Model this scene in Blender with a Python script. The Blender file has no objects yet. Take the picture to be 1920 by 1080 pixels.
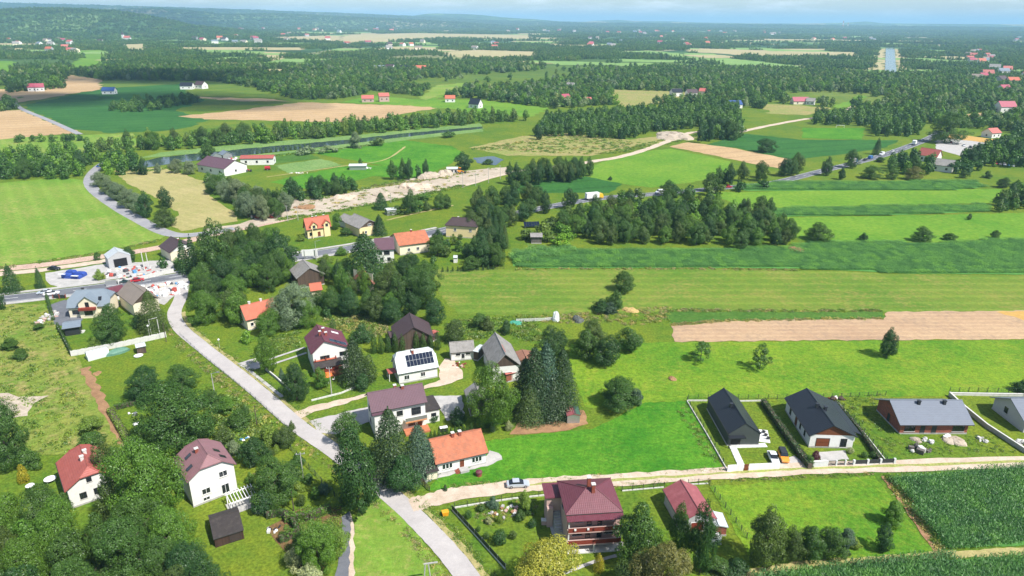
import bpy, math, random
import numpy as np
from mathutils import Vector, Matrix
from mathutils.geometry import tessellate_polygon
random.seed(7); rng = np.random.default_rng(7)
R = math.radians
sc = bpy.context.scene
COL = sc.collection

# ------------------------------------------------------------------ camera
H = 88.0; FPX = 1280.0; PITCH = math.atan((540 - 38) / FPX); ROLL = R(0.5)
cam_data = bpy.data.cameras.new('camera')
cam_data.sensor_width = 36.0; cam_data.lens = 36.0 * FPX / 1920.0
cam_data.clip_start = 0.5; cam_data.clip_end = 200000.0
cam = bpy.data.objects.new('camera', cam_data); COL.objects.link(cam)
CF = Vector((0, math.cos(PITCH), -math.sin(PITCH)))
CU0 = Vector((0, math.sin(PITCH), math.cos(PITCH))); CR0 = Vector((1, 0, 0))
CR = CR0 * math.cos(ROLL) + CU0 * math.sin(ROLL)
CU = CU0 * math.cos(ROLL) - CR0 * math.sin(ROLL)
M = Matrix.Identity(4)
for i in range(3):
    M[i][0] = CR[i]; M[i][1] = CU[i]; M[i][2] = -CF[i]
M[2][3] = H
cam.matrix_world = M
sc.camera = cam

# ------------------------------------------------------------------ sky, sun, exposure
SUN_EL = R(52); SUN_FROM = Vector((0.79, -0.61, 0)).normalized()
world = bpy.data.worlds.new('World'); sc.world = world; world.use_nodes = True
wn = world.node_tree.nodes; wl = world.node_tree.links
wn.clear()
sky = wn.new('ShaderNodeTexSky'); sky.sky_type = 'NISHITA'; sky.sun_disc = False
sky.sun_elevation = SUN_EL
sky.sun_rotation = math.atan2(SUN_FROM.x, SUN_FROM.y)
sky.altitude = 250; sky.air_density = 1.0; sky.dust_density = 0.6; sky.ozone_density = 1.6
tc = wn.new('ShaderNodeTexCoord'); mp = wn.new('ShaderNodeMapping'); mp.inputs['Scale'].default_value = (5, 5, 34)
nz = wn.new('ShaderNodeTexNoise'); nz.inputs['Scale'].default_value = 2.6; nz.inputs['Detail'].default_value = 7; nz.inputs['Roughness'].default_value = .62
rp = wn.new('ShaderNodeValToRGB'); rp.color_ramp.elements[0].position = .48; rp.color_ramp.elements[1].position = .76
mx = wn.new('ShaderNodeMixRGB'); mx.inputs['Color2'].default_value = (9.6, 9.8, 10.0, 1)
ml = wn.new('ShaderNodeMath'); ml.operation = 'MULTIPLY'; ml.inputs[1].default_value = .75
bg = wn.new('ShaderNodeBackground'); bg.inputs['Strength'].default_value = 0.1
wo = wn.new('ShaderNodeOutputWorld')
wl.new(tc.outputs['Generated'], mp.inputs['Vector']); wl.new(mp.outputs[0], nz.inputs['Vector'])
wl.new(nz.outputs['Fac'], rp.inputs['Fac']); wl.new(rp.outputs['Color'], ml.inputs[0]); wl.new(ml.outputs[0], mx.inputs['Fac'])
wl.new(sky.outputs[0], mx.inputs['Color1']); wl.new(mx.outputs[0], bg.inputs['Color']); wl.new(bg.outputs[0], wo.inputs['Surface'])
sd = bpy.data.lights.new('sun', 'SUN'); sd.energy = 5.0; sd.angle = R(0.53); sd.color = (1.0, 0.955, 0.89)
sun = bpy.data.objects.new('sun', sd); COL.objects.link(sun)
to_sun = Vector((SUN_FROM.x * math.cos(SUN_EL), SUN_FROM.y * math.cos(SUN_EL), math.sin(SUN_EL)))
sun.rotation_euler = to_sun.to_track_quat('Z', 'Y').to_euler(); sun.location = (0, 0, 300)
sc.view_settings.view_transform = 'Standard'; sc.view_settings.look = 'None'
sc.view_settings.exposure = 0.52; sc.view_settings.gamma = 1.0; sc.view_settings.use_curve_mapping = False
sc.render.engine = 'CYCLES'
sc.cycles.use_denoising = True
sc.cycles.max_bounces = 5; sc.cycles.diffuse_bounces = 2; sc.cycles.glossy_bounces = 2; sc.cycles.transmission_bounces = 3
sc.cycles.transparent_max_bounces = 8; sc.cycles.volume_bounces = 1
sc.cycles.use_adaptive_sampling = True; sc.cycles.adaptive_threshold = 0.015

# ------------------------------------------------------------------ pixel <-> ground
def ray(u, v):
    return (CF + CR * ((u - 960) / FPX) - CU * ((v - 540) / FPX))
def G(u, v, z=0.0):
    d = ray(u, v); t = (z - H) / d.z
    return Vector((d.x * t, d.y * t, z))
def proj(p):
    q = Vector(p) - Vector((0, 0, H)); w = q.dot(CF)
    return (960 + FPX * q.dot(CR) / w, 540 - FPX * q.dot(CU) / w, w)
def ppm(u, v):
    return FPX / (G(u, v) - Vector((0, 0, H))).dot(CF)
def height_for(base, vtop):
    lo, hi = 0.1, 80.0
    for _ in range(30):
        m = (lo + hi) / 2
        if proj((base.x, base.y, m))[1] > vtop: lo = m
        else: hi = m
    return lo
def inpoly(x, y, poly):
    c = False; n = len(poly); j = n - 1
    for i in range(n):
        xi, yi = poly[i][0], poly[i][1]; xj, yj = poly[j][0], poly[j][1]
        if (yi > y) != (yj > y) and x < (xj - xi) * (y - yi) / (yj - yi) + xi: c = not c
        j = i
    return c

# ------------------------------------------------------------------ mesh builder
class MB:
    def __init__(s): s.v = []; s.f = []
    def poly(s, pts):
        b = len(s.v); s.v += [tuple(p) for p in pts]; s.f.append(tuple(range(b, b + len(pts)))); return s
    def box(s, x0, y0, z0, x1, y1, z1):
        b = len(s.v)
        s.v += [(x0, y0, z0), (x1, y0, z0), (x1, y1, z0), (x0, y1, z0), (x0, y0, z1), (x1, y0, z1), (x1, y1, z1), (x0, y1, z1)]
        s.f += [tuple(b + i for i in q) for q in ((0, 3, 2, 1), (4, 5, 6, 7), (0, 1, 5, 4), (1, 2, 6, 5), (2, 3, 7, 6), (3, 0, 4, 7))]
        return s
    def bx(s, c, sz, rz=0.0):
        b = len(s.v); cx, cy, cz = c; hx, hy, hz = sz[0] / 2, sz[1] / 2, sz[2] / 2; ca, sa = math.cos(rz), math.sin(rz)
        for z in (-hz, hz):
            for x, y in ((-hx, -hy), (hx, -hy), (hx, hy), (-hx, hy)):
                s.v.append((cx + x * ca - y * sa, cy + x * sa + y * ca, cz + z))
        s.f += [tuple(b + i for i in q) for q in ((0, 3, 2, 1), (4, 5, 6, 7), (0, 1, 5, 4), (1, 2, 6, 5), (2, 3, 7, 6), (3, 0, 4, 7))]
        return s
    def slab(s, pts, off):
        n = len(pts); b = len(s.v); o = Vector(off)
        s.v += [tuple(p) for p in pts]; s.v += [tuple(Vector(p) + o) for p in pts]
        s.f.append(tuple(range(b, b + n))); s.f.append(tuple(b + n + i for i in reversed(range(n))))
        for i in range(n):
            j = (i + 1) % n; s.f.append((b + j, b + i, b + n + i, b + n + j))
        return s
    def tube(s, p0, p1, r0, r1=None, n=6, cap=True):
        r1 = r0 if r1 is None else r1
        p0, p1 = Vector(p0), Vector(p1); d = (p1 - p0)
        if d.length < 1e-6: return s
        q = d.to_track_quat('Z', 'Y'); b = len(s.v)
        for p, r in ((p0, r0), (p1, r1)):
            for i in range(n):
                a = 2 * math.pi * i / n
                s.v.append(tuple(p + q @ Vector((r * math.cos(a), r * math.sin(a), 0))))
        for i in range(n):
            j = (i + 1) % n; s.f.append((b + i, b + j, b + n + j, b + n + i))
        if cap: s.f.append(tuple(b + i for i in reversed(range(n)))); s.f.append(tuple(b + n + i for i in range(n)))
        return s
    def loft(s, rings):
        b = len(s.v); n = len(rings[0])
        for r in rings: s.v += [tuple(p) for p in r]
        for k in range(len(rings) - 1):
            for i in range(n):
                j = (i + 1) % n; s.f.append((b + k * n + i, b + k * n + j, b + (k + 1) * n + j, b + (k + 1) * n + i))
        s.f.append(tuple(b + i for i in reversed(range(n)))); s.f.append(tuple(b + (len(rings) - 1) * n + i for i in range(n)))
        return s
    def blob(s, c, r, n=8, m=5, jit=.15, zmin=None):
        b = len(s.v); rx, ry, rz_ = r
        for k in range(m + 1):
            ph = math.pi * k / m
            for i in range(n):
                a = 2 * math.pi * i / n; f = 1 + random.uniform(-jit, jit)
                z = c[2] + rz_ * math.cos(ph) * f
                if zmin is not None: z = max(z, zmin)
                s.v.append((c[0] + rx * math.sin(ph) * math.cos(a) * f, c[1] + ry * math.sin(ph) * math.sin(a) * f, z))
        for k in range(m):
            for i in range(n):
                j = (i + 1) % n; s.f.append((b + k * n + i, b + (k + 1) * n + i, b + (k + 1) * n + j, b + k * n + j))
        return s
    def mesh(s, name, smooth=False):
        me = bpy.data.meshes.new(name); me.from_pydata(s.v, [], s.f); me.update()
        if smooth: me.polygons.foreach_set('use_smooth', [True] * len(me.polygons))
        return me
def obj(name, mb, mat, parent=None, loc=None, rz=None, smooth=False):
    me = mb.mesh(name, smooth) if isinstance(mb, MB) else mb
    o = bpy.data.objects.new(name, me); COL.objects.link(o)
    if mat is not None and not me.materials: me.materials.append(mat)
    if parent is not None: o.parent = parent
    if loc is not None: o.location = loc
    if rz is not None: o.rotation_euler = (0, 0, rz)
    return o
def tag(o, label=None, cat=None, group=None, kind=None):
    if label: o['label'] = label
    if cat: o['category'] = cat
    if group: o['group'] = group
    if kind: o['kind'] = kind
    return o
def thing(name, label, cat, loc=(0, 0, 0), rz=0.0, group=None):
    o = bpy.data.objects.new(name, None); COL.objects.link(o); o.empty_display_size = .2
    o.location = loc; o.rotation_euler = (0, 0, rz)
    return tag(o, label, cat, group)
def copy_tree(o, parent=None):
    c = o.copy(); COL.objects.link(c); c.parent = parent
    for ch in o.children: copy_tree(ch, c)
    return c

# ------------------------------------------------------------------ materials
def lin(h):
    h = h.lstrip('#'); o = []
    for i in (0, 2, 4):
        c = int(h[i:i + 2], 16) / 255; o.append(c / 12.92 if c <= .04045 else ((c + .055) / 1.055) ** 2.4)
    return (*o, 1.0)
def sca(c, k): return (c[0] * k, c[1] * k, c[2] * k, 1)
MATS = {}
def newmat(name):
    m = bpy.data.materials.new(name); m.use_nodes = True; MATS[name] = m
    nt = m.node_tree; b = nt.nodes['Principled BSDF']; return m, nt, b
def N(nt, t, **kw):
    n = nt.nodes.new(t)
    for k, v in kw.items():
        if k in n.inputs: n.inputs[k].default_value = v
        else: setattr(n, k, v)
    return n
def noise(nt, vec, scale, detail=4, rough=.6):
    n = N(nt, 'ShaderNodeTexNoise', Scale=scale, Detail=detail, Roughness=rough); nt.links.new(vec, n.inputs['Vector']); return n.outputs['Fac']
def ramp(nt, fac, stops):
    r = nt.nodes.new('ShaderNodeValToRGB'); e = r.color_ramp.elements
    while len(e) < len(stops): e.new(.5)
    for el, (p, c) in zip(e, stops): el.position = p; el.color = c if len(c) == 4 else (*c, 1)
    nt.links.new(fac, r.inputs['Fac']); return r.outputs['Color']
def mixc(nt, fac, a, b, mode='MIX'):
    m = nt.nodes.new('ShaderNodeMixRGB'); m.blend_type = mode
    for s, k in ((fac, 'Fac'), (a, 'Color1'), (b, 'Color2')):
        if isinstance(s, (int, float)): m.inputs[k].default_value = s
        elif isinstance(s, tuple): m.inputs[k].default_value = s
        else: nt.links.new(s, m.inputs[k])
    return m.outputs[0]
def math_(nt, op, a, b=None, c=None):
    m = nt.nodes.new('ShaderNodeMath'); m.operation = op
    for i, s in enumerate((a, b, c)):
        if s is None: continue
        if isinstance(s, (int, float)): m.inputs[i].default_value = s
        else: nt.links.new(s, m.inputs[i])
    return m.outputs[0]
def bump(nt, b, h, strength=.5, dist=.1):
    n = N(nt, 'ShaderNodeBump', Strength=strength, Distance=dist); nt.links.new(h, n.inputs['Height']); nt.links.new(n.outputs[0], b.inputs['Normal'])
def plain(name, col, rough=.7, metal=0.0, var=.12, vscale=1.5, spec=.4, bumpk=.0, coord='Object', dirt=None):
    """plain coat with grain, stains and slight unevenness"""
    m, nt, b = newmat(name)
    t = N(nt, 'ShaderNodeTexCoord').outputs[coord]
    f1 = noise(nt, t, vscale, 5, .65); f2 = noise(nt, t, vscale * 7, 3, .6)
    c = lin(col) if isinstance(col, str) else (*col[:3], 1)
    k = mixc(nt, .35, f1, f2)
    cc = ramp(nt, k, [(.3, sca(c, 1 - var)), (.7, sca(c, 1 + var))])
    if dirt:
        f3 = ramp(nt, noise(nt, t, vscale * .7, 6, .7), [(.5, (0, 0, 0)), (.72, (1, 1, 1))])
        cc = mixc(nt, math_(nt, 'MULTIPLY', f3, dirt[1]), cc, lin(dirt[0]))
    nt.links.new(cc, b.inputs['Base Color'])
    b.inputs['Roughness'].default_value = rough; b.inputs['Metallic'].default_value = metal
    b.inputs['Specular IOR Level'].default_value = spec
    if bumpk: bump(nt, b, f2, bumpk, .05)
    return m
def seams(name, col, axis='X', pitch=.5, rough=.45, metal=0.0, var=.08, depth=.03, tile=None, weather=None, spec=.5):
    """metal or tiled roof: ribs across the ridge direction, courses along the slope"""
    m, nt, b = newmat(name)
    t = N(nt, 'ShaderNodeTexCoord').outputs['Object']; sp = nt.nodes.new('ShaderNodeSeparateXYZ'); nt.links.new(t, sp.inputs[0])
    x = math_(nt, 'FRACT', math_(nt, 'DIVIDE', sp.outputs[axis], pitch))
    rib = ramp(nt, x, [(0, (1, 1, 1)), (.1, (0, 0, 0)), (.9, (0, 0, 0)), (1, (1, 1, 1))])
    if tile:
        wv = math_(nt, 'SINE', math_(nt, 'MULTIPLY', sp.outputs[axis], 2 * math.pi / pitch))
        zz = math_(nt, 'FRACT', math_(nt, 'DIVIDE', sp.outputs['Z'], tile))
        hgt = math_(nt, 'ADD', math_(nt, 'MULTIPLY', wv, .5), math_(nt, 'MULTIPLY', zz, -1.0))
        dark = ramp(nt, zz, [(0, (.88, .88, .88)), (.25, (1, 1, 1)), (1, (1, 1, 1))])
    else:
        hgt = rib; dark = ramp(nt, x, [(0, (1.0, 1.0, 1.0)), (.12, (.82, .82, .82)), (.25, (1, 1, 1)), (1, (1, 1, 1))])
    c = lin(col) if isinstance(col, str) else col
    f1 = noise(nt, t, .8, 6, .7); cc = ramp(nt, f1, [(.3, sca(c, 1 - var)), (.7, sca(c, 1 + var))])
    if weather:
        f3 = ramp(nt, noise(nt, t, .9, 8, .75), [(.48, (0, 0, 0)), (.7, (1, 1, 1))])
        cc = mixc(nt, math_(nt, 'MULTIPLY', f3, weather[1]), cc, lin(weather[0]))
    nt.links.new(mixc(nt, 1.0, cc, dark, 'MULTIPLY'), b.inputs['Base Color'])
    b.inputs['Roughness'].default_value = rough; b.inputs['Metallic'].default_value = metal; b.inputs['Specular IOR Level'].default_value = spec
    bump(nt, b, hgt, .6, depth)
    return m
def planks(name, col, pitch=.25, axis='X', var=.25, rough=.8):
    m, nt, b = newmat(name)
    t = N(nt, 'ShaderNodeTexCoord').outputs['Object']; sp = nt.nodes.new('ShaderNodeSeparateXYZ'); nt.links.new(t, sp.inputs[0])
    ax = math_(nt, 'ADD', sp.outputs['X'], sp.outputs['Y']) if axis == 'XY' else sp.outputs[axis]
    q = math_(nt, 'DIVIDE', ax, pitch); fr = math_(nt, 'FRACT', q); fl = math_(nt, 'FLOOR', q)
    w = N(nt, 'ShaderNodeTexWhiteNoise', noise_dimensions='1D'); nt.links.new(fl, w.inputs['W'])
    c = lin(col); base = ramp(nt, w.outputs['Value'], [(0, sca(c, 1 - var)), (1, sca(c, 1 + var))])
    gap = ramp(nt, fr, [(0, (.25, .25, .25)), (.1, (1, 1, 1)), (.95, (1, 1, 1)), (1, (.25, .25, .25))])
    nt.links.new(mixc(nt, 1.0, mixc(nt, .3, base, mixc(nt, 1.0, base, noise(nt, t, 6, 5), 'MULTIPLY')), gap, 'MULTIPLY'), b.inputs['Base Color'])
    b.inputs['Roughness'].default_value = rough; bump(nt, b, gap, .5, .03); return m
def land(name, c1, c2, c3=None, scale=.05, fine=1.4, stripe=None, rough=.95, amt3=.5, bumpd=.12, mid=.35, k=1.0, gr0=.42):
    """turf, stubble or earth: broad patches, clumps, fine grain and, where farmed, tractor lines (world coordinates)"""
    m, nt, b = newmat(name)
    g = N(nt, 'ShaderNodeNewGeometry').outputs['Position']
    c1, c2 = (sca(lin(c) if isinstance(c, str) else (*c[:3], 1), k) for c in (c1, c2))
    big = noise(nt, g, scale, 5, .62); md = noise(nt, g, mid, 5, .65); fn = noise(nt, g, fine, 4, .7); vf = noise(nt, g, fine * 4.3, 2, .6)
    col = ramp(nt, mixc(nt, .42, big, md), [(.40, c1), (.60, c2)])
    if c3:
        c3 = sca(lin(c3) if isinstance(c3, str) else (*c3[:3], 1), k)
        f = ramp(nt, mixc(nt, .5, noise(nt, g, scale * 2.3, 7, .72), noise(nt, g, mid * 1.7, 4, .7)), [(.5, (0, 0, 0)), (.66, (1, 1, 1))])
        col = mixc(nt, math_(nt, 'MULTIPLY', f, amt3), col, c3)
    if stripe:
        ang, pitch, dark = stripe[:3]; sp = nt.nodes.new('ShaderNodeSeparateXYZ'); nt.links.new(g, sp.inputs[0])
        d = math_(nt, 'ADD', math_(nt, 'MULTIPLY', sp.outputs['X'], -math.sin(ang)), math_(nt, 'MULTIPLY', sp.outputs['Y'], math.cos(ang)))
        d = math_(nt, 'ADD', d, math_(nt, 'MULTIPLY', md, pitch * .5))
        s = math_(nt, 'SINE', math_(nt, 'MULTIPLY', d, 2 * math.pi / pitch))
        sf = ramp(nt, s, [(0, (dark, dark, dark)), (1, (1, 1, 1))]) if len(stripe) < 4 else ramp(nt, math_(nt, 'MULTIPLY_ADD', s, .5, .5), [(0, (1, 1, 1)), (.85, (1, 1, 1)), (1, (dark, dark, dark))])
        col = mixc(nt, mixc(nt, .5, fn, md), col, mixc(nt, 1.0, col, sf, 'MULTIPLY')) if len(stripe) < 4 else mixc(nt, 1.0, col, sf, 'MULTIPLY')
    gr = ramp(nt, mixc(nt, .45, fn, vf), [(.36, (1 - gr0,) * 3), (.64, (1 + gr0 * .8,) * 3)])
    nt.links.new(mixc(nt, 1.0, col, gr, 'MULTIPLY'), b.inputs['Base Color'])
    b.inputs['Roughness'].default_value = rough; b.inputs['Specular IOR Level'].default_value = .12
    if bumpd: bump(nt, b, fn, .8, bumpd)
    return m
# paints and building stuffs
W_WHITE = plain('white_render', (.74, .73, .70), .9, var=.05, dirt=('#a8a294', .25))
W_CREAM = plain('cream_render', (.74, .66, .50), .9, var=.05)
W_YELLOW = plain('yellow_render', (.74, .60, .33), .9, var=.05)
W_PINK = plain('pink_render', (.50, .34, .30), .9, var=.06)
W_GREY = plain('grey_render', (.42, .42, .42), .9, var=.08)
W_MINT = plain('pale_green_render', (.52, .60, .50), .9, var=.06)
W_DARK = plain('anthracite_render', (.055, .066, .062), .8, var=.1)
W_BRICK = None
def brickmat(name, c1, c2):
    m, nt, b = newmat(name)
    t = N(nt, 'ShaderNodeTexCoord').outputs['Object']; sp = nt.nodes.new('ShaderNodeSeparateXYZ'); nt.links.new(t, sp.inputs[0])
    cb = nt.nodes.new('ShaderNodeCombineXYZ'); nt.links.new(math_(nt, 'ADD', sp.outputs['X'], sp.outputs['Y']), cb.inputs[0]); nt.links.new(sp.outputs['Z'], cb.inputs[1])
    br = N(nt, 'ShaderNodeTexBrick', Scale=1.0); br.inputs['Color1'].default_value = lin(c1); br.inputs['Color2'].default_value = lin(c2); br.inputs['Mortar'].default_value = lin('#8d7f76')
    br.inputs['Brick Width'].default_value = .5; br.inputs['Row Height'].default_value = .25; br.inputs['Mortar Size'].default_value = .012
    nt.links.new(cb.outputs[0], br.inputs['Vector']); nt.links.new(br.outputs['Color'], b.inputs['Base Color']); b.inputs['Roughness'].default_value = .9
    return m
W_BRICK = brickmat('hollow_brick', '#9a4f38', '#7d3f2e')
W_WOOD = planks('weathered_boards', '#5a4a3f', .22, 'XY')
W_WOODR = planks('brown_cladding', '#7a4526', .2, 'Z')
W_GREYW = planks('grey_boards', '#6b6660', .2, 'XY')
R_MAROON = seams('maroon_sheet_roof', '#693640', 'X', .35, .5, tile=.22, var=.12, depth=.025, weather=('#7a4d54', .4))
R_PURPLE = seams('plum_sheet_roof', '#624750', 'X', .35, .5, tile=.22, var=.1)
R_MAUVE = seams('faded_mauve_roof', '#8a6468', 'X', .3, .7, tile=.2, var=.1, weather=('#6f5a55', .5))
R_RED = seams('red_sheet_roof', '#a0544b', 'X', .35, .6, tile=.25, var=.12, weather=('#b06a60', .4))
R_FADERED = seams('faded_red_sheet_roof', '#925054', 'X', .4, .6, var=.12, weather=('#b8777a', .5))
R_ORANGE = seams('orange_clay_roof', '#b06a4c', 'X', .25, .8, tile=.2, var=.2, weather=('#6e5a4c', .6))
R_ORANGE2 = seams('bright_orange_roof', '#b6634a', 'X', .3, .7, tile=.25, var=.12, weather=('#8f5a44', .35))
R_BLACK = seams('anthracite_seam_roof', '#23272f', 'X', .5, .38, var=.08, depth=.06)
R_SLATE = seams('slate_grey_tile_roof', '#6d7480', 'X', .3, .5, tile=.22, var=.07)
R_GREY = seams('weathered_fibre_roof', '#8d8a86', 'X', .3, .9, tile=.3, var=.16, weather=('#55504b', .6))
R_BLUEGREY = seams('blue_grey_sheet_roof', '#76828d', 'X', .35, .5, tile=.25, var=.06)
R_WHITE = seams('pale_sheet_roof', '#c3cbcb', 'X', .6, .5, var=.05, weather=('#a5aaa5', .35))
R_BROWN = seams('brown_grey_roof', '#857a70', 'X', .3, .85, tile=.3, var=.12)
R_DBROWN = seams('dark_brown_roof', '#4a3a3c', 'X', .3, .6, tile=.25, var=.12)
R_BITUMEN = plain('bitumen_felt', '#3a3534', .9, var=.2, dirt=('#5d554f', .5))
R_PINK = seams('magenta_roof', '#a04858', 'X', .4, .5, var=.08)
R_BLUE = seams('blue_roof', '#2f4f86', 'X', .4, .5, var=.08)
R_SALMON = seams('salmon_roof', '#b5645a', 'X', .4, .6, var=.1)
GLASS = plain('window_glass', (.018, .022, .028), .06, spec=.8, var=.3, vscale=.4)
FRAME_W = plain('white_window_frame', (.75, .75, .74), .5, var=.03)
FRAME_D = plain('dark_window_frame', (.04, .038, .036), .5, var=.1)
DOORBR = planks('brown_door', '#7a3d1c', .3, 'Z', .15, .6)
CONC = plain('concrete', (.40, .39, .37), .92, var=.14, dirt=('#6e6a60', .4))
CONCL = plain('pale_concrete', (.60, .59, .56), .9, var=.1, dirt=('#8d8a80', .4))
WHITEP = plain('white_paint', (.78, .78, .77), .5, var=.04)
METAL = plain('galvanised_metal', (.45, .46, .47), .45, metal=.7, var=.12)
DARKM = plain('dark_painted_metal', (.03, .034, .04), .45, var=.15)
BRICKCH = plain('chimney_brick', '#8a4a3a', .9, var=.25, vscale=4)
REDWOOD = planks('red_brown_boards', '#8a3524', .25, 'Z', .15)
PV = None
def pvmat():
    m, nt, b = newmat('solar_cells')
    t = N(nt, 'ShaderNodeTexCoord').outputs['Object']; sp = nt.nodes.new('ShaderNodeSeparateXYZ'); nt.links.new(t, sp.inputs[0])
    gx = ramp(nt, math_(nt, 'FRACT', math_(nt, 'MULTIPLY', sp.outputs['X'], 6)), [(0, (1, 1, 1)), (.06, (0, 0, 0)), (1, (0, 0, 0))])
    nt.links.new(mixc(nt, math_(nt, 'MULTIPLY', gx, .4), (.008, .014, .035, 1), (.06, .07, .1, 1)), b.inputs['Base Color'])
    b.inputs['Roughness'].default_value = .03; b.inputs['Specular IOR Level'].default_value = .3; return m
PV = pvmat(); PVFR = plain('panel_frame', (.16, .17, .19), .5)
TYRE = plain('tyre_rubber', (.02, .02, .02), .85)
ASPH = land('asphalt', '#8b8b90', '#9c9b9c', '#77777c', .12, 2.2, bumpd=.02, amt3=.4, gr0=.09)
ASPHD = land('dark_asphalt', '#62656c', '#73757b', '#4f5158', .1, 2.0, bumpd=.02, gr0=.09)
ASPHL = land('bleached_asphalt', '#aaa5a3', '#b6b1ae', '#9a9592', .12, 2.2, bumpd=.02, amt3=.35, gr0=.09)
GRAVEL = land('gravel', '#b8a692', '#cabaa8', '#9b8a74', .2, 3.0, bumpd=.05, gr0=.16)
SAND = land('building_sand', '#a89a88', '#bbaf9e', '#8d8270', .08, 1.2, bumpd=.1, gr0=.16)
PAVE = land('concrete_paving', '#a5a3a0', '#b8b5b1', '#8d8a86', .4, 3.0, bumpd=.02, gr0=.09)
SOIL = land('bare_soil', '#8a6a4e', '#a2805f', '#6f5540', .3, 2.0, bumpd=.08, gr0=.16)
# ------------------------------------------------------------------ turf, crops and earth
GRASS = land('lawn_turf', '#5f9428', '#8aab30', '#b0ae48', .035, 1.1, amt3=.5, k=0.66)
MOWN = land('mown_meadow', '#6c9634', '#90a642', '#b8a860', .025, 1.0, amt3=.75, stripe=(R(1.5), 6.0, .72), k=0.66, gr0=.26)
HAY = land('hay_meadow', '#74a238', '#93ae48', '#c6b772', .014, .9, amt3=.85, stripe=(R(-52), 8.0, .8), k=0.72, gr0=.26)
LUSH = land('lush_grass', '#468b24', '#6aa62e', '#8fb23c', .05, 1.2, amt3=.4, k=0.66)
LUSHF = land('bright_far_meadow', '#5f942c', '#7ea636', '#9fae44', .02, .5, amt3=.5, k=0.72, gr0=.26)
CROPD = land('dark_crop', '#2c5c28', '#3c6c30', '#517c38', .02, .6, amt3=.4, stripe=(R(20), 18, .8, 1), k=0.95, gr0=.26)
CROPM = land('leafy_crop', '#4c7a2e', '#628a38', '#7a9a44', .06, .9, amt3=.4, k=0.66)
DRY = land('dry_mown_grass', '#a9a468', '#bdb07a', '#8fa054', .04, .9, amt3=.5, stripe=(R(-35), 6, .88), k=0.8, gr0=.26)
ROUGH = land('rough_meadow', '#78983a', '#a0a550', '#c4a978', .03, .8, amt3=.95, mid=.16, k=0.66)
HEATH = land('rough_heath', '#8d9a4e', '#a89c66', '#c0a57c', .04, .5, amt3=.7, k=0.8)
STUB = land('stubble', '#b5976f', '#c7aa82', '#9c8a6c', .015, .7, amt3=.4, stripe=(R(25), 16, .84, 1), k=0.88, gr0=.16)
PLOUGH = land('ploughed_stubble', '#b7987a', '#c9ab88', '#988573', .03, .9, amt3=.75, stripe=(R(1.5), 2.6, .78), k=0.88, gr0=.16)
OCHRE = land('ripe_cereal', '#b5904e', '#bf9c5e', None, .05, .9, gr0=.16)
REED = land('reed_bed', '#6f9450', '#86a35e', '#5d8a44', .06, .7, k=0.8)
GARDEN = land('garden_bed', '#6a5238', '#7d6244', '#5d7a34', .4, 2.0, amt3=.7)
PALEF = land('pale_far_field', '#b5ab7c', '#c3b48c', '#98a868', .006, .05, amt3=.6, bumpd=0, k=0.8, gr0=.16)
GREENF = land('green_far_field', '#7aa356', '#8fae62', '#a9b070', .006, .05, amt3=.5, bumpd=0, k=0.8, gr0=.16)
# the far plain: woods and small fields too far to tell apart, in the material
def plainmat():
    m, nt, b = newmat('plain_ground')
    g = N(nt, 'ShaderNodeNewGeometry').outputs['Position']
    near = ramp(nt, mixc(nt, .42, noise(nt, g, .03, 5), noise(nt, g, .3, 5)), [(.38, sca(lin('#628a2e'), .6)), (.62, sca(lin('#8c9c32'), .6))])
    gr = ramp(nt, noise(nt, g, 1.6, 5, .7), [(.36, (.6, .62, .6)), (.64, (1.32, 1.32, 1.28))])
    near = mixc(nt, 1.0, near, gr, 'MULTIPLY')
    mp_ = N(nt, 'ShaderNodeMapping'); mp_.inputs['Scale'].default_value = (.0026, .0011, .002); nt.links.new(g, mp_.inputs[0])
    vo = N(nt, 'ShaderNodeTexVoronoi', Scale=1.0); nt.links.new(mp_.outputs[0], vo.inputs['Vector'])
    sp = nt.nodes.new('ShaderNodeSeparateColor'); nt.links.new(vo.outputs['Color'], sp.inputs[0])
    fld = ramp(nt, sp.outputs[0], [(0, lin('#33502f')), (.62, lin('#3d5c36')), (.66, lin('#7c9a58')), (.82, lin('#90a566')), (.85, lin('#b5a57e')), (1, lin('#c2b190'))])
    fld = mixc(nt, .6, fld, ramp(nt, noise(nt, g, .004, 8, .75), [(.45, lin('#2c4a2c')), (.62, lin('#5d7f4a'))]))
    sx = nt.nodes.new('ShaderNodeVectorMath'); sx.operation = 'LENGTH'; nt.links.new(g, sx.inputs[0])
    f = ramp(nt, math_(nt, 'DIVIDE', sx.outputs['Value'], 4000.0), [(.2, (0, 0, 0)), (.55, (1, 1, 1))])
    nt.links.new(mixc(nt, f, near, fld), b.inputs['Base Color'])
    b.inputs['Roughness'].default_value = .95; b.inputs['Specular IOR Level'].default_value = .1; return m
PLAIN = plainmat()
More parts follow.
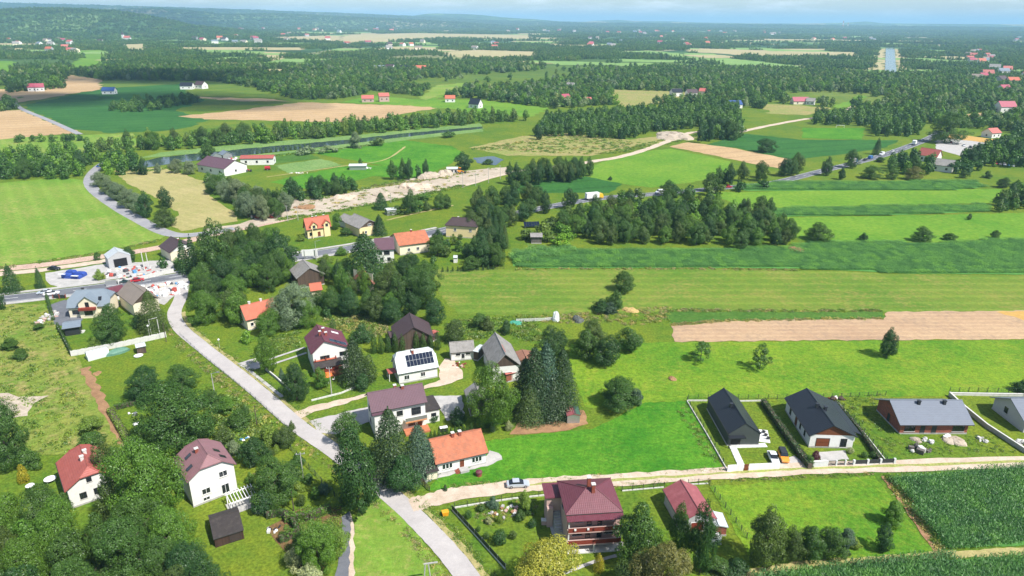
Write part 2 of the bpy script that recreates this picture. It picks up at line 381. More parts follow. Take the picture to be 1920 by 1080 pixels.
# ------------------------------------------------------------------ terrain
def azu(u): d = ray(u, 38); return math.atan2(d.x, d.y)
def ridge(r0, width, tab, plateau=True):
    pts = []
    for u, v in tab:
        d = ray(u, v); el = math.atan2(d.z, math.hypot(d.x, d.y)); pts.append((math.atan2(d.x, d.y), max(0, H + r0 * math.tan(el))))
    az = [p[0] for p in pts]; hh = [p[1] for p in pts]
    def f(a, r):
        k = (r - r0) / width
        s = math.exp(-k * k) if (k < 0 or not plateau) else 1.0
        return float(np.interp(a, az, hh)) * s
    return f
RIDGES = [ridge(11500, 1900, [(-700, 2), (-300, 3), (0, 4), (150, 8), (300, 12), (480, 18), (640, 24), (760, 29), (900, 37), (1000, 39.5), (1080, 42), (2600, 60)]),
          ridge(12000, 1100, [(660, 40), (720, 36), (770, 30), (800, 25.5), (820, 25), (870, 26), (905, 28), (940, 32), (975, 34.5), (1000, 35.5), (1040, 39), (1080, 43)], False),
          ridge(14500, 1300, [(1060, 46), (1110, 39), (1160, 37), (1195, 39.5), (1260, 40), (1310, 42), (1400, 43.5), (1500, 44), (1580, 42.5), (1625, 40), (1655, 43.5), (1750, 44.5), (1920, 45.5), (2300, 48)], False),
          ridge(4600, 620, [(-700, 18), (-300, 17), (0, 20), (60, 17), (150, 18), (215, 22), (262, 29), (310, 38), (350, 48), (500, 70)], False),
          ridge(8200, 800, [(180, 30), (230, 18), (300, 16.5), (350, 20), (420, 28), (520, 26), (640, 32), (760, 37), (850, 42), (960, 50)], False)]
def hgt(x, y):
    r = math.hypot(x, y)
    if r < 3000 or y < 0: return 0.0
    a = math.atan2(x, y)
    return max(f(a, r) for f in RIDGES) + 0.0
def build_ground():
    mb = MB(); rings = [0.0] + list(np.geomspace(60, 62000, 110)); na = 300
    azs = sorted(set([round(a, 5) for a in np.linspace(-R(46), R(46), 240)] + [round(a, 5) for a in np.linspace(R(46), R(314), 60)]))
    na = len(azs)
    for r in rings[1:]:
        for a in azs:
            x, y = r * math.sin(a), r * math.cos(a); mb.v.append((x, y, hgt(x, y)))
    c = len(mb.v); mb.v.append((0, 0, 0))
    for k in range(len(rings) - 2):
        for i in range(na):
            j = (i + 1) % na; mb.f.append((k * na + i, (k + 1) * na + i, (k + 1) * na + j, k * na + j))
    for i in range(na): mb.f.append((c, i, (i + 1) % na))
    o = obj('ground', mb, PLAIN); tag(o, kind='structure')
    bm = o.data
    bm.flip_normals()
    return o
build_ground()
# ------------------------------------------------------------------ sheets
LAYER = [0]
FIELDS = []          # (pixel polygon) kept free of woods
def sheet(name, px, mat, layer, amp=.35, free=True, step=None, world=None, parent=None):
    pts = [G(u, v) for u, v in px] if world is None else world
    d = sum(p.length for p in pts) / len(pts); step = step or max(1.2, d / 110); amp = amp * max(.5, d / 160)
    out = []
    for i, p in enumerate(pts):
        q = pts[(i + 1) % len(pts)]; e = q - p; n = max(1, min(60, int(e.length / step))); nv = Vector((-e.y, e.x, 0)).normalized()
        for k in range(n):
            t = k / n; out.append(p + e * t + nv * (random.uniform(-amp, amp) if k else 0))
    LAYER[0] += 1
    z = .02 * layer + .0012 * (LAYER[0] % 16) if d < 900 else .06 * layer + .1 + .004 * (LAYER[0] % 250)
    mb = MB(); mb.v = [(p.x, p.y, z) for p in out]
    for t in tessellate_polygon([out]):
        a, b, c = (out[i] for i in t)
        up = (b - a).cross(c - a).z
        mb.f.append(tuple(t) if up > 0 else tuple(reversed(t)))
    o = obj(name, mb, mat, parent)
    if parent is None: tag(o, kind='structure')
    if free and world is None: FIELDS.append(px)
    return o
def smooth(pts, n=8):
    out = []; P = [pts[0]] + list(pts) + [pts[-1]]
    for i in range(1, len(P) - 2):
        for k in range(n):
            t = k / n; a, b, c, d = P[i - 1], P[i], P[i + 1], P[i + 2]
            out.append(.5 * ((2 * b) + (c - a) * t + (2 * a - 5 * b + 4 * c - d) * t * t + (3 * b - a - 3 * c + d) * t ** 3))
    out.append(P[-2]); return out
ROADS = []           # (world polyline, half width)
def ribbon(name, line, width, mat, z, amp=.0, off=0.0, parent=None, thick=0, reg=True):
    c = smooth(line); mb = MB()
    ROADS.append((c, width / 2 + .4)) if reg else None
    L = []; Rr = []
    for i, p in enumerate(c):
        t = (c[min(i + 1, len(c) - 1)] - c[max(i - 1, 0)]).normalized(); n = Vector((-t.y, t.x, 0))
        w1 = width / 2 + random.uniform(-amp, amp); w2 = width / 2 + random.uniform(-amp, amp)
        L.append(p + n * (off + w1)); Rr.append(p + n * (off - w2))
    k = len(c)
    mb.v = [(p.x, p.y, z) for p in L] + [(p.x, p.y, z) for p in Rr]
    mb.f = [(i, k + i, k + i + 1, i + 1) for i in range(k - 1)]
    if thick:
        b = len(mb.v); mb.v += [(p.x, p.y, z - thick) for p in L] + [(p.x, p.y, z - thick) for p in Rr]
        mb.f += [(i, i + 1, b + i + 1, b + i) for i in range(k - 1)] + [(k + i + 1, k + i, b + k + i, b + k + i + 1) for i in range(k - 1)]
        mb.f += [(0, b, b + k, k), (k - 1, 2 * k - 1, b + 2 * k - 1, b + k - 1)]
    o = obj(name, mb, mat, parent)
    if parent is None: tag(o, kind='structure')
    return o
def GL(px): return [G(u, v) for u, v in px]

# far and middle fields
far = [
 ('meadow', [(130, 243), (60, 208), (40, 198), (190, 166), (345, 157), (352, 175), (385, 186), (330, 208), (400, 222), (345, 240), (300, 246), (210, 250)], CROPD),
 ('stubble_field', [(-60, 208), (40, 206), (148, 250), (100, 253), (-60, 266)], STUB),
 ('stubble_field', [(30, 193), (50, 172), (118, 153), (130, 140), (192, 150), (188, 168)], STUB),
 ('stubble_field', [(-60, 166), (20, 168), (55, 172), (28, 192), (-60, 186)], STUB),
 ('stubble_field', [(333, 218), (470, 204), (560, 192), (640, 194), (770, 198), (825, 202), (770, 211), (700, 228), (640, 230), (470, 225), (400, 224)], STUB),
 ('stubble_field', [(360, 184), (372, 181), (513, 186), (545, 190), (470, 190)], STUB),
 ('meadow', [(640, 192), (690, 178), (790, 188), (820, 165), (876, 155), (868, 172), (815, 186), (910, 188), (1030, 203), (1000, 218), (900, 222), (860, 206), (770, 198)], LUSHF),
 ('meadow', [(815, 160), (876, 155), (870, 166), (800, 188), (785, 186)], HAY),
 ('meadow', [(1145, 168), (1280, 172), (1335, 183), (1290, 190), (1170, 200), (1150, 190)], HEATH),
 ('meadow', [(1140, 97), (1220, 95), (1450, 118), (1505, 125), (1490, 133), (1410, 128), (1250, 107)], GREENF),
 ('meadow', [(1290, 90), (1450, 95), (1605, 98), (1612, 106), (1440, 109), (1370, 102), (1290, 97)], PALEF),
 ('stubble_field', [(800, 97), (900, 94), (1010, 97), (1000, 110), (870, 109)], PALEF),
 ('stubble_field', [(640, 65), (780, 62), (1000, 66), (1000, 74), (830, 72), (700, 81), (640, 82)], PALEF),
 ('stubble_field', [(490, 70), (640, 66), (640, 80), (560, 77)], PALEF),
 ('stubble_field', [(225, 84), (275, 82), (280, 96), (236, 97)], PALEF),
 ('stubble_field', [(450, 97), (535, 98), (535, 116), (500, 112)], PALEF),
 ('stubble_field', [(460, 130), (540, 130), (530, 141), (470, 138)], PALEF),
 ('meadow', [(140, 95), (195, 93), (207, 110), (195, 130), (130, 137), (125, 125), (150, 112)], LUSHF),
 ('meadow', [(-60, 115), (25, 115), (30, 133), (85, 130), (85, 141), (-60, 141)], LUSHF),
 ('meadow', [(1590, 190), (1610, 178), (1625, 182), (1580, 205), (1560, 200)], LUSHF),
 ('stubble_field', [(1795, 215), (1850, 212), (1895, 215), (1880, 224), (1805, 226)], STUB),
 ('meadow', [(1430, 195), (1500, 197), (1560, 203), (1510, 216), (1440, 213)], HEATH),
 ('canal_bank', [(1643, 94), (1662, 91), (1660, 141), (1628, 140)], PALEF),
 ('canal_bank', [(1676, 91), (1691, 95), (1700, 128), (1692, 146), (1680, 141)], PALEF),
]
for n_, p_, m_ in far: sheet(n_, p_, m_, 2, .8)
# further strips of farmland, seen almost edge on
for i in range(190):
    d = 1500 * (6.0 ** random.random()); a = random.uniform(-R(38), R(38)); c = Vector((d * math.sin(a), d * math.cos(a), 0))
    if a < -R(20) and 3300 < d < 6500: continue
    w = random.uniform(150, 560) * d / 3600; l = random.uniform(60, 230) * d / 2700; th = random.uniform(-.25, .25)
    ex = Vector((math.cos(th), math.sin(th), 0)); ey = Vector((-ex.y, ex.x, 0))
    P4 = [c - ex * w / 2 - ey * l / 2, c + ex * w / 2 - ey * l / 2, c + ex * w * .45 + ey * l / 2, c - ex * w * .5 + ey * l / 2]
    z = max(hgt(p.x, p.y) for p in P4)
    if z > 4 or any(inpoly(*proj(c)[:2], f) for f in FIELDS): continue
    sheet('far_field', None, random.choice([PALEF, GREENF, GREENF]), 3, .5, world=P4)
    FIELDS.append([proj(p)[:2] for p in P4])
mid = [
 ('hay_field', [(-40, 347), (60, 338), (120, 333), (165, 338), (165, 350), (200, 378), (250, 408), (300, 434), (312, 441), (300, 449), (200, 470), (90, 488), (-40, 507)], HAY, 3),
 ('meadow', [(215, 320), (300, 314), (330, 322), (390, 343), (385, 360), (440, 398), (446, 415), (340, 434), (322, 425), (335, 400), (300, 375), (240, 345)], DRY, 3),
 ('meadow', [(-40, 262), (90, 255), (250, 250), (260, 275), (160, 290), (140, 300), (-40, 300)], HAY, 1),
 ('meadow', [(570, 285), (680, 272), (760, 263), (850, 275), (872, 290), (840, 310), (780, 335), (700, 330), (590, 357), (560, 352), (505, 342), (640, 312), (720, 310)], LUSH, 3),
 ('crop_field', [(508, 290), (570, 285), (603, 297), (510, 308)], CROPM, 4),
 ('crop_field', [(515, 311), (603, 298), (642, 310), (545, 326)], REED, 4),
 ('meadow', [(1110, 312), (1150, 297), (1200, 285), (1257, 279), (1370, 303), (1362, 325), (1300, 342), (1220, 352), (1110, 337)], LUSHF, 3),
 ('stubble_field', [(1255, 275), (1290, 267), (1370, 277), (1482, 299), (1462, 316), (1400, 305), (1330, 290)], STUB, 3),
 ('crop_field', [(960, 345), (1100, 331), (1167, 345), (1142, 362), (960, 362)], CROPD, 3),
 ('crop_field', [(1320, 272), (1400, 251), (1500, 262), (1685, 263), (1664, 276), (1575, 290), (1482, 300), (1380, 277)], CROPD, 2),
 ('sports_pitch', [(1505, 240), (1622, 240), (1617, 262), (1505, 259)], LUSH, 3),
 ('rough_ground', [(880, 277), (980, 255), (1060, 250), (1180, 262), (1280, 250), (1310, 258), (1200, 275), (1110, 292), (950, 292)], HEATH, 2),
 ('meadow', [(1330, 361), (1500, 358), (1880, 354), (1872, 380), (1600, 386), (1400, 391), (1360, 375)], LUSHF, 3),
 ('meadow', [(1440, 408), (1700, 404), (1960, 398), (1960, 446), (1850, 448), (1760, 454), (1510, 453), (1480, 440)], LUSHF, 2),
 ('meadow', [(800, 505), (960, 505), (1300, 504), (1500, 506), (1700, 514), (1960, 517), (1960, 583), (1650, 585), (1240, 583), (1130, 590), (860, 590), (830, 560)], MOWN, 2),
 ('crop_field', [(1240, 584), (1350, 585), (1655, 585), (1660, 597), (1370, 603), (1262, 609)], CROPM, 4),
 ('ploughed_field', [(1258, 612), (1365, 602), (1655, 598), (1664, 585), (1870, 583), (1990, 583), (1990, 636), (1600, 638), (1265, 641)], PLOUGH, 4),
 ('cereal_field', [(1868, 585), (1990, 582), (1990, 622)], OCHRE, 5),
 ('meadow', [(1070, 645), (1260, 642), (1600, 639), (1990, 637), (1990, 740), (1580, 745), (1290, 750), (1100, 765), (1070, 700)], GRASS, 2),
 ('meadow', [(890, 830), (1000, 815), (1110, 805), (1210, 755), (1290, 752), (1300, 770), (1360, 885), (1150, 893), (960, 905), (830, 922), (800, 920)], LUSH, 2),
 ('meadow', [(-40, 572), (85, 570), (100, 600), (135, 660), (175, 720), (235, 830), (160, 850), (-40, 860)], ROUGH, 2),
 ('sand_patch', [(-30, 742), (15, 737), (35, 745), (92, 742), (62, 758), (52, 780), (20, 785), (-30, 775)], SAND, 4),
 ('meadow', [(712, 930), (735, 950), (790, 1010), (850, 1095), (660, 1095), (662, 1010), (672, 950)], HAY, 3),
 ('garden_lawn', [(1330, 912), (1640, 893), (1675, 940), (1750, 1035), (1600, 1050), (1420, 1068)], GRASS, 3),
 ('field_margin', [(1380, 1072), (1500, 1052), (1620, 1045), (1760, 1034), (1990, 1024), (1990, 1040), (1700, 1050), (1500, 1066), (1395, 1088)], DRY, 4),
 ('field_margin', [(1652, 893), (1664, 892), (1766, 1030), (1752, 1036)], SOIL, 4),
 ('reed_bank', [(262, 296), (300, 286), (480, 268), (640, 256), (900, 231), (905, 238), (760, 252), (640, 264), (480, 278), (300, 294)], REED, 3),
 ('reed_bank', [(420, 296), (560, 282), (640, 271), (800, 252), (905, 240), (905, 247), (760, 263), (640, 280), (575, 289), (440, 301)], REED, 3),
 ('building_site', [(505, 400), (520, 385), (560, 372), (640, 362), (700, 350), (770, 335), (860, 322), (952, 313), (945, 326), (870, 347), (780, 367), (700, 382), (620, 397), (540, 411), (470, 426), (400, 438), (380, 430), (450, 420)], SAND, 4),
 ('storage_yard', [(85, 512), (180, 497), (322, 487), (330, 506), (210, 524), (112, 540), (90, 530)], PAVE, 3),
 ('yard', [(250, 536), (330, 520), (335, 545), (318, 562), (308, 572), (270, 560)], PAVE, 4),
 ('paved_yard', [(88, 575), (120, 563), (205, 560), (215, 575), (150, 600), (128, 612), (100, 608)], ASPHD, 4),
 ('parking_yard', [(1755, 262), (1790, 258), (1850, 268), (1840, 285), (1800, 292), (1755, 280)], PAVE, 3),
 ('stubble_field', [(1758, 254), (1800, 252), (1890, 265), (1880, 273), (1820, 264), (1770, 259)], OCHRE, 4),
 ('bare_ground', [(955, 815), (985, 775), (1050, 770), (1075, 765), (1095, 770), (1103, 795), (1060, 808), (985, 815)], SOIL, 4),
 ('gravel_apron', [(790, 898), (815, 890), (880, 878), (905, 868), (918, 845), (935, 850), (942, 862), (925, 870), (890, 880), (830, 895), (800, 905)], PAVE, 4),
 ('driveway', [(805, 742), (865, 742), (870, 780), (838, 790), (825, 768)], PAVE, 4),
 ('driveway', [(580, 790), (640, 775), (695, 762), (698, 790), (630, 815), (600, 812)], ASPHL, 5),
 ('driveway', [(445, 682), (480, 672), (492, 680), (495, 688), (465, 697)], ASPHL, 5),
 ('driveway', [(835, 672), (852, 675), (868, 700), (868, 710), (835, 722), (795, 730), (795, 724), (826, 712), (822, 690)], GRAVEL, 5),
 ('driveway', [(550, 775), (590, 760), (650, 748), (690, 738), (690, 742), (640, 760), (590, 772), (565, 785)], GRAVEL, 5),
 ('gravel_drive', [(1462, 870), (1490, 855), (1507, 870), (1512, 880), (1470, 880)], PAVE, 4),
 ('paved_drive', [(1535, 848), (1585, 845), (1592, 862), (1540, 864)], PAVE, 4),
 ('culvert_edge', [(655, 958), (664, 985), (665, 1095), (655, 1095), (657, 985)], GRAVEL, 5),
 ('culvert_floor', [(640, 970), (655, 960), (658, 975), (656, 1095), (625, 1095), (640, 1020)], ASPHD, 4),
 ('garden_bed', [(500, 990), (560, 955), (640, 950), (640, 1000), (620, 1040), (600, 1080), (575, 1085), (530, 1030)], GARDEN, 3),
 ('paved_terrace', [(1040, 1010), (1072, 1034), (1170, 1024), (1168, 1016), (1066, 1012), (1035, 968), (1025, 972)], PAVE, 4),
]
for n_, p_, m_, l_ in mid: sheet(n_, p_, m_, l_)
WATER, nt, b = newmat('river_water')
g = N(nt, 'ShaderNodeNewGeometry').outputs['Position']
nt.links.new(ramp(nt, noise(nt, g, .02, 5), [(.3, (.028, .045, .05)), (.7, (.05, .075, .085))]), b.inputs['Base Color']); b.inputs['Roughness'].default_value = .08
bump(nt, b, noise(nt, g, .6, 4), .12, .1)
sheet('river', [(262, 304), (300, 295), (480, 277), (640, 263), (760, 250), (906, 237), (906, 241), (800, 252), (640, 271), (545, 282), (420, 295), (330, 306), (265, 316)], WATER, 4, .3)
sheet('river', [(-40, 322), (10, 318), (18, 330), (-40, 336)], WATER, 4, .3)
sheet('pond', [(888, 296), (925, 293), (945, 300), (930, 310), (895, 306)], WATER, 4, .3)
sheet('canal', [(1661, 90), (1677, 90), (1681, 142), (1659, 142)], WATER, 4, .1)
# ------------------------------------------------------------------ roads
main_px = [(-60, 568), (110, 549), (330, 519), (560, 481), (700, 458), (830, 432), (960, 402), (1110, 374), (1240, 363), (1370, 351), (1450, 343), (1540, 321), (1640, 296), (1700, 276), (1745, 258), (1765, 246)]
main = GL(main_px)
mr = ribbon('main_road', main, 7.4, ASPHD, .10, .05)
ribbon('pavement', main[:6], 1.8, PAVE, .22, .02, off=-5.0, thick=.16, reg=False)
ribbon('pavement', main[:6], 1.6, PAVE, .22, .02, off=5.2, thick=.16, reg=False)
MARK = plain('road_marking_paint', (.72, .72, .70), .7, var=.15)
cl = smooth(main); mk = MB()
def dash(c, off, w, on, offl, z, mb):
    acc = 0.0
    for i in range(len(c) - 1):
        a, b_ = c[i], c[i + 1]; e = b_ - a; L = e.length
        if L < 1e-4: continue
        t = e / L; n = Vector((-t.y, t.x, 0)); s = 0.0
        while s < L:
            ph = (acc + s) % (on + offl); 
            if ph < on:
                l = min(on - ph, L - s); p = a + t * s + n * off; q = a + t * (s + l) + n * off
                mb.poly([(p.x - n.x * w / 2, p.y - n.y * w / 2, z), (q.x - n.x * w / 2, q.y - n.y * w / 2, z), (q.x + n.x * w / 2, q.y + n.y * w / 2, z), (p.x + n.x * w / 2, p.y + n.y * w / 2, z)])
            else: l = min(on + offl - ph, L - s)
            s += max(l, .05)
        acc += L
dash(cl, 0, .22, 4, 6, .106, mk); dash(cl, 3.2, .18, 1000, .01, .106, mk); dash(cl, -3.2, .18, 1000, .01, .106, mk)
obj('lane_marking', mk, MARK, mr)
side = GL([(345, 525), (338, 560), (327, 588), (338, 615), (372, 645), (410, 675), (455, 710), (505, 752), (560, 800), (622, 843), (700, 902), (762, 955), (815, 1008), (860, 1060), (900, 1120)])
sr = ribbon('side_road', side, 4.1, ASPHL, .12, .06)
ribbon('road_verge', side[2:], 1.2, DRY, .07, .3, off=2.6, reg=False)
trk = GL([(770, 948), (800, 940), (860, 926), (960, 913), (1060, 905), (1200, 898), (1370, 887), (1520, 879), (1700, 873), (1990, 864)])
ribbon('dirt_track', trk, 4.0, GRAVEL, .13, .3)
ribbon('track_ruts', trk[3:], .8, land('worn_verge', '#9a9a5c', '#8f9c50', '#b5a57e', .3, 2.0), .135, .25, reg=False)
ribbon('lane', GL([(205, 300), (182, 316), (168, 335), (174, 354), (205, 379), (255, 409), (320, 439), (385, 438), (440, 428)]), 6.0, ASPH, .10, .1)
ribbon('railway_bed', GL([(-60, 510), (80, 497), (180, 483), (290, 466), (400, 440), (480, 423), (560, 405)]), 6.0, land('ballast', '#b59a8a', '#c4ab99', '#a08a7c', .1, 1.5), .09, .3)
ribbon('gravel_lane', GL([(-60, 520), (80, 506), (180, 492), (230, 484)]), 4.5, GRAVEL, .08, .3)
ribbon('gravel_lane', GL([(860, 350), (950, 325), (1050, 312), (1110, 303), (1180, 290), (1250, 266), (1290, 250), (1330, 246)]), 6.0, GRAVEL, .09, .5)
ribbon('gravel_lane', GL([(1385, 248), (1440, 236), (1500, 225), (1570, 214), (1600, 200)]), 6.0, GRAVEL, .09, .5)
ribbon('field_lane', GL([(25, 190), (40, 204), (90, 225), (150, 252)]), 5.0, ASPH, .15, .1)
ribbon('footpath', GL([(158, 690), (175, 725), (200, 770), (235, 835)]), 2.2, SOIL, .09, .5)
ribbon('footpath', GL([(500, 312 + 20), (640, 312), (720, 300), (760, 275)]), 1.5, DRY, .10, .2, reg=False)
ribbon('footpath', GL([(725, 413), (790, 398), (850, 385)]), 1.6, DRY, .08, .2, reg=False)
ribbon('garden_path', GL([(1050, 1078), (1120, 1052), (1165, 1040)]), .7, PAVE, .1, .05, reg=False)
for a_, b_ in (((492, 690), (575, 662)), ((500, 676), (572, 652)), ((470, 697), (530, 745))):
    ribbon('garden_path', GL([a_, ((a_[0] + b_[0]) / 2, (a_[1] + b_[1]) / 2), b_]), .9, PAVE, .14, .03, reg=False)
# ------------------------------------------------------------------ buildings
FOOT = []            # (centre, radius) kept free of trees
SEEN = []            # picture boxes of roofs that stay in view between trees
CAMXY = Vector((0, 0, 0))
def opening(root, mb_frame_mat, o, ex, n, w, h, kind, pane=None, sill=True):
    """a window, door or shutter standing in a wall: o = centre on the wall face, ex along the wall, n outwards (all local)"""
    up = Vector((0, 0, 1)); f = MB(); t = .09 if kind != 'door' else .07
    def bxs(mb, cx, cz, bw, bh, d0, d1):
        p = [o + ex * (cx + sx * bw / 2) + up * (cz + sz * bh / 2) + n * d0 for sx, sz in ((-1, -1), (1, -1), (1, 1), (-1, 1))]
        mb.slab(p, n * (d1 - d0))
    for sx in (-1, 1): bxs(f, sx * (w - t) / 2, 0, t, h, -.02, .06)
    for sz in (-1, 1): bxs(f, 0, sz * (h - t) / 2, w - 2 * t, t, -.02, .06)
    if kind == 'window' and w > 1.0: bxs(f, 0, 0, t * .8, h - 2 * t, -.02, .055)
    wd = obj('window' if kind == 'window' else ('garage_door' if kind == 'garage' else 'door'), f, mb_frame_mat, root)
    p = MB(); bxs(p, 0, 0, w - 2 * t + .01, h - 2 * t + .01, -.02, .022)
    obj('pane' if kind == 'window' else 'door_leaf', p, pane or (GLASS if kind == 'window' else DOORBR), wd)
    if sill and kind == 'window':
        s = MB(); bxs(s, 0, -h / 2 - .06, w + .2, .06, -.02, .14); obj('sill', s, CONCL, wd)
    return wd
class House: pass
def house(name, label, r1, r2, zr, e1, ze, e2=None, end1=('g',), end2=('g',), over=.45, wall=None, gable=None, roof=None, chim=(), win=(), frame=None,
          group=None, plinth=True, cat='house', pv=None, sky=(), thick=.2):
    h = House(); A = G(*r1, zr); B = G(*r2, zr); d = (B - A); a = d.length / 2; ex = d.normalized(); ey = Vector((-ex.y, ex.x, 0)); C = (A + B) / 2; C.z = 0
    W = {1: None, -1: None}
    for e in (e1, e2):
        if e is None: continue
        if isinstance(e, (int, float)):
            for s in (1, -1): W[s] = W[s] or float(e)
        else:
            s = (G(*e, ze) - C).dot(ey); W[1 if s > 0 else -1] = abs(s)
    for s in (1, -1):
        if W[s] is None: W[s] = W[-s]
    fs = 1 if (C + ey).length < (C - ey).length else -1       # the long side that faces the camera
    rz = math.atan2(ex.y, ex.x)
    root = thing(name, label, cat, C, rz, group)
    FOOT.append((C.copy(), math.hypot(a, max(W.values())) * .92))
    bb = [proj(C + ex * (sx * a) + ey * (sy * W[sy]) + Vector((0, 0, zz))) for sx in (-1, 1) for sy in (-1, 1) for zz in (ze * .5, zr)]
    SEEN.append((min(q[0] for q in bb), max(q[0] for q in bb), min(q[1] for q in bb), max(q[1] for q in bb), C.length))
    D = {}
    for k, e in ((-1, end1), (1, end2)): D[k] = (e[0], e[1] if len(e) > 1 else 0.0, (e[2] if len(e) > 2 else 0.0) if e[0] != 'g' else 0.0)
    X = {k: k * (a + D[k][1]) for k in (-1, 1)}
    rm = MB(); up = Vector((0, 0, -thick))
    def K(k, s):
        f = D[k][2]; return (X[k], s * W[s] * (1 - f), ze + (zr - ze) * f)
    for s in (1, -1):
        p = [(X[-1], s * W[s], ze)]
        if D[-1][0] != 'g' and D[-1][2] > 0: p.append(K(-1, s))
        p += [(-a, 0, zr), (a, 0, zr)]
        if D[1][0] != 'g' and D[1][2] > 0: p.append(K(1, s))
        p.append((X[1], s * W[s], ze))
        if s < 0: p.reverse()
        rm.slab([Vector(q) for q in reversed(p)][::-1], up)
    for k in (-1, 1):
        if D[k][0] != 'g':
            rm.slab([Vector((k * a, 0, zr)), Vector(K(k, 1)), Vector(K(k, -1))], up)
    ro = obj('roof', rm, roof, root)
    rc = MB(); rc.tube((-a, 0, zr + .02), (a, 0, zr + .02), .12, n=6)
    for k in (-1, 1):
        if D[k][0] != 'g':
            for s in (1, -1): q = K(k, s); rc.tube((k * a, 0, zr + .02), (q[0], q[1], q[2] + .02), .1, n=5)
    obj('ridge_cap', rc, roof, ro)
    # walls
    wy = {s: W[s] - over for s in (1, -1)}; wx = {k: X[k] - k * over for k in (-1, 1)}
    def zroof(s, y): return zr - (zr - ze) * abs(y) / W[s] - thick - .01
    wm = MB(); zt = {s: zroof(s, wy[s]) for s in (1, -1)}
    for s in (1, -1):
        p = [(wx[-1], s * wy[s], 0), (wx[1], s * wy[s], 0), (wx[1], s * wy[s], zt[s]), (wx[-1], s * wy[s], zt[s])]
        wm.poly(p if s < 0 else p[::-1])
    for k in (-1, 1):
        x = wx[k]; gm = MB()
        lo = [(x, -wy[-1], 0), (x, wy[1], 0), (x, wy[1], zt[1]), (x, -wy[-1], zt[-1])]
        wm.poly(lo if k > 0 else lo[::-1])
        if D[k][0] == 'g' or D[k][2] > 0:
            top = [(x, wy[1], zt[1])]
            if D[k][0] == 'g': top += [(x, 0, zroof(1, 0))]
            else:
                zk = ze + (zr - ze) * D[k][2] - thick; top += [(x, wy[1] * (1 - D[k][2]) * .96, zk), (x, -wy[-1] * (1 - D[k][2]) * .96, zk)]
            top += [(x, -wy[-1], zt[-1])]
            off = k * (.03 if gable else .0)
            top = [(q[0] + off, q[1], q[2]) for q in top]
            (gm if gable else wm).poly(top if k > 0 else top[::-1])
            if gable: obj('gable', gm, gable, root)
    obj('wall', wm, wall, root)
    if plinth:
        pm = MB(); pm.box(wx[-1] - .06, -wy[-1] - .06, -.1, wx[1] + .06, wy[1] + .06, .35); obj('plinth', pm, CONC, root)
    for s in (1, -1): obj('gutter', MB().tube((X[-1], s * (W[s] + .06), ze - .08), (X[1], s * (W[s] + .06), ze - .08), .07, n=5), FRAME_D, ro)
    for cx, cy, ch, *cm in chim:
        zc = zr - (zr - ze) * abs(cy) / W[1 if cy > 0 else -1]; c = MB(); c.box(cx * a - .3, cy - .3, zc - .6, cx * a + .3, cy + .3, zc + ch)
        obj('chimney', c, cm[0] if cm else BRICKCH, ro)
        c = MB(); c.box(cx * a - .38, cy - .38, zc + ch, cx * a + .38, cy + .38, zc + ch + .12); obj('chimney_cap', c, CONCL if not cm else cm[0], ro)
    # t runs left to right as seen from outside
    def wallpt(code, t, z):
        if code in 'fb':
            s = fs if code == 'f' else -fs
            n = Vector((0, s, 0)); e = Vector((-s, 0, 0)); x0, x1 = wx[-1], wx[1]
            x = x0 + (x1 - x0) * (t if s < 0 else 1 - t); return Vector((x, s * wy[s], z)), e * 1.0, n
        k = -1 if code == '1' else 1
        n = Vector((k, 0, 0)); e = Vector((0, k, 0)); y0, y1 = -wy[-1], wy[1]
        y = y0 + (y1 - y0) * (t if k > 0 else 1 - t); return Vector((wx[k], y, z)), e, n
    h.wallpt = wallpt
    for w_ in win:
        code, t, z, ww, wh = w_[:5]; kind = w_[5] if len(w_) > 5 else 'window'; pane = w_[6] if len(w_) > 6 else None
        o_, e_, n_ = wallpt(code, t, z)
        if gable and code in '12' and z > min(zt.values()) - .2: o_ = o_ + n_ * .04
        opening(root, frame or FRAME_W, o_, e_, n_, ww, wh, kind, pane)
    sl = {s: math.atan2(zr - ze, W[s]) for s in (1, -1)}
    def roofpt(s, x, q): return Vector((x * a, s * W[s] * (1 - q), ze + (zr - ze) * q))
    h.roofpt = roofpt
    def roofslab(nm, mat, s, x, q, w, l, parent, lift=.05, t=.05, fr=None):
        c = roofpt(s, x, q); dx = Vector((1, 0, 0)); ds = Vector((0, -s * math.cos(sl[s]), math.sin(sl[s]))); nn = dx.cross(ds) * (1 if dx.cross(ds).z > 0 else -1)
        m = MB(); m.slab([c + dx * sx * w / 2 + ds * sy * l / 2 + nn * (lift + t) for sx, sy in ((-1, -1), (1, -1), (1, 1), (-1, 1))], -nn * t)
        return obj(nm, m, mat, parent)
    for s_, x_, q_ in sky:
        s_ = fs * s_; wd = roofslab('skylight', FRAME_D, s_, x_, q_, 1.0, 1.4, ro, .03, .06); roofslab('pane', GLASS, s_, x_, q_, .8, 1.2, wd, .07, .03)
    if pv:
        s_, x0, x1, q0, q1, nc, nr = pv; s_ = fs * s_; Lq = math.hypot(W[s_], zr - ze)
        for i in range(nc):
            for j in range(nr):
                xx = x0 + (x1 - x0) * (i + .5) / nc; qq = q0 + (q1 - q0) * (j + .5) / nr
                fr_ = roofslab('solar_panel', PVFR, s_, xx, qq, (x1 - x0) * a / nc - .06, (q1 - q0) * Lq / nr - .06, root, .06, .04)
                roofslab('cell_face', PV, s_, xx, qq, (x1 - x0) * a / nc - .13, (q1 - q0) * Lq / nr - .13, fr_, .1, .012)
    h.root = root; h.a = a; h.W = W; h.wx = wx; h.wy = wy; h.fs = fs; h.C = C; h.ex = ex; h.ey = ey; h.ro = ro; h.zt = zt; h.rz = rz
    return h
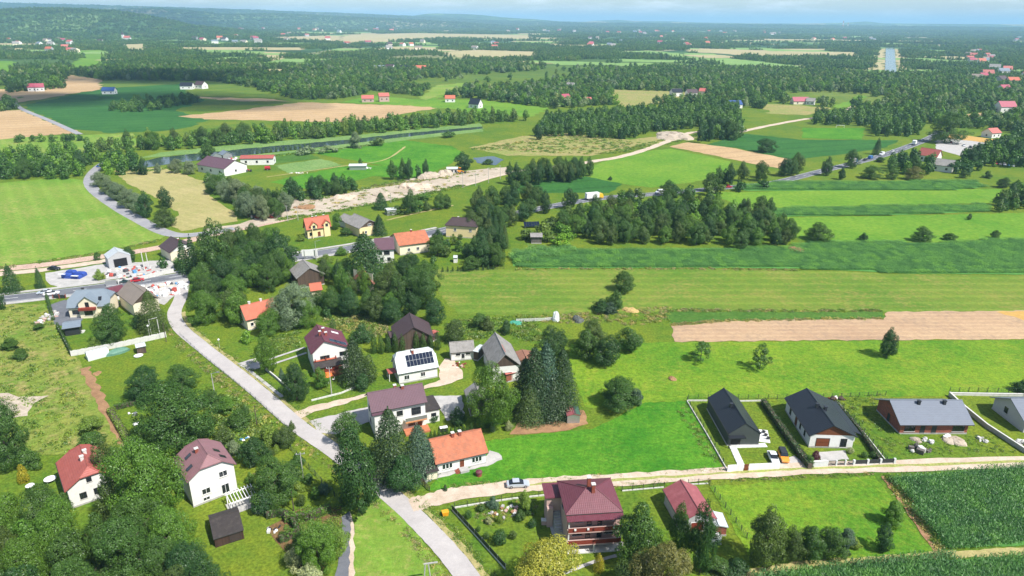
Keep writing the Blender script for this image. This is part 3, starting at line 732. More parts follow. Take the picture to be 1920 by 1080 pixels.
def LB(h, name, mat, x0, y0, z0, x1, y1, z1, parent=None):
    """box in house axes: x along the front left to right, y outwards from the front wall"""
    s = h.fs; yb = h.wy[s]
    def m(x, y): return (x if s < 0 else -x), s * (yb + y)
    p, q = m(x0, y0), m(x1, y1)
    mb = MB(); mb.box(min(p[0], q[0]), min(p[1], q[1]), z0, max(p[0], q[0]), max(p[1], q[1]), z1)
    return obj(name, mb, mat, parent or h.root)
def win_row(code, ts, z, w, h): return [(code, t, z, w, h) for t in ts]

# --- near houses
h = house('detached_house', 'three storey pink house with maroon hipped roof and red timber balconies', (1099, 915), (1116, 914), 10.0, (1118, 962), 7.6, 5.6,
          ('h', 4.3, 0), ('h', 4.3, 0), .35, W_PINK, None, R_MAROON, chim=((-.2, .9, 2.0), (.4, -.6, 1.6)), frame=FRAME_D,
          win=[('f', .22, 6.1, 1.6, 1.1), ('f', .42, 5.7, .9, 2.0), ('f', .62, 5.7, .9, 2.0), ('f', .8, 6.1, 1.8, 1.0), ('f', .2, 3.2, 1.7, 1.1), ('f', .4, 2.9, .9, 2.0), ('f', .62, 2.9, .9, 2.0), ('f', .8, 3.2, 1.8, 1.0),
               ('1', .5, 6.0, 1.2, 1.3), ('2', .5, 6.0, 1.2, 1.3), ('2', .5, 3.2, 1.2, 1.3)])
xl = (h.wx[1] - h.wx[-1]) / 2
for z0 in (1.9, 4.6):
    LB(h, 'balcony_slab', W_PINK, -xl, 0.02, z0 - .16, xl, 1.6, z0)
    rl = LB(h, 'balcony_rail', REDWOOD, -xl, 1.5, z0 + .08, xl, 1.58, z0 + 1.0)
    LB(h, 'handrail', W_PINK, -xl, 1.46, z0 + 1.0, xl, 1.61, z0 + 1.05, rl)
for x in (-xl + .1, 0, xl - .1):
    LB(h, 'balcony_post', CONCL if x else WHITEP, x - .12, 1.36, 0, x + .12, 1.44, 7.4 if x else 1.7)
LB(h, 'canopy', R_MAROON, -xl - .3, .02, 7.25, xl + .3, 1.95, 7.42)
LB(h, 'terrace_slab', CONCL, -xl, .05, -.05, xl, 1.7, .2)
LB(h, 'stair_tower', W_PINK, -xl - 2.6, -9.2, 0, -xl - .02, -6.6, 6.0)
LB(h, 'porch_roof', R_MAROON, -xl - 3.0, -10.6, 6.02, -xl - .0, -6.2, 6.2)
st = None
for i in range(9): LB(h, 'stair_step', CONC, -xl - 1.4, -6.6 + i * .5, 0, -xl - .05, -6.1 + i * .5, 2.9 - i * .3)
LB(h, 'side_wall', W_PINK, -xl - 2.6, -6.5, 0, -xl - 1.5, -5.6, 4.2)
for i in range(7):
    t = -xl + 1 + i * 1.15
    if i % 3 != 1: LB(h, 'flower_box', [WHITEP, REDWOOD][i % 2], t, 1.6, 5.2, t + .35, 1.8, 5.5)

house('garage', 'pale garage with faded red metal roof beside pink balcony house', (1276, 899), (1313, 960), 5.0, (1243, 918), 3.1, None, wall=W_GREY, roof=R_FADERED,
      win=[('2', .5, 1.3, 2.6, 2.2, 'garage', REDWOOD), ('1', .5, 1.6, 1.0, .8)], cat='garage')
house('lean_to', 'small lean-to with pale sheet roof behind the red garage', (1337, 958), (1348, 985), 2.6, (1330, 965), 2.2, 1.8, wall=W_BRICK, roof=R_WHITE, cat='shed', over=.2)

h = house('detached_house', 'white house with maroon roof, solar collectors and tiled terrace beside side road', (594, 608), (608, 639), 9.4, (574, 641), 6.2, (650, 640), wall=W_WHITE, gable=None, roof=R_MAROON, frame=FRAME_D,
          chim=((-.2, .9, 1.1), (.15, -.3, 1.0), (.2, 1.2, .9)), win=[('2', .24, 4.4, .8, 1.0), ('2', .33, 4.4, .8, 1.0), ('2', .42, 4.4, .8, 1.0), ('2', .84, 4.6, 1.7, 1.2), ('2', .86, 2.0, 1.6, 1.2), ('2', .42, 1.4, 1.8, 1.6), ('1', .3, 4.5, 1.2, 1.2)],
          pv=None)
s_ = 1 if h.W[1] > h.W[-1] else -1
for i in range(3):
    ds = Vector((0, -s_ * h.W[s_], 9.4 - 6.2)).normalized(); c = h.roofpt(s_, .72, .62 - .2 * i) + Vector((0, 0, .12)); m = MB(); dx = Vector((1, 0, 0))
    m.slab([c + dx * a_ * .85 + ds * b_ * .95 + Vector((0, 0, .06)) for a_, b_ in ((-1, -1), (1, -1), (1, 1), (-1, 1))], (0, 0, -.06)); po = obj('solar_collector', m, METAL, h.root)
    m = MB(); m.slab([c + dx * a_ * .78 + ds * b_ * .88 + Vector((0, 0, .075)) for a_, b_ in ((-1, -1), (1, -1), (1, 1), (-1, 1))], (0, 0, -.01)); obj('cell_face', m, PV, po)
for q_ in (.28, .42):
    m = MB(); c = h.roofpt(s_, -.5, q_) + Vector((0, 0, .06)); ds = Vector((0, -s_ * h.W[s_], 3.2)).normalized()
    m.slab([c + Vector((1, 0, 0)) * a_ * .5 + ds * b_ * .5 for a_, b_ in ((-1, -1), (1, -1), (1, 1), (-1, 1))], (0, 0, -.05)); obj('skylight', m, FRAME_W, h.ro)
xe = h.wx[1]
ter = MB(); ter.box(xe + .02, -h.wy[-1] + .1, 0, xe + 3.2, -h.wy[-1] + 7.0, 1.6); obj('terrace_base', ter, plain('terracotta_render', '#b8694c', .9, var=.1), h.root)
m = MB(); m.slab([(xe + .02, -h.wy[-1] - .2, 3.7), (xe + 3.4, -h.wy[-1] - .2, 3.2), (xe + 3.4, -h.wy[-1] + 7.2, 3.2), (xe + .02, -h.wy[-1] + 7.2, 3.7)], (0, 0, -.12)); obj('terrace_roof', m, R_BITUMEN, h.root)
for yy in (.2, 2.4, 4.6, 6.8): m = MB(); m.box(xe + 3.0, -h.wy[-1] + yy, 1.6, xe + 3.15, -h.wy[-1] + yy + .15, 3.25); obj('terrace_post', m, REDWOOD, h.root)
m = MB(); m.box(xe + 3.05, -h.wy[-1] + .1, 1.75, xe + 3.12, -h.wy[-1] + 7, 2.4); obj('terrace_rail', m, REDWOOD, h.root)
m = MB(); m.box(xe + .03, -h.wy[-1] + .1, 3.75, xe + .6, -h.wy[-1] + 6, 3.95); obj('upper_balcony', m, R_ORANGE2, h.root)
for yy in (.3, 3, 5.6): m = MB(); m.box(xe + .5, -h.wy[-1] + yy, 3.9, xe + .7, -h.wy[-1] + yy + .25, 4.6); obj('balcony_pillar', m, REDWOOD, h.root)

h = house('detached_house', 'white house with pale metal roof covered by sixteen solar panels', (744, 661), (803, 651), 7.4, (785, 695), 3.1, None, ('x', .9, .68), ('x', 1.6, .62), .35, W_WHITE, None, R_WHITE,
          chim=((-.05, -.5, .8),), win=[('f', .2, 1.6, 1.4, 1.3), ('f', .62, 1.7, 1.3, 1.3), ('1', .5, 4.2, 1, 1.2), ('1', .7, 1.5, 1.0, 1.9, 'door')], pv=(1, -.55, 1.17, .24, .80, 8, 2))
xl = h.a + .4
for z_, x_ in ((0, 0),):
    mb = MB(); s = h.fs; mb.box(h.wx[-1] - 2.2, -1.4, 2.3, h.wx[-1] - .02, 1.4, 2.45); obj('porch_roof', mb, R_RED, h.root)
    for yy in (-1.25, 1.2): mb = MB(); mb.box(h.wx[-1] - 2.1, yy, 0, h.wx[-1] - 1.95, yy + .15, 2.29); obj('porch_post', mb, WHITEP, h.root)

h = house('detached_house', 'large white house with plum roof, balcony and grey flat annex', (688, 737), (792, 718), 9.4, (760, 762), 6.6, None, over=.5, wall=W_WHITE, roof=R_PURPLE, frame=FRAME_D,
          chim=((.0, .3, .8), (.25, -.3, .7)), win=[('f', .82, 4.6, 2.2, 1.9), ('f', .5, 4.8, 1.4, 1.3), ('f', .3, 4.8, 1.4, 1.3), ('f', .72, 1.6, 1.6, 1.3), ('f', .88, 1.4, 1.0, 2.1, 'door'), ('1', .3, 4.7, 1.2, 1.3), ('1', .65, 4.7, 1.2, 1.3), ('1', .4, 1.7, 1.2, 1.3), ('f', .2, 1.7, 1.3, 1.3)])
xl = (h.wx[1] - h.wx[-1]) / 2
LB(h, 'balcony_slab', CONCL, xl * .15, .02, 2.85, xl, 1.5, 3.02); LB(h, 'balcony_rail', METAL, xl * .15, 1.42, 3.1, xl, 1.48, 3.95)
LB(h, 'balcony_fascia', plain('orange_render', '#c98a5c', .9), xl * .15, 1.5, 2.7, xl, 1.56, 3.05)
LB(h, 'terrace', plain('terracotta_tiles', '#b5714f', .8, var=.15), xl * .1, .02, 0, xl + .4, 2.6, .45)
LB(h, 'annex_wall', W_WHITE, xl + .02, -7.2, 0, xl + 3.6, -1.0, 3.3); LB(h, 'annex_roof', R_BITUMEN, xl + .03, -7.4, 3.31, xl + 3.9, -.7, 3.5)
LB(h, 'annex_window', GLASS, xl + 1.6, -1.0, 1.6, xl + 2.8, -.94, 2.5)
LB(h, 'corner_wing', W_WHITE, -xl, .02, 0, -xl + 3.0, 1.1, 6.25); LB(h, 'wing_roof', R_PURPLE, -xl - .5, .0, 6.26, -xl + 3.4, 1.5, 6.42)

h = house('bungalow', 'low white bungalow with weathered orange clay tile roof beside dirt track', (804, 825), (902, 804), 5.9, (866, 860), 2.95, None, over=.5, wall=W_WHITE, gable=W_CREAM, roof=R_ORANGE, frame=FRAME_W,
          chim=((-.12, -.25, .9), (.15, -.25, .9)), win=[('f', .13, 1.6, .75, 1.3), ('f', .2, 1.6, .75, 1.3), ('f', .27, 1.6, .75, 1.3), ('f', .5, 1.35, 1.1, 2.1, 'door', DOORBR), ('f', .74, 1.6, .75, 1.3), ('f', .81, 1.6, .75, 1.3), ('f', .88, 1.6, .75, 1.3)])
xl = (h.wx[1] - h.wx[-1]) / 2
for i in range(4): LB(h, 'step', BRICKCH, -1.0 - i * .3 + .2, .03, 0, -.7 - i * .3 + .2, 1.4, .55 - i * .13)
LB(h, 'porch_slab', CONC, -.8, .03, 0, 1.1, 1.6, .56)
LB(h, 'shed_wall', W_CREAM, -xl - 2.6, -.6, 0, -xl - .4, 1.2, 2.1); LB(h, 'shed_roof', R_BITUMEN, -xl - 2.8, -1.0, 2.11, -xl - .1, 1.7, 2.24)

h = house('cottage', 'white cottage with bright red half-hipped roof at left of wood', (150, 834), (165, 874), 7.4, (109, 883), 4.4, (200, 856), ('x', 1.3, .55), ('x', 1.3, .6), .45, W_WHITE, None, R_RED, chim=((-.25, .3, .7, CONCL), (.2, -.5, .8, CONCL)),
          win=[('2', .62, 2.0, 1.2, 1.4), ('2', .3, 2.0, 1.2, 1.4), ('2', .5, 5.0, .9, 1.0)], frame=FRAME_D)
h = house('detached_house', 'two storey white house with faded mauve half-hipped roof and white pergola', (371, 824), (390, 852), 9.6, (333, 876), 6.3, (426, 846), ('x', 1.6, .5), ('x', 1.6, .55), .45, W_WHITE, None, R_MAUVE, chim=((-.1, -1.2, .8),),
          win=[('2', .32, 2.6, 1.6, 1.3), ('2', .74, 5.0, 1.6, 1.3), ('2', .74, 1.5, 1.5, 2.2), ('2', .3, .9, 1.3, .8), ('1', .5, 4.6, 1.2, 1.2)], sky=((1, -.4, .45), (1, .6, .3), (-1, .1, .5), (-1, .8, .4)))
h = house('detached_house', 'cream house with blue-grey roof and gabled bay beside main road', (143, 544), (196, 541), 7.8, (165, 576), 3.5, None, ('x', 2.2, .45), ('x', 2.0, .5), .4, W_CREAM, None, R_BLUEGREY, chim=((-.6, .5, .8, FRAME_D),),
          win=[('f', .16, 1.9, 1.9, 1.4), ('f', .88, 1.9, 1.4, 1.4), ('1', .5, 2.0, 1.1, 1.2)], frame=FRAME_D, sky=((1, .75, .45),))
s = h.fs; L3 = 5.0; yb = h.wy[s]
bay = MB(); bay.box(-L3 / 2, min(s * (yb - 3), s * (yb + .9)), 0, L3 / 2, max(s * (yb - 3), s * (yb + .9)), 5.2); obj('bay_wall', bay, W_CREAM, h.root)
gb = MB(); gb.poly([(-L3 / 2, s * (yb + .9), 5.2), (L3 / 2, s * (yb + .9), 5.2), (0, s * (yb + .9), 7.2)]); obj('bay_gable', gb, W_CREAM, h.root)
br = MB()
for q in (-1, 1): br.slab([Vector((0, s * (yb + 1.3), 7.4)), Vector((0, s * (yb - 3.4), 7.4)), Vector((q * (L3 / 2 + .5), s * (yb - 3.4), 4.9)), Vector((q * (L3 / 2 + .5), s * (yb + 1.3), 4.9))], (0, 0, -.15))
obj('bay_roof', br, R_BLUEGREY, h.root)
opening(h.root, FRAME_D, Vector((0, s * (yb + .9), 4.4)), Vector((-s, 0, 0)), Vector((0, s, 0)), 1.1, 1.9, 'window')
opening(h.root, FRAME_D, Vector((0, s * (yb + .9), 1.7)), Vector((-s, 0, 0)), Vector((0, s, 0)), 2.4, 1.5, 'window')
LB(h, 'balcony', REDWOOD, -2.4, .9, 2.9, 2.4, 1.9, 3.7)
house('barn', 'barn with brown-grey roof and dark gable right of cream house', (240.6, 526), (270, 547), 7.6, (231, 560), 4.2, None, wall=W_CREAM, gable=W_WOOD, roof=R_BROWN, cat='barn')
house('shed', 'low shed with maroon roof tucked behind brown-roofed barn', (202, 541), (229, 534), 3.9, 3.2, 3.1, wall=W_WHITE, roof=R_MAROON, cat='shed')
h = house('warehouse', 'pale metal warehouse with broad black doorway by hay field', (214, 463), (221, 471), 6.2, (247, 480), 4.0, (200, 484), over=.1, wall=W_GREY, roof=seams('pale_steel_sheet', '#b9bfc2', 'X', .5, .5), plinth=False, cat='warehouse',
          win=[('2', .52, 1.7, 4.6, 3.3, 'garage', plain('doorway_shade_paint', (.012, .012, .014), .9))], frame=METAL)  # flat panel: the darkness inside the doorway is painted as its black colour
house('house', 'house with dark brown roof beside bend of grey lane', (320, 443), (341, 455), 6.8, 5.2, 3.8, None, wall=W_CREAM, gable=W_WHITE, roof=R_DBROWN, chim=((.2, .3, .7),), win=[('2', .3, 1.8, 1.2, 1.2), ('2', .7, 1.8, 1.2, 1.2)])
h = house('detached_house', 'yellow house with orange roof and two front dormers behind main road', (569, 410), (616, 403), 8.6, (606, 427), 4.0, None, over=.5, wall=W_YELLOW, roof=R_ORANGE2, chim=((-.3, .2, .7), (.0, .2, .7), (.6, .2, .7)), frame=FRAME_D,
          win=[('1', .5, 5.4, 2.0, 1.4), ('1', .5, 2.0, 1.2, 1.3), ('f', .15, 1.9, 1.4, 1.5), ('f', .9, 1.9, 1.2, 1.5), ('f', .5, 1.4, 1.2, 2.1, 'door')])
s = h.fs; yb = h.wy[s]
for xc in (-2.2, 3.4):
    xx = xc if s < 0 else -xc
    d_ = MB(); d_.box(xx - 1.3, min(s * (yb - 2.6), s * (yb + .7)), 0 if xc > 0 else 4.2, xx + 1.3, max(s * (yb - 2.6), s * (yb + .7)), 5.8); obj('dormer_wall', d_, W_YELLOW, h.root)
    d_ = MB()
    for q in (-1, 1): d_.slab([Vector((xx, s * (yb + 1.1), 7.3)), Vector((xx, s * (yb - 3.2), 7.3)), Vector((xx + q * 1.9, s * (yb - 3.2), 5.5)), Vector((xx + q * 1.9, s * (yb + 1.1), 5.5))], (0, 0, -.15))
    obj('dormer_roof', d_, R_ORANGE2, h.ro)
    g_ = MB(); g_.poly([(xx - 1.3, s * (yb + .7), 5.8), (xx + 1.3, s * (yb + .7), 5.8), (xx, s * (yb + .7), 7.0)]); obj('dormer_gable', g_, W_YELLOW, h.root)
    opening(h.root, FRAME_D, Vector((xx, s * (yb + .7), 5.1)), Vector((-s, 0, 0)), Vector((0, s, 0)), 1.2, 1.2, 'window')
LB(h, 'porch_post', W_YELLOW, -3.2, .6, 0, -2.9, .9, 4.1)
house('detached_house', 'yellow house with weathered grey roof right of orange-roofed house', (664, 400), (693, 412), 7.2, 5.4, 4.2, None, wall=W_YELLOW, gable=W_WOOD, roof=R_GREY, win=[('2', .3, 1.9, 1.2, 1.2), ('2', .7, 1.9, 1.2, 1.2), ('2', .5, 4.9, 1.6, 1.0)])
house('outbuilding', 'low white outbuilding with grey roof beside yellow grey-roofed house', (645, 400), (664, 407), 5.2, 3.8, 3.4, None, wall=W_WHITE, roof=R_GREY, win=[('2', .5, 1.6, 1.0, 1.0)])
house('detached_house', 'white house with plum roof and upper balcony among dark trees', (701, 447), (738, 445), 8.4, (728, 468), 5.6, None, wall=W_WHITE, roof=R_PURPLE, frame=FRAME_D, win=[('f', .25, 4.3, 1.2, 1.3), ('f', .6, 4.2, 2.2, 1.6), ('f', .3, 1.6, 1.3, 1.4), ('f', .7, 1.6, 1.3, 1.4)])
house('house', 'long house with worn orange tile roof behind plum-roofed white house', (738, 438), (797, 431), 7.4, (766, 459), 4.2, None, wall=W_CREAM, roof=R_ORANGE, chim=((.1, 0, .8),), win=[('f', .3, 2, 1.2, 1.3), ('f', .6, 2, 1.2, 1.3)])
h = house('detached_house', 'house with grey-brown hipped roof half hidden by dark trees', (848, 407), (884, 409), 8.6, (868, 424), 5.4, None, ('h', 3.0, 0), ('h', 3.0, 0), wall=W_YELLOW, roof=R_DBROWN, win=[('f', .3, 3.5, 1.2, 1.3), ('f', .8, 3.5, 1.2, 1.3)], chim=((-.4, .4, .8),))
house('barn', 'old barn with grey roof and dark timber gable among trees', (567, 486), (581, 502), 7.2, 5.0, 4.0, None, wall=W_WOOD, gable=W_WOOD, roof=R_GREY, cat='barn')
house('shed', 'small shed with bright orange roof below old timber barn', (579, 532), (602, 529), 4.4, (592, 545), 2.6, None, wall=W_CREAM, roof=R_ORANGE2, cat='shed')
house('house', 'house with bright orange roof half buried in trees beside side road', (450, 574), (512, 559), 7.2, (490, 594), 3.6, None, wall=W_CREAM, roof=R_ORANGE2, chim=((-.45, .2, .8, CONCL), (.25, .2, .8, CONCL)), win=[('f', .15, 1.8, 1.0, 1.2), ('1', .5, 1.8, 1, 1.2)])
house('house', 'house with steep terracotta pyramid roof hidden among trees', (679, 504), (681, 504.5), 8.6, (690, 528), 4.2, None, ('h', 4.6, 0), ('h', 4.6, 0), wall=W_CREAM, roof=seams('faded_terracotta_roof', '#a8695a', 'X', .3, .8, tile=.25), win=[('f', .5, 2, 1.2, 1.2)])
house('barn', 'timber barn with dark plum roof behind row of thuja shrubs', (767.5, 586), (776, 613), 7.4, 5.6, 3.6, None, wall=W_WOOD, gable=W_WOOD, roof=R_DBROWN, cat='barn')
house('shed', 'low shed with pink sheet roof beside plum-roofed barn', (806, 620), (815, 623), 2.9, 1.9, 2.5, wall=W_WOOD, roof=R_SALMON, cat='shed', over=.2)
house('shed', 'low annex with dark roof behind thuja row left of barn', (728, 624), (760, 619), 3.4, 2.2, 2.8, wall=W_WOOD, roof=R_DBROWN, cat='shed', over=.2)
house('outbuilding', 'white outbuilding with grey shingle roof beside solar panel house', (842, 642), (888, 638), 4.9, (868, 660), 2.7, None, over=.3, wall=W_WHITE, roof=R_GREY, frame=FRAME_D, win=[('f', .3, 1.9, 1.2, .6), ('f', .52, 1.3, .8, 1.2), ('f', .74, 1.9, 1.2, .6)])
house('shed', 'little link shed with pale roof between white outbuilding and barn', (893, 650), (903, 652), 3.2, 2.3, 2.9, wall=W_WOOD, roof=R_WHITE, cat='shed', over=.2)
h = house('barn', 'large barn with grey shingle roof and dark timber gable', (928, 622.5), (948, 664), 8.4, (909, 664), 4.4, (966, 660), over=.5, wall=W_WHITE, gable=W_WOOD, roof=R_GREY, cat='barn', win=[('2', .5, 1.6, 3, 2.6, 'garage', W_WOOD)])
rp_ = MB(); rp_.slab([h.roofpt(1, .1, .9) + Vector((0, 0, .1)), h.roofpt(1, .75, .9) + Vector((0, 0, .1)), Vector((h.a * .75, 0, 8.5)), Vector((h.a * .1, 0, 8.5))], (0, 0, -.06)); obj('ridge_sheet', rp_, R_RED, h.ro)
house('lean_to', 'brick lean-to with salmon roof below barn gable', (943, 692), (972, 686), 3.2, 1.9, 2.5, wall=W_BRICK, roof=R_SALMON, cat='shed', over=.2)
house('lean_to', 'rusty roofed lean-to on far side of large grey barn', (979, 655), (987, 672), 3.2, 2.6, 2.6, wall=W_WOOD, roof=plain('rusty_sheet', '#8a6250', .8, var=.25, vscale=.8), cat='shed', over=.2)
house('shed', 'grey boarded shed half hidden behind bright walnut tree', (890, 716), (900, 746), 5.0, (872, 738), 3.0, None, wall=W_GREYW, gable=W_GREYW, roof=R_GREY, cat='shed')
h = house('tin_shed', 'small metal shed with red, dark and green roof on bare ground', (1071, 760), (1076, 776), 2.7, 1.6, 2.3, wall=METAL, roof=R_FADERED, cat='shed', over=.12, plinth=False)
for q0, q1, mt_ in ((0, .62, seams('green_sheet_roof', '#3f5f4c', 'X', .4, .6)), (.64, 1.0, R_DBROWN)):
    m = MB(); m.slab([h.roofpt(1, x_, q_) + Vector((0, 0, .06)) for x_, q_ in ((-1, q0), (1, q0), (1, q1), (-1, q1))], (0, 0, -.04)); obj('roof_sheet', m, mt_, h.ro)

h = house('modern_house', 'black gabled modern house with seam roof left of white modern house', (1357, 727), (1399, 793.5), 5.9, (1346, 779), 3.2, (1407, 782), over=.12, wall=W_DARK, gable=W_DARK, roof=R_BLACK, frame=FRAME_D,
          chim=((.0, -.7, .8, DARKM),), win=[('2', .25, 1.25, 2.2, 2.3, 'door', plain('recess_shade_paint', (.02, .016, .014), .8)), ('b', .5, 1.4, 2.0, 2.2)])  # no recess is built; its shade is painted as a flat dark panel
m = MB(); m.box(h.wx[1] + .03, -h.wy[-1] - .1, 2.55, h.wx[1] + 1.2, -h.wy[-1] + 3.6, 2.72); obj('porch_roof', m, R_BLACK, h.root)
m = MB(); m.box(h.wx[1] + .95, -h.wy[-1] - .05, 0, h.wx[1] + 1.1, -h.wy[-1] + .15, 2.54); obj('porch_post', m, DARKM, h.root)
h = house('modern_house', 'white modern house with black seam roof and brown garage door', (1512.6, 727.5), (1564, 798), 6.1, (1500, 790), 3.3, (1572, 772), over=.5, wall=W_WHITE, gable=W_WOODR, roof=R_BLACK, frame=FRAME_D,
          chim=((.0, -.6, .9, DARKM), (.1, 1.0, .8, DARKM)), win=[('2', .3, 1.3, 3.0, 2.4, 'garage', DOORBR), ('2', .78, 1.4, 1.4, 2.2), ('f', .2, 1.6, 1.0, 1.6), ('f', .45, 1.3, 1.2, 2.3, 'door', DOORBR), ('f', .62, 1.7, .8, 1.4), ('f', .8, 1.7, .8, 1.4)])
s = 1 if h.roofpt(1, 0, 0).y > 0 else 1
wm_ = MB(); wm_.slab([Vector((-h.a, h.W[1] - .2, 3.38)), Vector((h.a * .72, h.W[1] - .2, 3.38)), Vector((h.a * .72, h.W[1] + 2.0, 2.5)), Vector((-h.a, h.W[1] + 2.0, 2.5))], (0, 0, -.16)); obj('wing_roof', wm_, R_BLACK, h.ro)
wm_ = MB(); wm_.box(-h.a + .5, h.wy[1] + .01, 0, h.a * .6, h.wy[1] + 1.7, 2.5); obj('wing_wall', wm_, W_WHITE, h.root)
h = house('bungalow', 'unfinished red brick bungalow with slate grey tiled roof', (1668, 750), (1804, 750), 6.0, (1760, 797), 2.9, None, over=.75, wall=W_BRICK, roof=R_SLATE, frame=FRAME_D, chim=((-.25, -.9, .8, DARKM), (.45, -.9, .8, DARKM)),
          win=[('f', .14, 1.5, 2.4, 1.5), ('f', .33, 1.2, 1.1, 2.1, 'door', DARKM), ('f', .5, 1.2, 1.1, 2.1, 'door', DARKM), ('f', .86, 1.5, 2.8, 1.6), ('1', .5, 1.3, 1.0, 2.0, 'door', DARKM)])
house('bungalow', 'grey rendered bungalow with slate roof at right edge of frame', (1895, 747), (2010, 746), 6.0, (1960, 794), 2.9, None, over=.75, wall=W_GREY, roof=R_SLATE, frame=FRAME_D, win=[('1', .4, 2.2, 1.2, 1.5), ('f', .3, 1.5, 2, 1.5)])

h = house('garden_shed', 'dark brown open-fronted garden shed on lawn by the wood', (392, 974), (448, 957), 3.0, (435, 1000), 2.1, (405, 962), over=.15, wall=planks('dark_stained_boards', '#4a342c', .2, 'XY'), roof=R_BITUMEN, cat='shed', plinth=False, frame=FRAME_D,
          win=[('f', .72, 1.0, 1.9, 1.7, 'door', plain('interior_shade_paint', (.05, .035, .03), .9))])  # open front is a flat panel, coloured with the shade of the inside
house('summerhouse', 'small garden pavilion with blue-grey roof below cream house', (117, 606), (152, 601), 3.3, 3.0, 2.6, wall=DARKM, roof=R_BLUEGREY, cat='pavilion', over=.5, plinth=False)
house('shed', 'little white hut with pale roof in the meadow garden', (253, 647), (272, 643), 2.4, 1.5, 2.1, wall=W_WOOD, roof=R_WHITE, cat='hut', over=.15, plinth=False)
house('shed', 'grey shack beside ground solar array in orchard', (994, 437), (1017, 437), 4.0, 2.6, 3.0, wall=W_GREYW, roof=R_GREY, cat='shed')
house('shed', 'small pale metal shed in garden above main road', (723, 391), (741, 389), 3.0, 2.4, 2.6, wall=METAL, roof=R_WHITE, cat='shed', over=.1)
house('kennel', 'tiny white hut with dark opening in shaded garden', (850, 479), (858, 479), 2.6, 1.4, 2.1, wall=W_WHITE, roof=R_WHITE, cat='hut', over=.1, plinth=False)
# --- middle distance and far houses
def far_house(label, u, v, L, W_, ze, zr, roof, wall, ang=0.0, group=None, wins=3, name='house', gable=None, cat='house'):
    c = G(u, v); ex = Vector((math.cos(ang), math.sin(ang), 0)); a = c - ex * L / 2; b_ = c + ex * L / 2
    pa = proj((a.x, a.y, zr))[:2]; pb = proj((b_.x, b_.y, zr))[:2]
    w = [('f', (i + .5) / wins, ze * .5, 1.3, 1.4) for i in range(wins)] + [('1', .5, ze * .5, 1.2, 1.3), ('2', .5, ze * .5, 1.2, 1.3)] if wins else []
    return house(name, label, pa, pb, zr, W_ / 2, ze, wall=wall, roof=roof, win=w, group=group, over=.4, gable=gable, plinth=False, frame=FRAME_D, cat=cat)
far_house('farm hall with mauve roof and white gable near river', 418, 322, 26, 17, 4.5, 8.5, R_PURPLE, W_WHITE, -.55, name='farm_hall', cat='barn')
far_house('long low white shed with red roof beside farm hall', 485, 307, 21, 9, 4.2, 5.6, R_RED, W_WHITE, .12, name='long_shed', cat='barn')
far_house('left of two grey metal sheds behind farm hall', 404, 299, 9, 7, 3.2, 5.2, R_BLUEGREY, METAL, -.9, name='metal_shed', cat='shed', wins=0)
far_house('right of two grey metal sheds behind farm hall', 424, 297, 9, 7, 3.2, 5.2, R_BLUEGREY, METAL, -.9, name='metal_shed', cat='shed', wins=0)
far_house('white site cabin beside orange loader', 848, 325, 7, 4, 3.2, 3.9, R_WHITE, W_WHITE, .1, name='site_cabin', cat='cabin')
far_house('open pale shelter standing in green meadow', 672, 317, 11, 7, 2.6, 3.3, R_WHITE, METAL, .1, name='shelter', cat='shelter', wins=0)
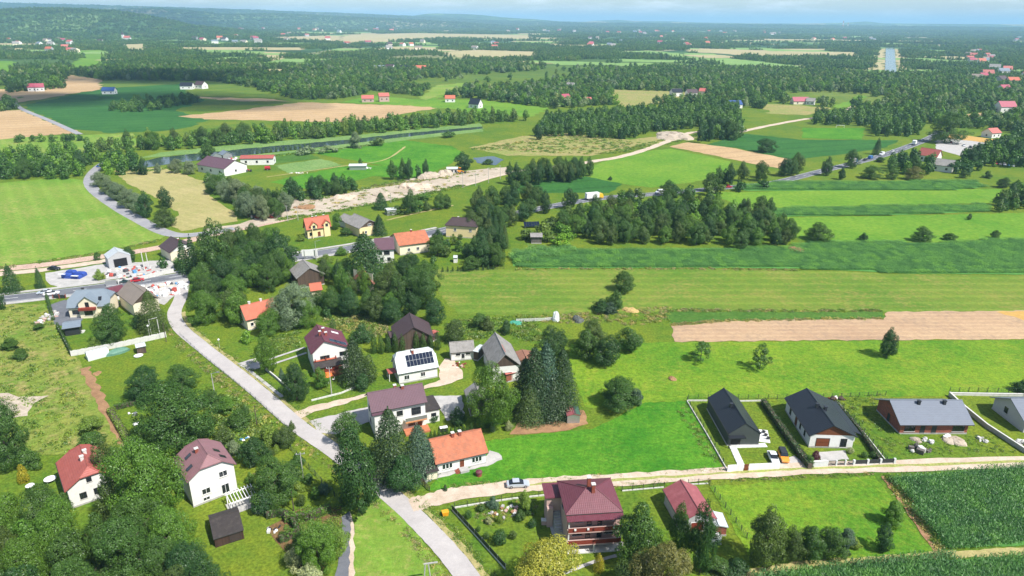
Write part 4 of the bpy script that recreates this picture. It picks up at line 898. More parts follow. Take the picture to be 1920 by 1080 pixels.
for a_ in [
 ('white house with dark roof alone on shaded field', 206, 176, 15, 10, 4, 8, R_BLUE, W_WHITE, .1), ('white house with dark green roof by the far wood', 352, 167, 16, 12, 4.5, 8.5, R_BLACK, W_WHITE, .1),
 ('white house with brown roof right of dark green roof', 378, 166, 14, 11, 5, 9.5, R_DBROWN, W_WHITE, -.4), ('left pink house on far green meadow', 690, 191, 14, 10, 4, 7.5, R_SALMON, W_PINK, .2),
 ('right taller pink house on far green meadow', 720, 190, 12, 10, 6, 9.5, R_SALMON, W_PINK, .3), ('house with salmon orange roof on far meadow', 844, 191, 12, 9, 4, 7.5, R_ORANGE2, W_WHITE, .1),
 ('white house with black roof on far meadow', 892, 202, 13, 10, 4, 9.5, R_BLACK, W_WHITE, -.5), ('house with magenta roof among far trees', 1059, 191, 11, 10, 5, 9, R_PINK, W_WHITE, .6),
 ('small pink roofed house right of magenta roof', 1101, 194, 9, 8, 4, 7, R_SALMON, W_WHITE, .2), ('grey roofed house behind magenta roofed one', 1070, 168, 12, 10, 6, 9.5, R_GREY, W_WHITE, -.6),
 ('white house with dark roof at far field edge', 1267, 180, 14, 11, 5, 9, R_BLACK, W_WHITE, .2), ('white house with dark brown roof left of salmon roof', 1296, 180, 14, 11, 4.5, 8.5, R_DBROWN, W_WHITE, .1),
 ('pale house with salmon roof right of dark brown roof', 1318, 178, 10, 10, 5, 8.5, R_SALMON, W_CREAM, -.5), ('house with bright blue roof among trees', 1376, 202, 15, 12, 4, 8, R_BLUE, W_WHITE, .2),
 ('long house with magenta roof beside rough meadow', 1499, 195, 20, 10, 3.5, 8, R_PINK, W_CREAM, .1), ('small grey roofed house right of magenta roof house', 1519, 196, 10, 9, 4, 7.5, R_GREY, W_WHITE, -.5),
 ('white house with wide pink roof at far right', 1882, 211, 18, 13, 6.5, 12, R_PINK, W_WHITE, .05), ('house with red roof above the right woods', 1880, 174, 16, 12, 6, 11, R_PINK, W_WHITE, .3),
 ('house with red roof beside main road at right', 1741, 302, 13, 9, 4, 8.5, R_RED, W_WHITE, -.9), ('white house with grey roof below red roof', 1765, 320, 13, 9, 4, 7.5, R_GREY, W_WHITE, -.7),
 ('house with pink hipped roof behind ripe cereal field', 1857, 257, 12, 10, 4, 7.5, R_SALMON, W_WHITE, .4), ('left red roofed house in shaded trees at far left', 64, 171, 11, 9, 5, 9.5, R_PINK, W_WHITE, .2),
 ('right red roofed house in shaded trees at far left', 76, 171, 10, 9, 5, 9.5, R_PINK, W_WHITE, .5),
 ('orange roofed house among trees in the middle distance', 787, 133, 24, 14, 5, 10, R_ORANGE2, W_WHITE, .1), ('blue-white house left of orange roof in trees', 712, 132, 20, 14, 5, 9, R_BLUEGREY, W_WHITE, .3),
 ('dark grey house left of orange roof in trees', 732, 132, 18, 14, 6, 11, R_DBROWN, W_WHITE, -.4), ('dark roofed house right beside orange roof in trees', 758, 132, 18, 12, 5, 9, R_BLACK, W_GREY, .1)]:
    far_house(*a_[:10], wins=2)
# far villages: small houses one can still count
RC = [(R_SALMON, 'salmon'), (R_RED, 'red'), (R_GREY, 'grey'), (R_BROWN, 'tan'), (R_ORANGE2, 'orange'), (R_BLUEGREY, 'blue-grey'), (R_PINK, 'magenta'), (R_DBROWN, 'dark brown')]
def village(u0, u1, v0, v1, n, label, group, sc_=1.0):
    pos = sorted((random.uniform(u0, u1), random.uniform(v0, v1), k % 8) for k in range(n)); seen = {}
    for u, v, k in pos: seen.setdefault(k, []).append(u)
    for i, (u, v, k) in enumerate(pos):
        rm_, rn_ = RC[k]; q = seen[k].index(u); m = len(seen[k])
        wd = '' if m == 1 else ['left ', 'right '][q] if m == 2 else ['left ', 'middle ', 'right '][q] if m == 3 else ''
        far_house(wd + label.replace('house', 'house with %s roof' % rn_, 1), u, v, random.uniform(11, 16) * sc_, random.uniform(9, 12) * sc_, random.uniform(4, 6) * sc_, random.uniform(8, 10) * sc_, rm_, random.choice([W_WHITE, W_WHITE, W_CREAM, W_GREY]), random.uniform(-.7, .7), group=group, wins=0)
village(1810, 1862, 98, 120, 16, 'small pale house in the village right of the canal', 'village houses right of the canal', 1.2)
village(1790, 1920, 120, 160, 9, 'lone house in the woods below the village at right', 'houses in the right-hand woods', 1.3)
village(15, 190, 62, 100, 20, 'small house below the wooded hill at far left', 'houses below the wooded hill', 1.35)
village(260, 330, 50, 62, 7, 'pale house on the far slope right of wooded hill', 'houses on the far slope', 1.8)
village(390, 640, 54, 62, 14, 'tiny house in the distant village at upper left', 'houses of the distant upper left village', 2.0)
village(640, 780, 54, 60, 8, 'tiny house in the distant village near the pale fields', 'houses near the pale far fields', 2.0)
village(950, 1120, 54, 62, 12, 'tiny house in the distant village below the long hill', 'houses below the long hill', 2.0)
village(1100, 1330, 68, 90, 16, 'small house in the woods of the central distance', 'houses in the central woods', 1.5)
village(330, 620, 64, 84, 16, 'small house among far woods at upper left', 'houses among far upper left woods', 1.7)
village(640, 940, 80, 95, 12, 'small house among far woods left of centre', 'houses among far woods left of centre', 1.5)
village(1120, 1560, 58, 68, 20, 'tiny house in the far plain right of centre', 'houses in the far plain', 2.0)
village(1400, 1920, 56, 78, 18, 'tiny house in the blue distance at right', 'houses in the blue distance', 1.7)
ch = None
c = G(232, 76); t = thing('church', 'white church tower with dark spire in far village at left', 'church', c); m = MB(); m.box(-4, -4, 0, 4, 4, 22); obj('tower', m, W_WHITE, t)
m = MB(); m.loft([[(-4.4, -4.4, 22), (4.4, -4.4, 22), (4.4, 4.4, 22), (-4.4, 4.4, 22)], [(-2.5, -2.5, 27), (2.5, -2.5, 27), (2.5, 2.5, 27), (-2.5, 2.5, 27)], [(-.2, -.2, 36), (.2, -.2, 36), (.2, .2, 36), (-.2, .2, 36)]]); obj('spire', m, R_DBROWN, t)
m = MB(); m.box(4.02, -7, 0, 28, 7, 11); obj('nave', m, W_WHITE, t); m = MB()
for q in (-1, 1): m.slab([Vector((4.05, 0, 18)), Vector((28.5, 0, 18)), Vector((28.5, q * 8, 10.8)), Vector((4.05, q * 8, 10.8))], (0, 0, -.3))
obj('roof', m, R_SALMON, t)
CHST = seams('striped_chimney_shaft', '#c9c5c0', 'Z', 30, .8, depth=.01)
for u_, nm in ((1579, 'left'), (1588, 'right')):
    p = G(u_, 57); t = thing('power_station_chimney', '%s one of two tall red and white chimneys on far horizon' % nm, 'chimney', p, group='far chimneys'); hh = height_for(p, 43.5 if nm == 'left' else 46); hh = (proj((p.x, p.y, 0))[1] - (43 if nm == 'left' else 46)) / FPX * p.length
    for k in range(5):
        m = MB(); m.tube((0, 0, hh * k / 5), (0, 0, hh * (k + 1) / 5), 9 - k * .8, 8.2 - k * .8, n=10); obj('shaft_band', m, WHITEP if k % 2 else plain('red_band_paint', '#b8665c', .8), t)
# ------------------------------------------------------------------ foliage
def leafmat(name, objcol=True, col=(1, 1, 1), tr=.25):
    m, nt, b = newmat(name)
    nt.nodes.remove(b); out = nt.nodes['Material Output']
    geo = N(nt, 'ShaderNodeNewGeometry'); oi = N(nt, 'ShaderNodeObjectInfo')
    base = oi.outputs['Color'] if objcol else N(nt, 'ShaderNodeRGB').outputs[0]
    if not objcol: base.node.outputs[0].default_value = (*col, 1)
    v = ramp(nt, geo.outputs['Random Per Island'], [(0, (.55, .6, .6)), (.5, (.95, .97, .9)), (1, (1.38, 1.36, 1.1))])
    c = mixc(nt, 1.0, base, v, 'MULTIPLY')
    if not objcol:
        w = ramp(nt, oi.outputs['Random'], [(0, (.62, .7, .72)), (.35, (.9, .92, .9)), (.7, (1.05, 1.04, .88)), (1, (1.35, 1.25, .85))]); c = mixc(nt, 1.0, c, w, 'MULTIPLY')
    d = N(nt, 'ShaderNodeBsdfDiffuse'); t = N(nt, 'ShaderNodeBsdfTranslucent'); g = N(nt, 'ShaderNodeBsdfGlossy', Roughness=.45)
    nt.links.new(c, d.inputs['Color']); nt.links.new(mixc(nt, 1.0, c, (1.1, 1.25, .5, 1), 'MULTIPLY'), t.inputs['Color']); g.inputs['Color'].default_value = (.5, .55, .5, 1)
    m1 = N(nt, 'ShaderNodeMixShader', Fac=tr); nt.links.new(d.outputs[0], m1.inputs[1]); nt.links.new(t.outputs[0], m1.inputs[2])
    m2 = N(nt, 'ShaderNodeMixShader', Fac=.05); nt.links.new(m1.outputs[0], m2.inputs[1]); nt.links.new(g.outputs[0], m2.inputs[2])
    nt.links.new(m2.outputs[0], out.inputs['Surface']); return m
LEAF = leafmat('foliage'); BARK = plain('bark', (.10, .08, .06), .95, var=.3, vscale=3)
BARKB = plain('birch_bark', (.42, .40, .36), .9, var=.3, vscale=3)
def quads(P, Nn, size, aspect=1.3, droop=0):
    n = len(P); Nn = Nn / np.linalg.norm(Nn, axis=1, keepdims=True)
    r = rng.normal(size=(n, 3)); T = np.cross(Nn, r); T /= np.linalg.norm(T, axis=1, keepdims=True); B = np.cross(Nn, T)
    s = size * rng.uniform(.6, 1.35, n)[:, None]
    V = np.stack([P - T * s * aspect, P - B * s * .62, P + T * s * aspect, P + B * s * .62], 1).reshape(-1, 3)
    return V
def mesh_quads(name, V, mat):
    n = len(V) // 4; me = bpy.data.meshes.new(name)
    me.vertices.add(4 * n); me.vertices.foreach_set('co', V.astype(np.float32).ravel())
    me.loops.add(4 * n); me.loops.foreach_set('vertex_index', np.arange(4 * n, dtype=np.int32))
    me.polygons.add(n); me.polygons.foreach_set('loop_start', np.arange(n, dtype=np.int32) * 4)
    try: me.polygons.foreach_set('loop_total', np.full(n, 4, dtype=np.int32))
    except Exception: pass
    me.update(calc_edges=True); me.validate(); me.materials.append(mat); return me
def unit(n): v = rng.normal(size=(n, 3)); return v / np.linalg.norm(v, axis=1, keepdims=True)
def crown_broad(n, blobs, prof, z0, z1, leaf, rb=(.12, .2), flat=.85, irr=1.0):
    """tree of height 1 and crown half width about .5: leaf clumps on boughs inside the outline prof(t)"""
    cs = []; rs = []; f1, f2, f3 = rng.uniform(0, 6.28, 3)
    for i in range(blobs):
        for _ in range(50):
            t = rng.uniform(0, 1) ** .85; a = rng.uniform(0, 2 * math.pi); rad = prof(t) * (1 + irr * (.2 * math.sin(2 * a + f1 + 2 * t) + .15 * math.sin(3 * a + f2 - 3 * t))); q = math.sqrt(rng.uniform(.15, 1))
            r = rng.uniform(*rb); rr = max(0, rad - r * .75) * q
            c = np.array([rr * math.cos(a), rr * math.sin(a), z0 + (z1 - r * .8 - z0) * t * (1 + irr * .1 * math.sin(a + f3))])
            if all(np.linalg.norm((c - k) * [1, 1, 1]) > .55 * min(r, s) for k, s in zip(cs, rs)): break
        cs.append(c); rs.append(r)
    cs = np.array(cs); rs = np.array(rs); w = rs ** 2 / (rs ** 2).sum(); out = []; nn = []
    m = int(n * 1.5); idx = rng.choice(blobs, m, p=w); u = unit(m); k = rng.uniform(.72, 1.08, m)
    P = cs[idx] + u * (rs[idx] * k)[:, None] * np.array([1, 1, flat])
    dd = np.linalg.norm((P[:, None, :] - cs[None]) / np.array([1, 1, flat]), axis=2) / rs[None]; dd[np.arange(m), idx] = 9
    keep = dd.min(1) > .62; P = P[keep][:n]; u = u[keep][:n]
    ax = P - np.array([0, 0, z0 + (z1 - z0) * .4]); ax /= np.linalg.norm(ax, axis=1, keepdims=True)
    Nn = u * .7 + ax * .35 + np.array([0, 0, .35]) + rng.normal(size=P.shape) * .38
    return quads(P, Nn, leaf)
def trunk_mesh(name, h, r, mat, limbs=5, spread=.3):
    mb = MB(); mb.tube((0, 0, -.01), (0, 0, h), r, r * .55, n=7)
    for i in range(limbs):
        a = 2 * math.pi * i / max(1, limbs) + random.uniform(-.4, .4); z = h * random.uniform(.6, 1); q = random.uniform(.5, 1) * spread
        mb.tube((0, 0, z), (q * math.cos(a), q * math.sin(a), z + q * random.uniform(.7, 1.2)), r * .5, r * .15, n=5)
    me = mb.mesh(name); me.materials.append(mat); return me
def crown_spruce(n, leaf, slim=1.0, droop=.45, z0=.06, layers=26):
    P = []; Nn = []
    for i in range(n):
        t = rng.uniform(0, 1) ** .75; lay = round((1 - t) * layers) / layers; t2 = 1 - lay
        zc = z0 + (1 - z0) * (1 - t2); Rm = .5 * slim * (t2 ** .62) * (1 + .12 * math.sin(i * 1.7))
        b_ = rng.integers(0, 9) + .37 * round(lay * layers); a = b_ * 2 * math.pi / 9 + rng.normal() * .16
        q = math.sqrt(rng.uniform(.08, 1)) * Rm
        z = zc - q * droop * .55 + rng.normal() * .008
        P.append((q * math.cos(a), q * math.sin(a), z)); Nn.append((math.cos(a) * .55, math.sin(a) * .55, .8))
    P = np.array(P); Nn = np.array(Nn) + rng.normal(size=P.shape) * .35
    return quads(P, Nn, leaf)
def prof_round(t): return .5 * math.sqrt(max(0.0, 1 - (1.75 * t - .8) ** 2 * .98 if t > .457 else 1 - (1.9 * (t - .457)) ** 2 * .75))
def prof_oval(t): return .5 * (math.sin(math.pi * (.12 + .86 * t)) ** .7)
def prof_wide(t): return .5 * math.sqrt(max(0.02, 1 - t ** 2.2)) * (.72 + .28 * min(1, t * 4))
def prof_col(t): return .5 * (min(1, t * 6) ** .6) * (max(0, 1 - t) ** .38)
PROTO = {}
def proto(key, crown, trunk): PROTO.setdefault(key, []).append((crown, trunk))
for i in range(3): proto('b', mesh_quads('crown_round', crown_broad(14000, 46, prof_round, .12, .97, .0135, (.1, .18)), LEAF), trunk_mesh('trunk', .5, .025, BARK))
for i in range(3): proto('o', mesh_quads('crown_oval', crown_broad(12500, 52, prof_oval, .08, .97, .0135, (.09, .15)), LEAF), trunk_mesh('trunk', .55, .02, BARK))
for i in range(2): proto('d', mesh_quads('crown_broad', crown_broad(15000, 60, prof_wide, .12, .97, .0125, (.08, .15)), LEAF), trunk_mesh('trunk', .5, .028, BARK))
for i in range(2): proto('l', mesh_quads('crown_loose', crown_broad(3200, 30, prof_round, .2, .97, .018, (.07, .13)), LEAF), trunk_mesh('trunk', .6, .015, BARK))
for i in range(3): proto('k', mesh_quads('crown_bush', crown_broad(6500, 34, prof_wide, .03, .94, .02, (.1, .2)), LEAF), trunk_mesh('stem', .4, .03, BARK, 6, .3))
for i in range(2): proto('s', mesh_quads('crown_spruce', crown_spruce(13000, .0135, 1.18), LEAF), trunk_mesh('trunk', .93, .018, BARK, 0))
proto('n', mesh_quads('crown_young_spruce', crown_spruce(4500, .022, layers=15), LEAF), trunk_mesh('trunk', .9, .02, BARK, 0))
for i in range(2): proto('t', mesh_quads('crown_thuja', crown_broad(4200, 46, prof_col, .03, .95, .024, (.14, .22), 1.0, 0), LEAF), trunk_mesh('stem', .3, .03, BARK, 0))
proto('c', mesh_quads('crown_clipped', crown_broad(3500, 60, lambda t: .5 * math.sqrt(max(.02, 1 - (2 * t - 1) ** 2)) , .08, .92, .026, (.13, .17), 1.0, 0), LEAF), trunk_mesh('stem', .3, .03, BARK, 0))
for i in range(3): proto('B', mesh_quads('crown_big', crown_broad(30000, 74, prof_round, .1, .97, .0088, (.07, .15)), LEAF), trunk_mesh('trunk', .5, .025, BARK, 7))
for i in range(2): proto('D', mesh_quads('crown_big_spreading', crown_broad(30000, 90, prof_wide, .1, .97, .0082, (.06, .13)), LEAF), trunk_mesh('trunk', .5, .028, BARK, 7))
NAMES = {'b': ('broadleaf_tree', 'tree'), 'o': ('tall_broadleaf_tree', 'tree'), 'd': ('spreading_tree', 'tree'), 'l': ('fruit_tree', 'tree'), 'k': ('bush', 'bush'), 's': ('spruce_tree', 'spruce'), 'n': ('young_spruce', 'spruce'), 't': ('thuja_shrub', 'thuja'), 'c': ('clipped_shrub', 'shrub')}
CG = {'mid': (0.0699, 0.1446, 0.0263), 'dark': (0.0413, 0.1016, 0.0263), 'bright': (0.1073, 0.2153, 0.0263), 'lime': (0.189, 0.279, 0.0405), 'yellow': (0.324, 0.324, 0.0495), 'olive': (0.0891, 0.142, 0.0325), 'silver': (0.189, 0.243, 0.1395), 'blue': (0.0795, 0.142, 0.0927), 'spruce': (0.0477, 0.0904, 0.0325), 'brown': (0.18, 0.18, 0.0558), 'gold': (0.378, 0.306, 0.0216), 'wine': (0.108, 0.0234, 0.0378), 'cream': (0.342, 0.378, 0.198), 'thuja': (0.0675, 0.1335, 0.0278)}
NTREE = {}
ORD = ['first', 'second', 'third', 'fourth', 'fifth', 'sixth', 'seventh', 'eighth', 'ninth', 'tenth', 'eleventh', 'twelfth', 'thirteenth', 'fourteenth', 'fifteenth', 'sixteenth']
def plant(kind, p, hgt_, wid, col, label, group=None, var=.12):
    cr, tr = random.choice(PROTO[kind.upper() if kind in 'bd' and wid > 8 else kind]); nm, cat = NAMES[kind]
    t = thing(nm, label, cat, p, random.uniform(0, 6.28), group); t.scale = (wid, wid * random.uniform(.92, 1.08), hgt_)
    c = obj('crown', cr, None, t); f = random.uniform(1 - var, 1 + var); cc = CG[col]; hue = random.uniform(-.06, .06)
    c.color = (cc[0] * f * (1 + hue), cc[1] * f, cc[2] * f * (1 - hue), 1)
    obj('trunk' if kind in 'bodlsn' else 'stem', tr, None, t)
    NTREE[nm] = NTREE.get(nm, 0) + 1
    return t
def tree_px(kind, u, v, vt, w, col, label, group=None):
    """foot at pixel (u, v), top at row vt, crown w pixels wide"""
    p = G(u, v); FOOTT.append(p)
    return plant(kind, p, height_for(p, vt) , w / ppm(u, (v + vt) / 2 + (v - vt) * .12) * 1.04, col, label, group)
FOOTT = []
T = [
 ('b', 288, 985, 818, 124, 'bright', 'large bright green tree between red-roofed cottage and mauve-roofed house'),
 ('o', 215, 915, 822, 62, 'olive', 'olive birch touching right side of red-roofed cottage'),
 ('o', 226, 988, 886, 74, 'olive', 'drooping olive birch in front of red-roofed cottage'),
 ('d', 335, 838, 715, 165, 'mid', 'broad walnut tree behind mauve-roofed house'),
 ('d', 275, 748, 690, 78, 'dark', 'round dark tree at edge of meadow garden'),
 ('d', 343, 730, 683, 62, 'mid', 'tree right of round dark tree in meadow garden'),
 ('b', 20, 872, 757, 88, 'mid', 'broad tree at left edge below sandy patch'), ('k', 58, 877, 840, 44, 'mid', 'low bush beside tree at left edge'),
 ('t', 47, 905, 868, 24, 'gold', 'golden thuja on lawn left of red-roofed cottage'),
 ('d', 478, 870, 820, 54, 'dark', 'round dark tree right of mauve-roofed house'), ('k', 502, 834, 797, 48, 'lime', 'yellow-green bush behind round dark garden tree'),
 ('b', 536, 838, 798, 36, 'olive', 'grey-green small tree near bend of side road'), ('d', 512, 945, 855, 96, 'mid', 'wide garden tree right of white pergola'),
 ('b', 545, 915, 868, 50, 'mid', 'smaller tree behind wide garden tree'), ('k', 498, 960, 918, 44, 'dark', 'dark bush between pergola and clipped hedge'),
 ('b', 600, 1070, 972, 82, 'bright', 'leafy tree above dark culvert at garden corner'), ('b', 632, 1040, 985, 50, 'lime', 'light green tree beside dark culvert'),
 ('b', 570, 1040, 995, 46, 'mid', 'small tree in garden bed left of culvert trees'), ('k', 556, 1062, 1028, 44, 'cream', 'white flowering bush beside garden bed'), ('k', 585, 1098, 1055, 52, 'cream', 'white flowering bush at bottom edge by garden bed'),
 ('k', 560, 925, 902, 26, 'lime', 'round lime bush in ornamental garden'), ('k', 592, 935, 912, 22, 'bright', 'small bright round bush in ornamental garden'), ('c', 566, 948, 925, 18, 'olive', 'olive conical shrub in ornamental garden'),
 ('k', 548, 806, 788, 14, 'olive', 'small shrub at garden fence along side road'), ('t', 519, 850, 832, 14, 'lime', 'small lime shrub beside grey-green tree'),
 ('o', 674, 960, 798, 92, 'dark', 'tall dense dark tree at side road junction'), ('b', 655, 834, 772, 58, 'mid', 'tree at corner of grey driveway'),
 ('s', 735, 892, 764, 80, 'spruce', 'tall dark spruce before plum-roofed house'), ('s', 786, 886, 795, 66, 'blue', 'blue-grey spruce left of orange tile roof'), ('b', 757, 920, 858, 68, 'dark', 'round dark tree left of orange-tiled bungalow porch'),
 ('k', 700, 850, 825, 26, 'lime', 'yellow-green bush between dark tree and spruce'),
 ('b', 925, 802, 682, 88, 'bright', 'bright walnut tree in front of grey boarded shed'),
 ('s', 1000, 778, 648, 70, 'spruce', 'tall spruce with wide skirt in group behind tin shed'), ('s', 1022, 772, 640, 70, 'blue', 'tallest blue-grey spruce in group behind tin shed'), ('s', 1052, 772, 652, 62, 'spruce', 'rightmost tall spruce in group behind tin shed'),
 ('s', 984, 770, 670, 58, 'spruce', 'leftmost dark spruce in group behind tin shed'), ('s', 1034, 780, 705, 62, 'spruce', 'shorter front spruce in group behind tin shed'), ('s', 992, 788, 720, 56, 'olive', 'olive front spruce beside bright walnut tree'),
 ('b', 1180, 658, 614, 46, 'mid', 'lone leafy tree right of orchard clump'), ('d', 1158, 760, 706, 86, 'mid', 'wide dark bush above green meadow'), ('k', 1190, 758, 728, 34, 'blue', 'blue-green bush right beside wide dark bush'),
 ('o', 1662, 670, 614, 36, 'dark', 'lone oval tree casting shadow below ploughed strip'), ('l', 1313, 678, 641, 46, 'mid', 'left small fruit tree in green meadow'), ('l', 1424, 692, 646, 44, 'mid', 'right small fruit tree in green meadow'),
 ('d', 1169, 546, 506, 48, 'mid', 'small spreading tree in mown meadow'), ('o', 1152, 584, 544, 34, 'mid', 'taller shrub tree beside dry grass in meadow'), ('k', 1128, 584, 560, 44, 'dark', 'dark bush left of dry grass in meadow'), ('k', 1145, 588, 566, 30, 'blue', 'blue-green bush at foot of shrub tree in meadow'),
 ('d', 1533, 451, 417, 52, 'mid', 'largest round bush above wide maize strip'), ('k', 1618, 451, 436, 20, 'dark', 'small dark bush right of largest round bush'), ('d', 1728, 453, 424, 38, 'mid', 'brownish round bush above maize strip'), ('k', 1781, 451, 437, 28, 'mid', 'low bush right of brownish round bush'), ('k', 1866, 447, 431, 18, 'mid', 'small bush at right end above maize strip'),
 ('o', 1430, 1064, 948, 78, 'olive', 'olive tree at near right corner garden'), ('b', 1482, 1052, 990, 44, 'olive', 'leftmost of shrubby trees right of olive tree'), ('b', 1512, 1048, 984, 50, 'mid', 'dense shrubby tree right of olive tree'), ('b', 1552, 1046, 988, 52, 'mid', 'greyish shrubby tree near maize field margin'), ('k', 1580, 1036, 990, 44, 'blue', 'rightmost shrub of row near maize margin'),
 ('d', 1672, 984, 938, 46, 'bright', 'bright small tree beside bare strip of maize field'), ('o', 1652, 1032, 981, 38, 'dark', 'dark small tree below bright tree by maize'), ('k', 1598, 1026, 1006, 30, 'lime', 'pale leafy shrub left of dark small tree'),
 ('b', 1018, 1140, 1016, 142, 'yellow', 'golden yellow willow at bottom centre'), ('o', 1195, 1062, 944, 82, 'mid', 'tree right of balcony house'), ('o', 1270, 1044, 942, 50, 'mid', 'tree in front of red-roofed garage'), ('o', 1312, 1074, 940, 52, 'dark', 'dark slim tree right of garage front'),
 ('b', 1236, 1130, 1018, 112, 'brown', 'brownish tree at bottom edge right of balcony house'), ('b', 1190, 1110, 1040, 70, 'olive', 'olive tree at bottom edge below balcony house'), ('t', 1122, 1072, 1036, 24, 'gold', 'golden conical cypress on lawn before balcony house'), ('k', 1340, 1070, 1044, 60, 'mid', 'low hedge bush beside white garden tank'),
 ('k', 984, 958, 918, 32, 'lime', 'bright bush beside garden fence of balcony house'), ('k', 925, 952, 930, 24, 'blue', 'blue-green bush by track fence'), ('c', 937, 1020, 992, 28, 'dark', 'large clipped ball shrub on front lawn'), ('c', 962, 1010, 994, 16, 'olive', 'small clipped ball shrub on front lawn'), ('c', 998, 988, 972, 18, 'dark', 'clipped shrub nearest balcony house stairs'),
 ('c', 902, 958, 945, 18, 'mid', 'spreading juniper near front fence'), ('c', 878, 972, 955, 14, 'mid', 'small bush at corner of front fence'), ('t', 937, 980, 960, 12, 'lime', 'lime conical shrub in rock garden'), ('k', 975, 975, 955, 22, 'mid', 'dark green shrub below bright garden bush'), ('k', 990, 966, 948, 18, 'mid', 'small shrub close to house shadow'), ('c', 912, 1010, 998, 13, 'mid', 'little round shrub near front fence'), ('c', 897, 996, 986, 10, 'mid', 'tiny shrub near front fence'), ('k', 916, 982, 970, 18, 'cream', 'cream flowering shrub in rock garden'),
 ('o', 504, 698, 620, 40, 'bright', 'tall rounded tree at gate of white maroon-roofed house'), ('d', 557, 750, 677, 56, 'dark', 'large clipped round tree at side road'), ('n', 529, 712, 690, 15, 'blue', 'small blue spruce left of clipped round tree'), ('b', 604, 728, 690, 28, 'bright', 'small bright tree before tiled terrace'), ('s', 667, 714, 636, 60, 'spruce', 'dark spruce right of tiled terrace'), ('t', 694, 713, 660, 34, 'olive', 'olive thuja beside dark spruce'),
 ('k', 682, 730, 700, 30, 'dark', 'dark bush at end of low hedge'), ('k', 680, 640, 606, 44, 'dark', 'dark bush behind white maroon-roofed house'), ('t', 625, 622, 596, 16, 'olive', 'slim conifer behind maroon roof'),
 ('d', 852, 640, 598, 46, 'olive', 'grey-green round tree behind white outbuilding'), ('k', 898, 614, 586, 36, 'mid', 'bush in rough grass behind barn'), ('k', 915, 618, 592, 28, 'olive', 'second bush in rough grass behind barn'), ('k', 949, 626, 600, 22, 'dark', 'dark bush beside green netting'), ('b', 816, 606, 558, 42, 'dark', 'tree at edge of meadow behind plum barn'),
 ('o', 405, 522, 411, 62, 'mid', 'tall poplar-like tree beside the gravel site'), ('o', 528, 508, 428, 58, 'dark', 'tall dark tree left of yellow dormer house'), ('s', 688, 530, 436, 84, 'dark', 'huge dark conifer left of plum-roofed white house'), ('d', 730, 572, 493, 66, 'olive', 'chestnut tree with yellowing top'), ('b', 552, 612, 528, 78, 'silver', 'pale blossoming tree beside orange roof'), ('b', 575, 614, 560, 48, 'bright', 'bright tree below pale blossoming tree'), ('b', 505, 625, 580, 50, 'bright', 'bright tree in front of orange roof'),
 ('d', 213, 642, 570, 66, 'mid', 'spreading tree in garden of cream house'), ('s', 290, 620, 544, 50, 'olive', 'brownish pine behind concrete garden wall'), ('k', 262, 612, 585, 36, 'dark', 'dark bush below brown-roofed barn'), ('n', 25, 547, 496, 36, 'dark', 'young conifer left of main road cars'), ('n', 77, 540, 500, 18, 'dark', 'small conifer by scrapyard fence'), ('t', 4, 580, 500, 20, 'dark', 'dark columnar tree at left edge by main road'),
 ('k', 180, 654, 632, 26, 'lime', 'lime bush before concrete garden wall'), ('k', 245, 490, 462, 30, 'dark', 'dark bush right of metal warehouse'), ('k', 184, 488, 472, 14, 'mid', 'small bush left of metal warehouse'), ('k', 188, 524, 504, 22, 'lime', 'light bush inside scrapyard'),
 ('n', 348, 512, 446, 26, 'dark', 'left spruce beside dark brown roofed house'), ('n', 366, 514, 440, 28, 'dark', 'right spruce beside dark brown roofed house'), ('b', 480, 470, 418, 34, 'mid', 'tree left of yellow dormer house garden'), ('b', 505, 462, 424, 30, 'bright', 'bright tree left of yellow dormer house'), ('k', 565, 452, 440, 18, 'lime', 'lime yellow bush before yellow dormer house'), ('b', 632, 430, 398, 20, 'bright', 'small tree between orange and grey roofs'), ('k', 648, 442, 426, 24, 'mid', 'round bush in front of grey roof house'), ('n', 712, 440, 402, 30, 'dark', 'dark conifer right of grey roof house'),
 ('o', 770, 402, 355, 30, 'mid', 'tall oval tree beside small metal shed'), ('n', 715, 392, 360, 30, 'dark', 'conifer left of small metal shed'), ('b', 825, 392, 362, 26, 'mid', 'left orchard tree near gravel lane'), ('b', 838, 390, 365, 22, 'mid', 'right orchard tree near gravel lane'), ('k', 800, 395, 375, 18, 'olive', 'small orchard bush near gravel lane'),
 ('b', 190, 350, 321, 32, 'silver', 'first silver willow along grey lane bend'), ('b', 206, 364, 333, 36, 'silver', 'second silver willow along grey lane'), ('b', 224, 375, 342, 38, 'silver', 'third silver willow along grey lane'), ('b', 243, 390, 352, 38, 'silver', 'fourth silver willow along grey lane'), ('b', 261, 400, 362, 34, 'silver', 'fifth silver willow along grey lane'), ('o', 276, 408, 358, 30, 'dark', 'dark tree ending silver willow row'), ('o', 311, 390, 350, 28, 'dark', 'slim dark tree at edge of dry meadow'), ('d', 310, 426, 387, 40, 'olive', 'round dark willow beside lane junction'),
 ('b', 297, 325, 305, 13, 'silver', 'smallest pale willow in dry meadow'), ('b', 331, 324, 297, 27, 'silver', 'left round silver willow in dry meadow'), ('b', 356, 327, 300, 24, 'silver', 'right round silver willow in dry meadow'), ('o', 271, 328, 294, 18, 'dark', 'slim tree beside shaded riverside row'),
 ('o', 391, 300, 268, 32, 'mid', 'tree on river bank beside farm sheds'), ('k', 667, 278, 246, 26, 'silver', 'grey willow on meadow by river'), ('o', 868, 318, 284, 34, 'dark', 'dense tree beside small pond'), ('k', 915, 308, 298, 22, 'mid', 'low bush at small pond'), ('o', 676, 312, 296, 10, 'mid', 'little tree beside meadow shelter'),
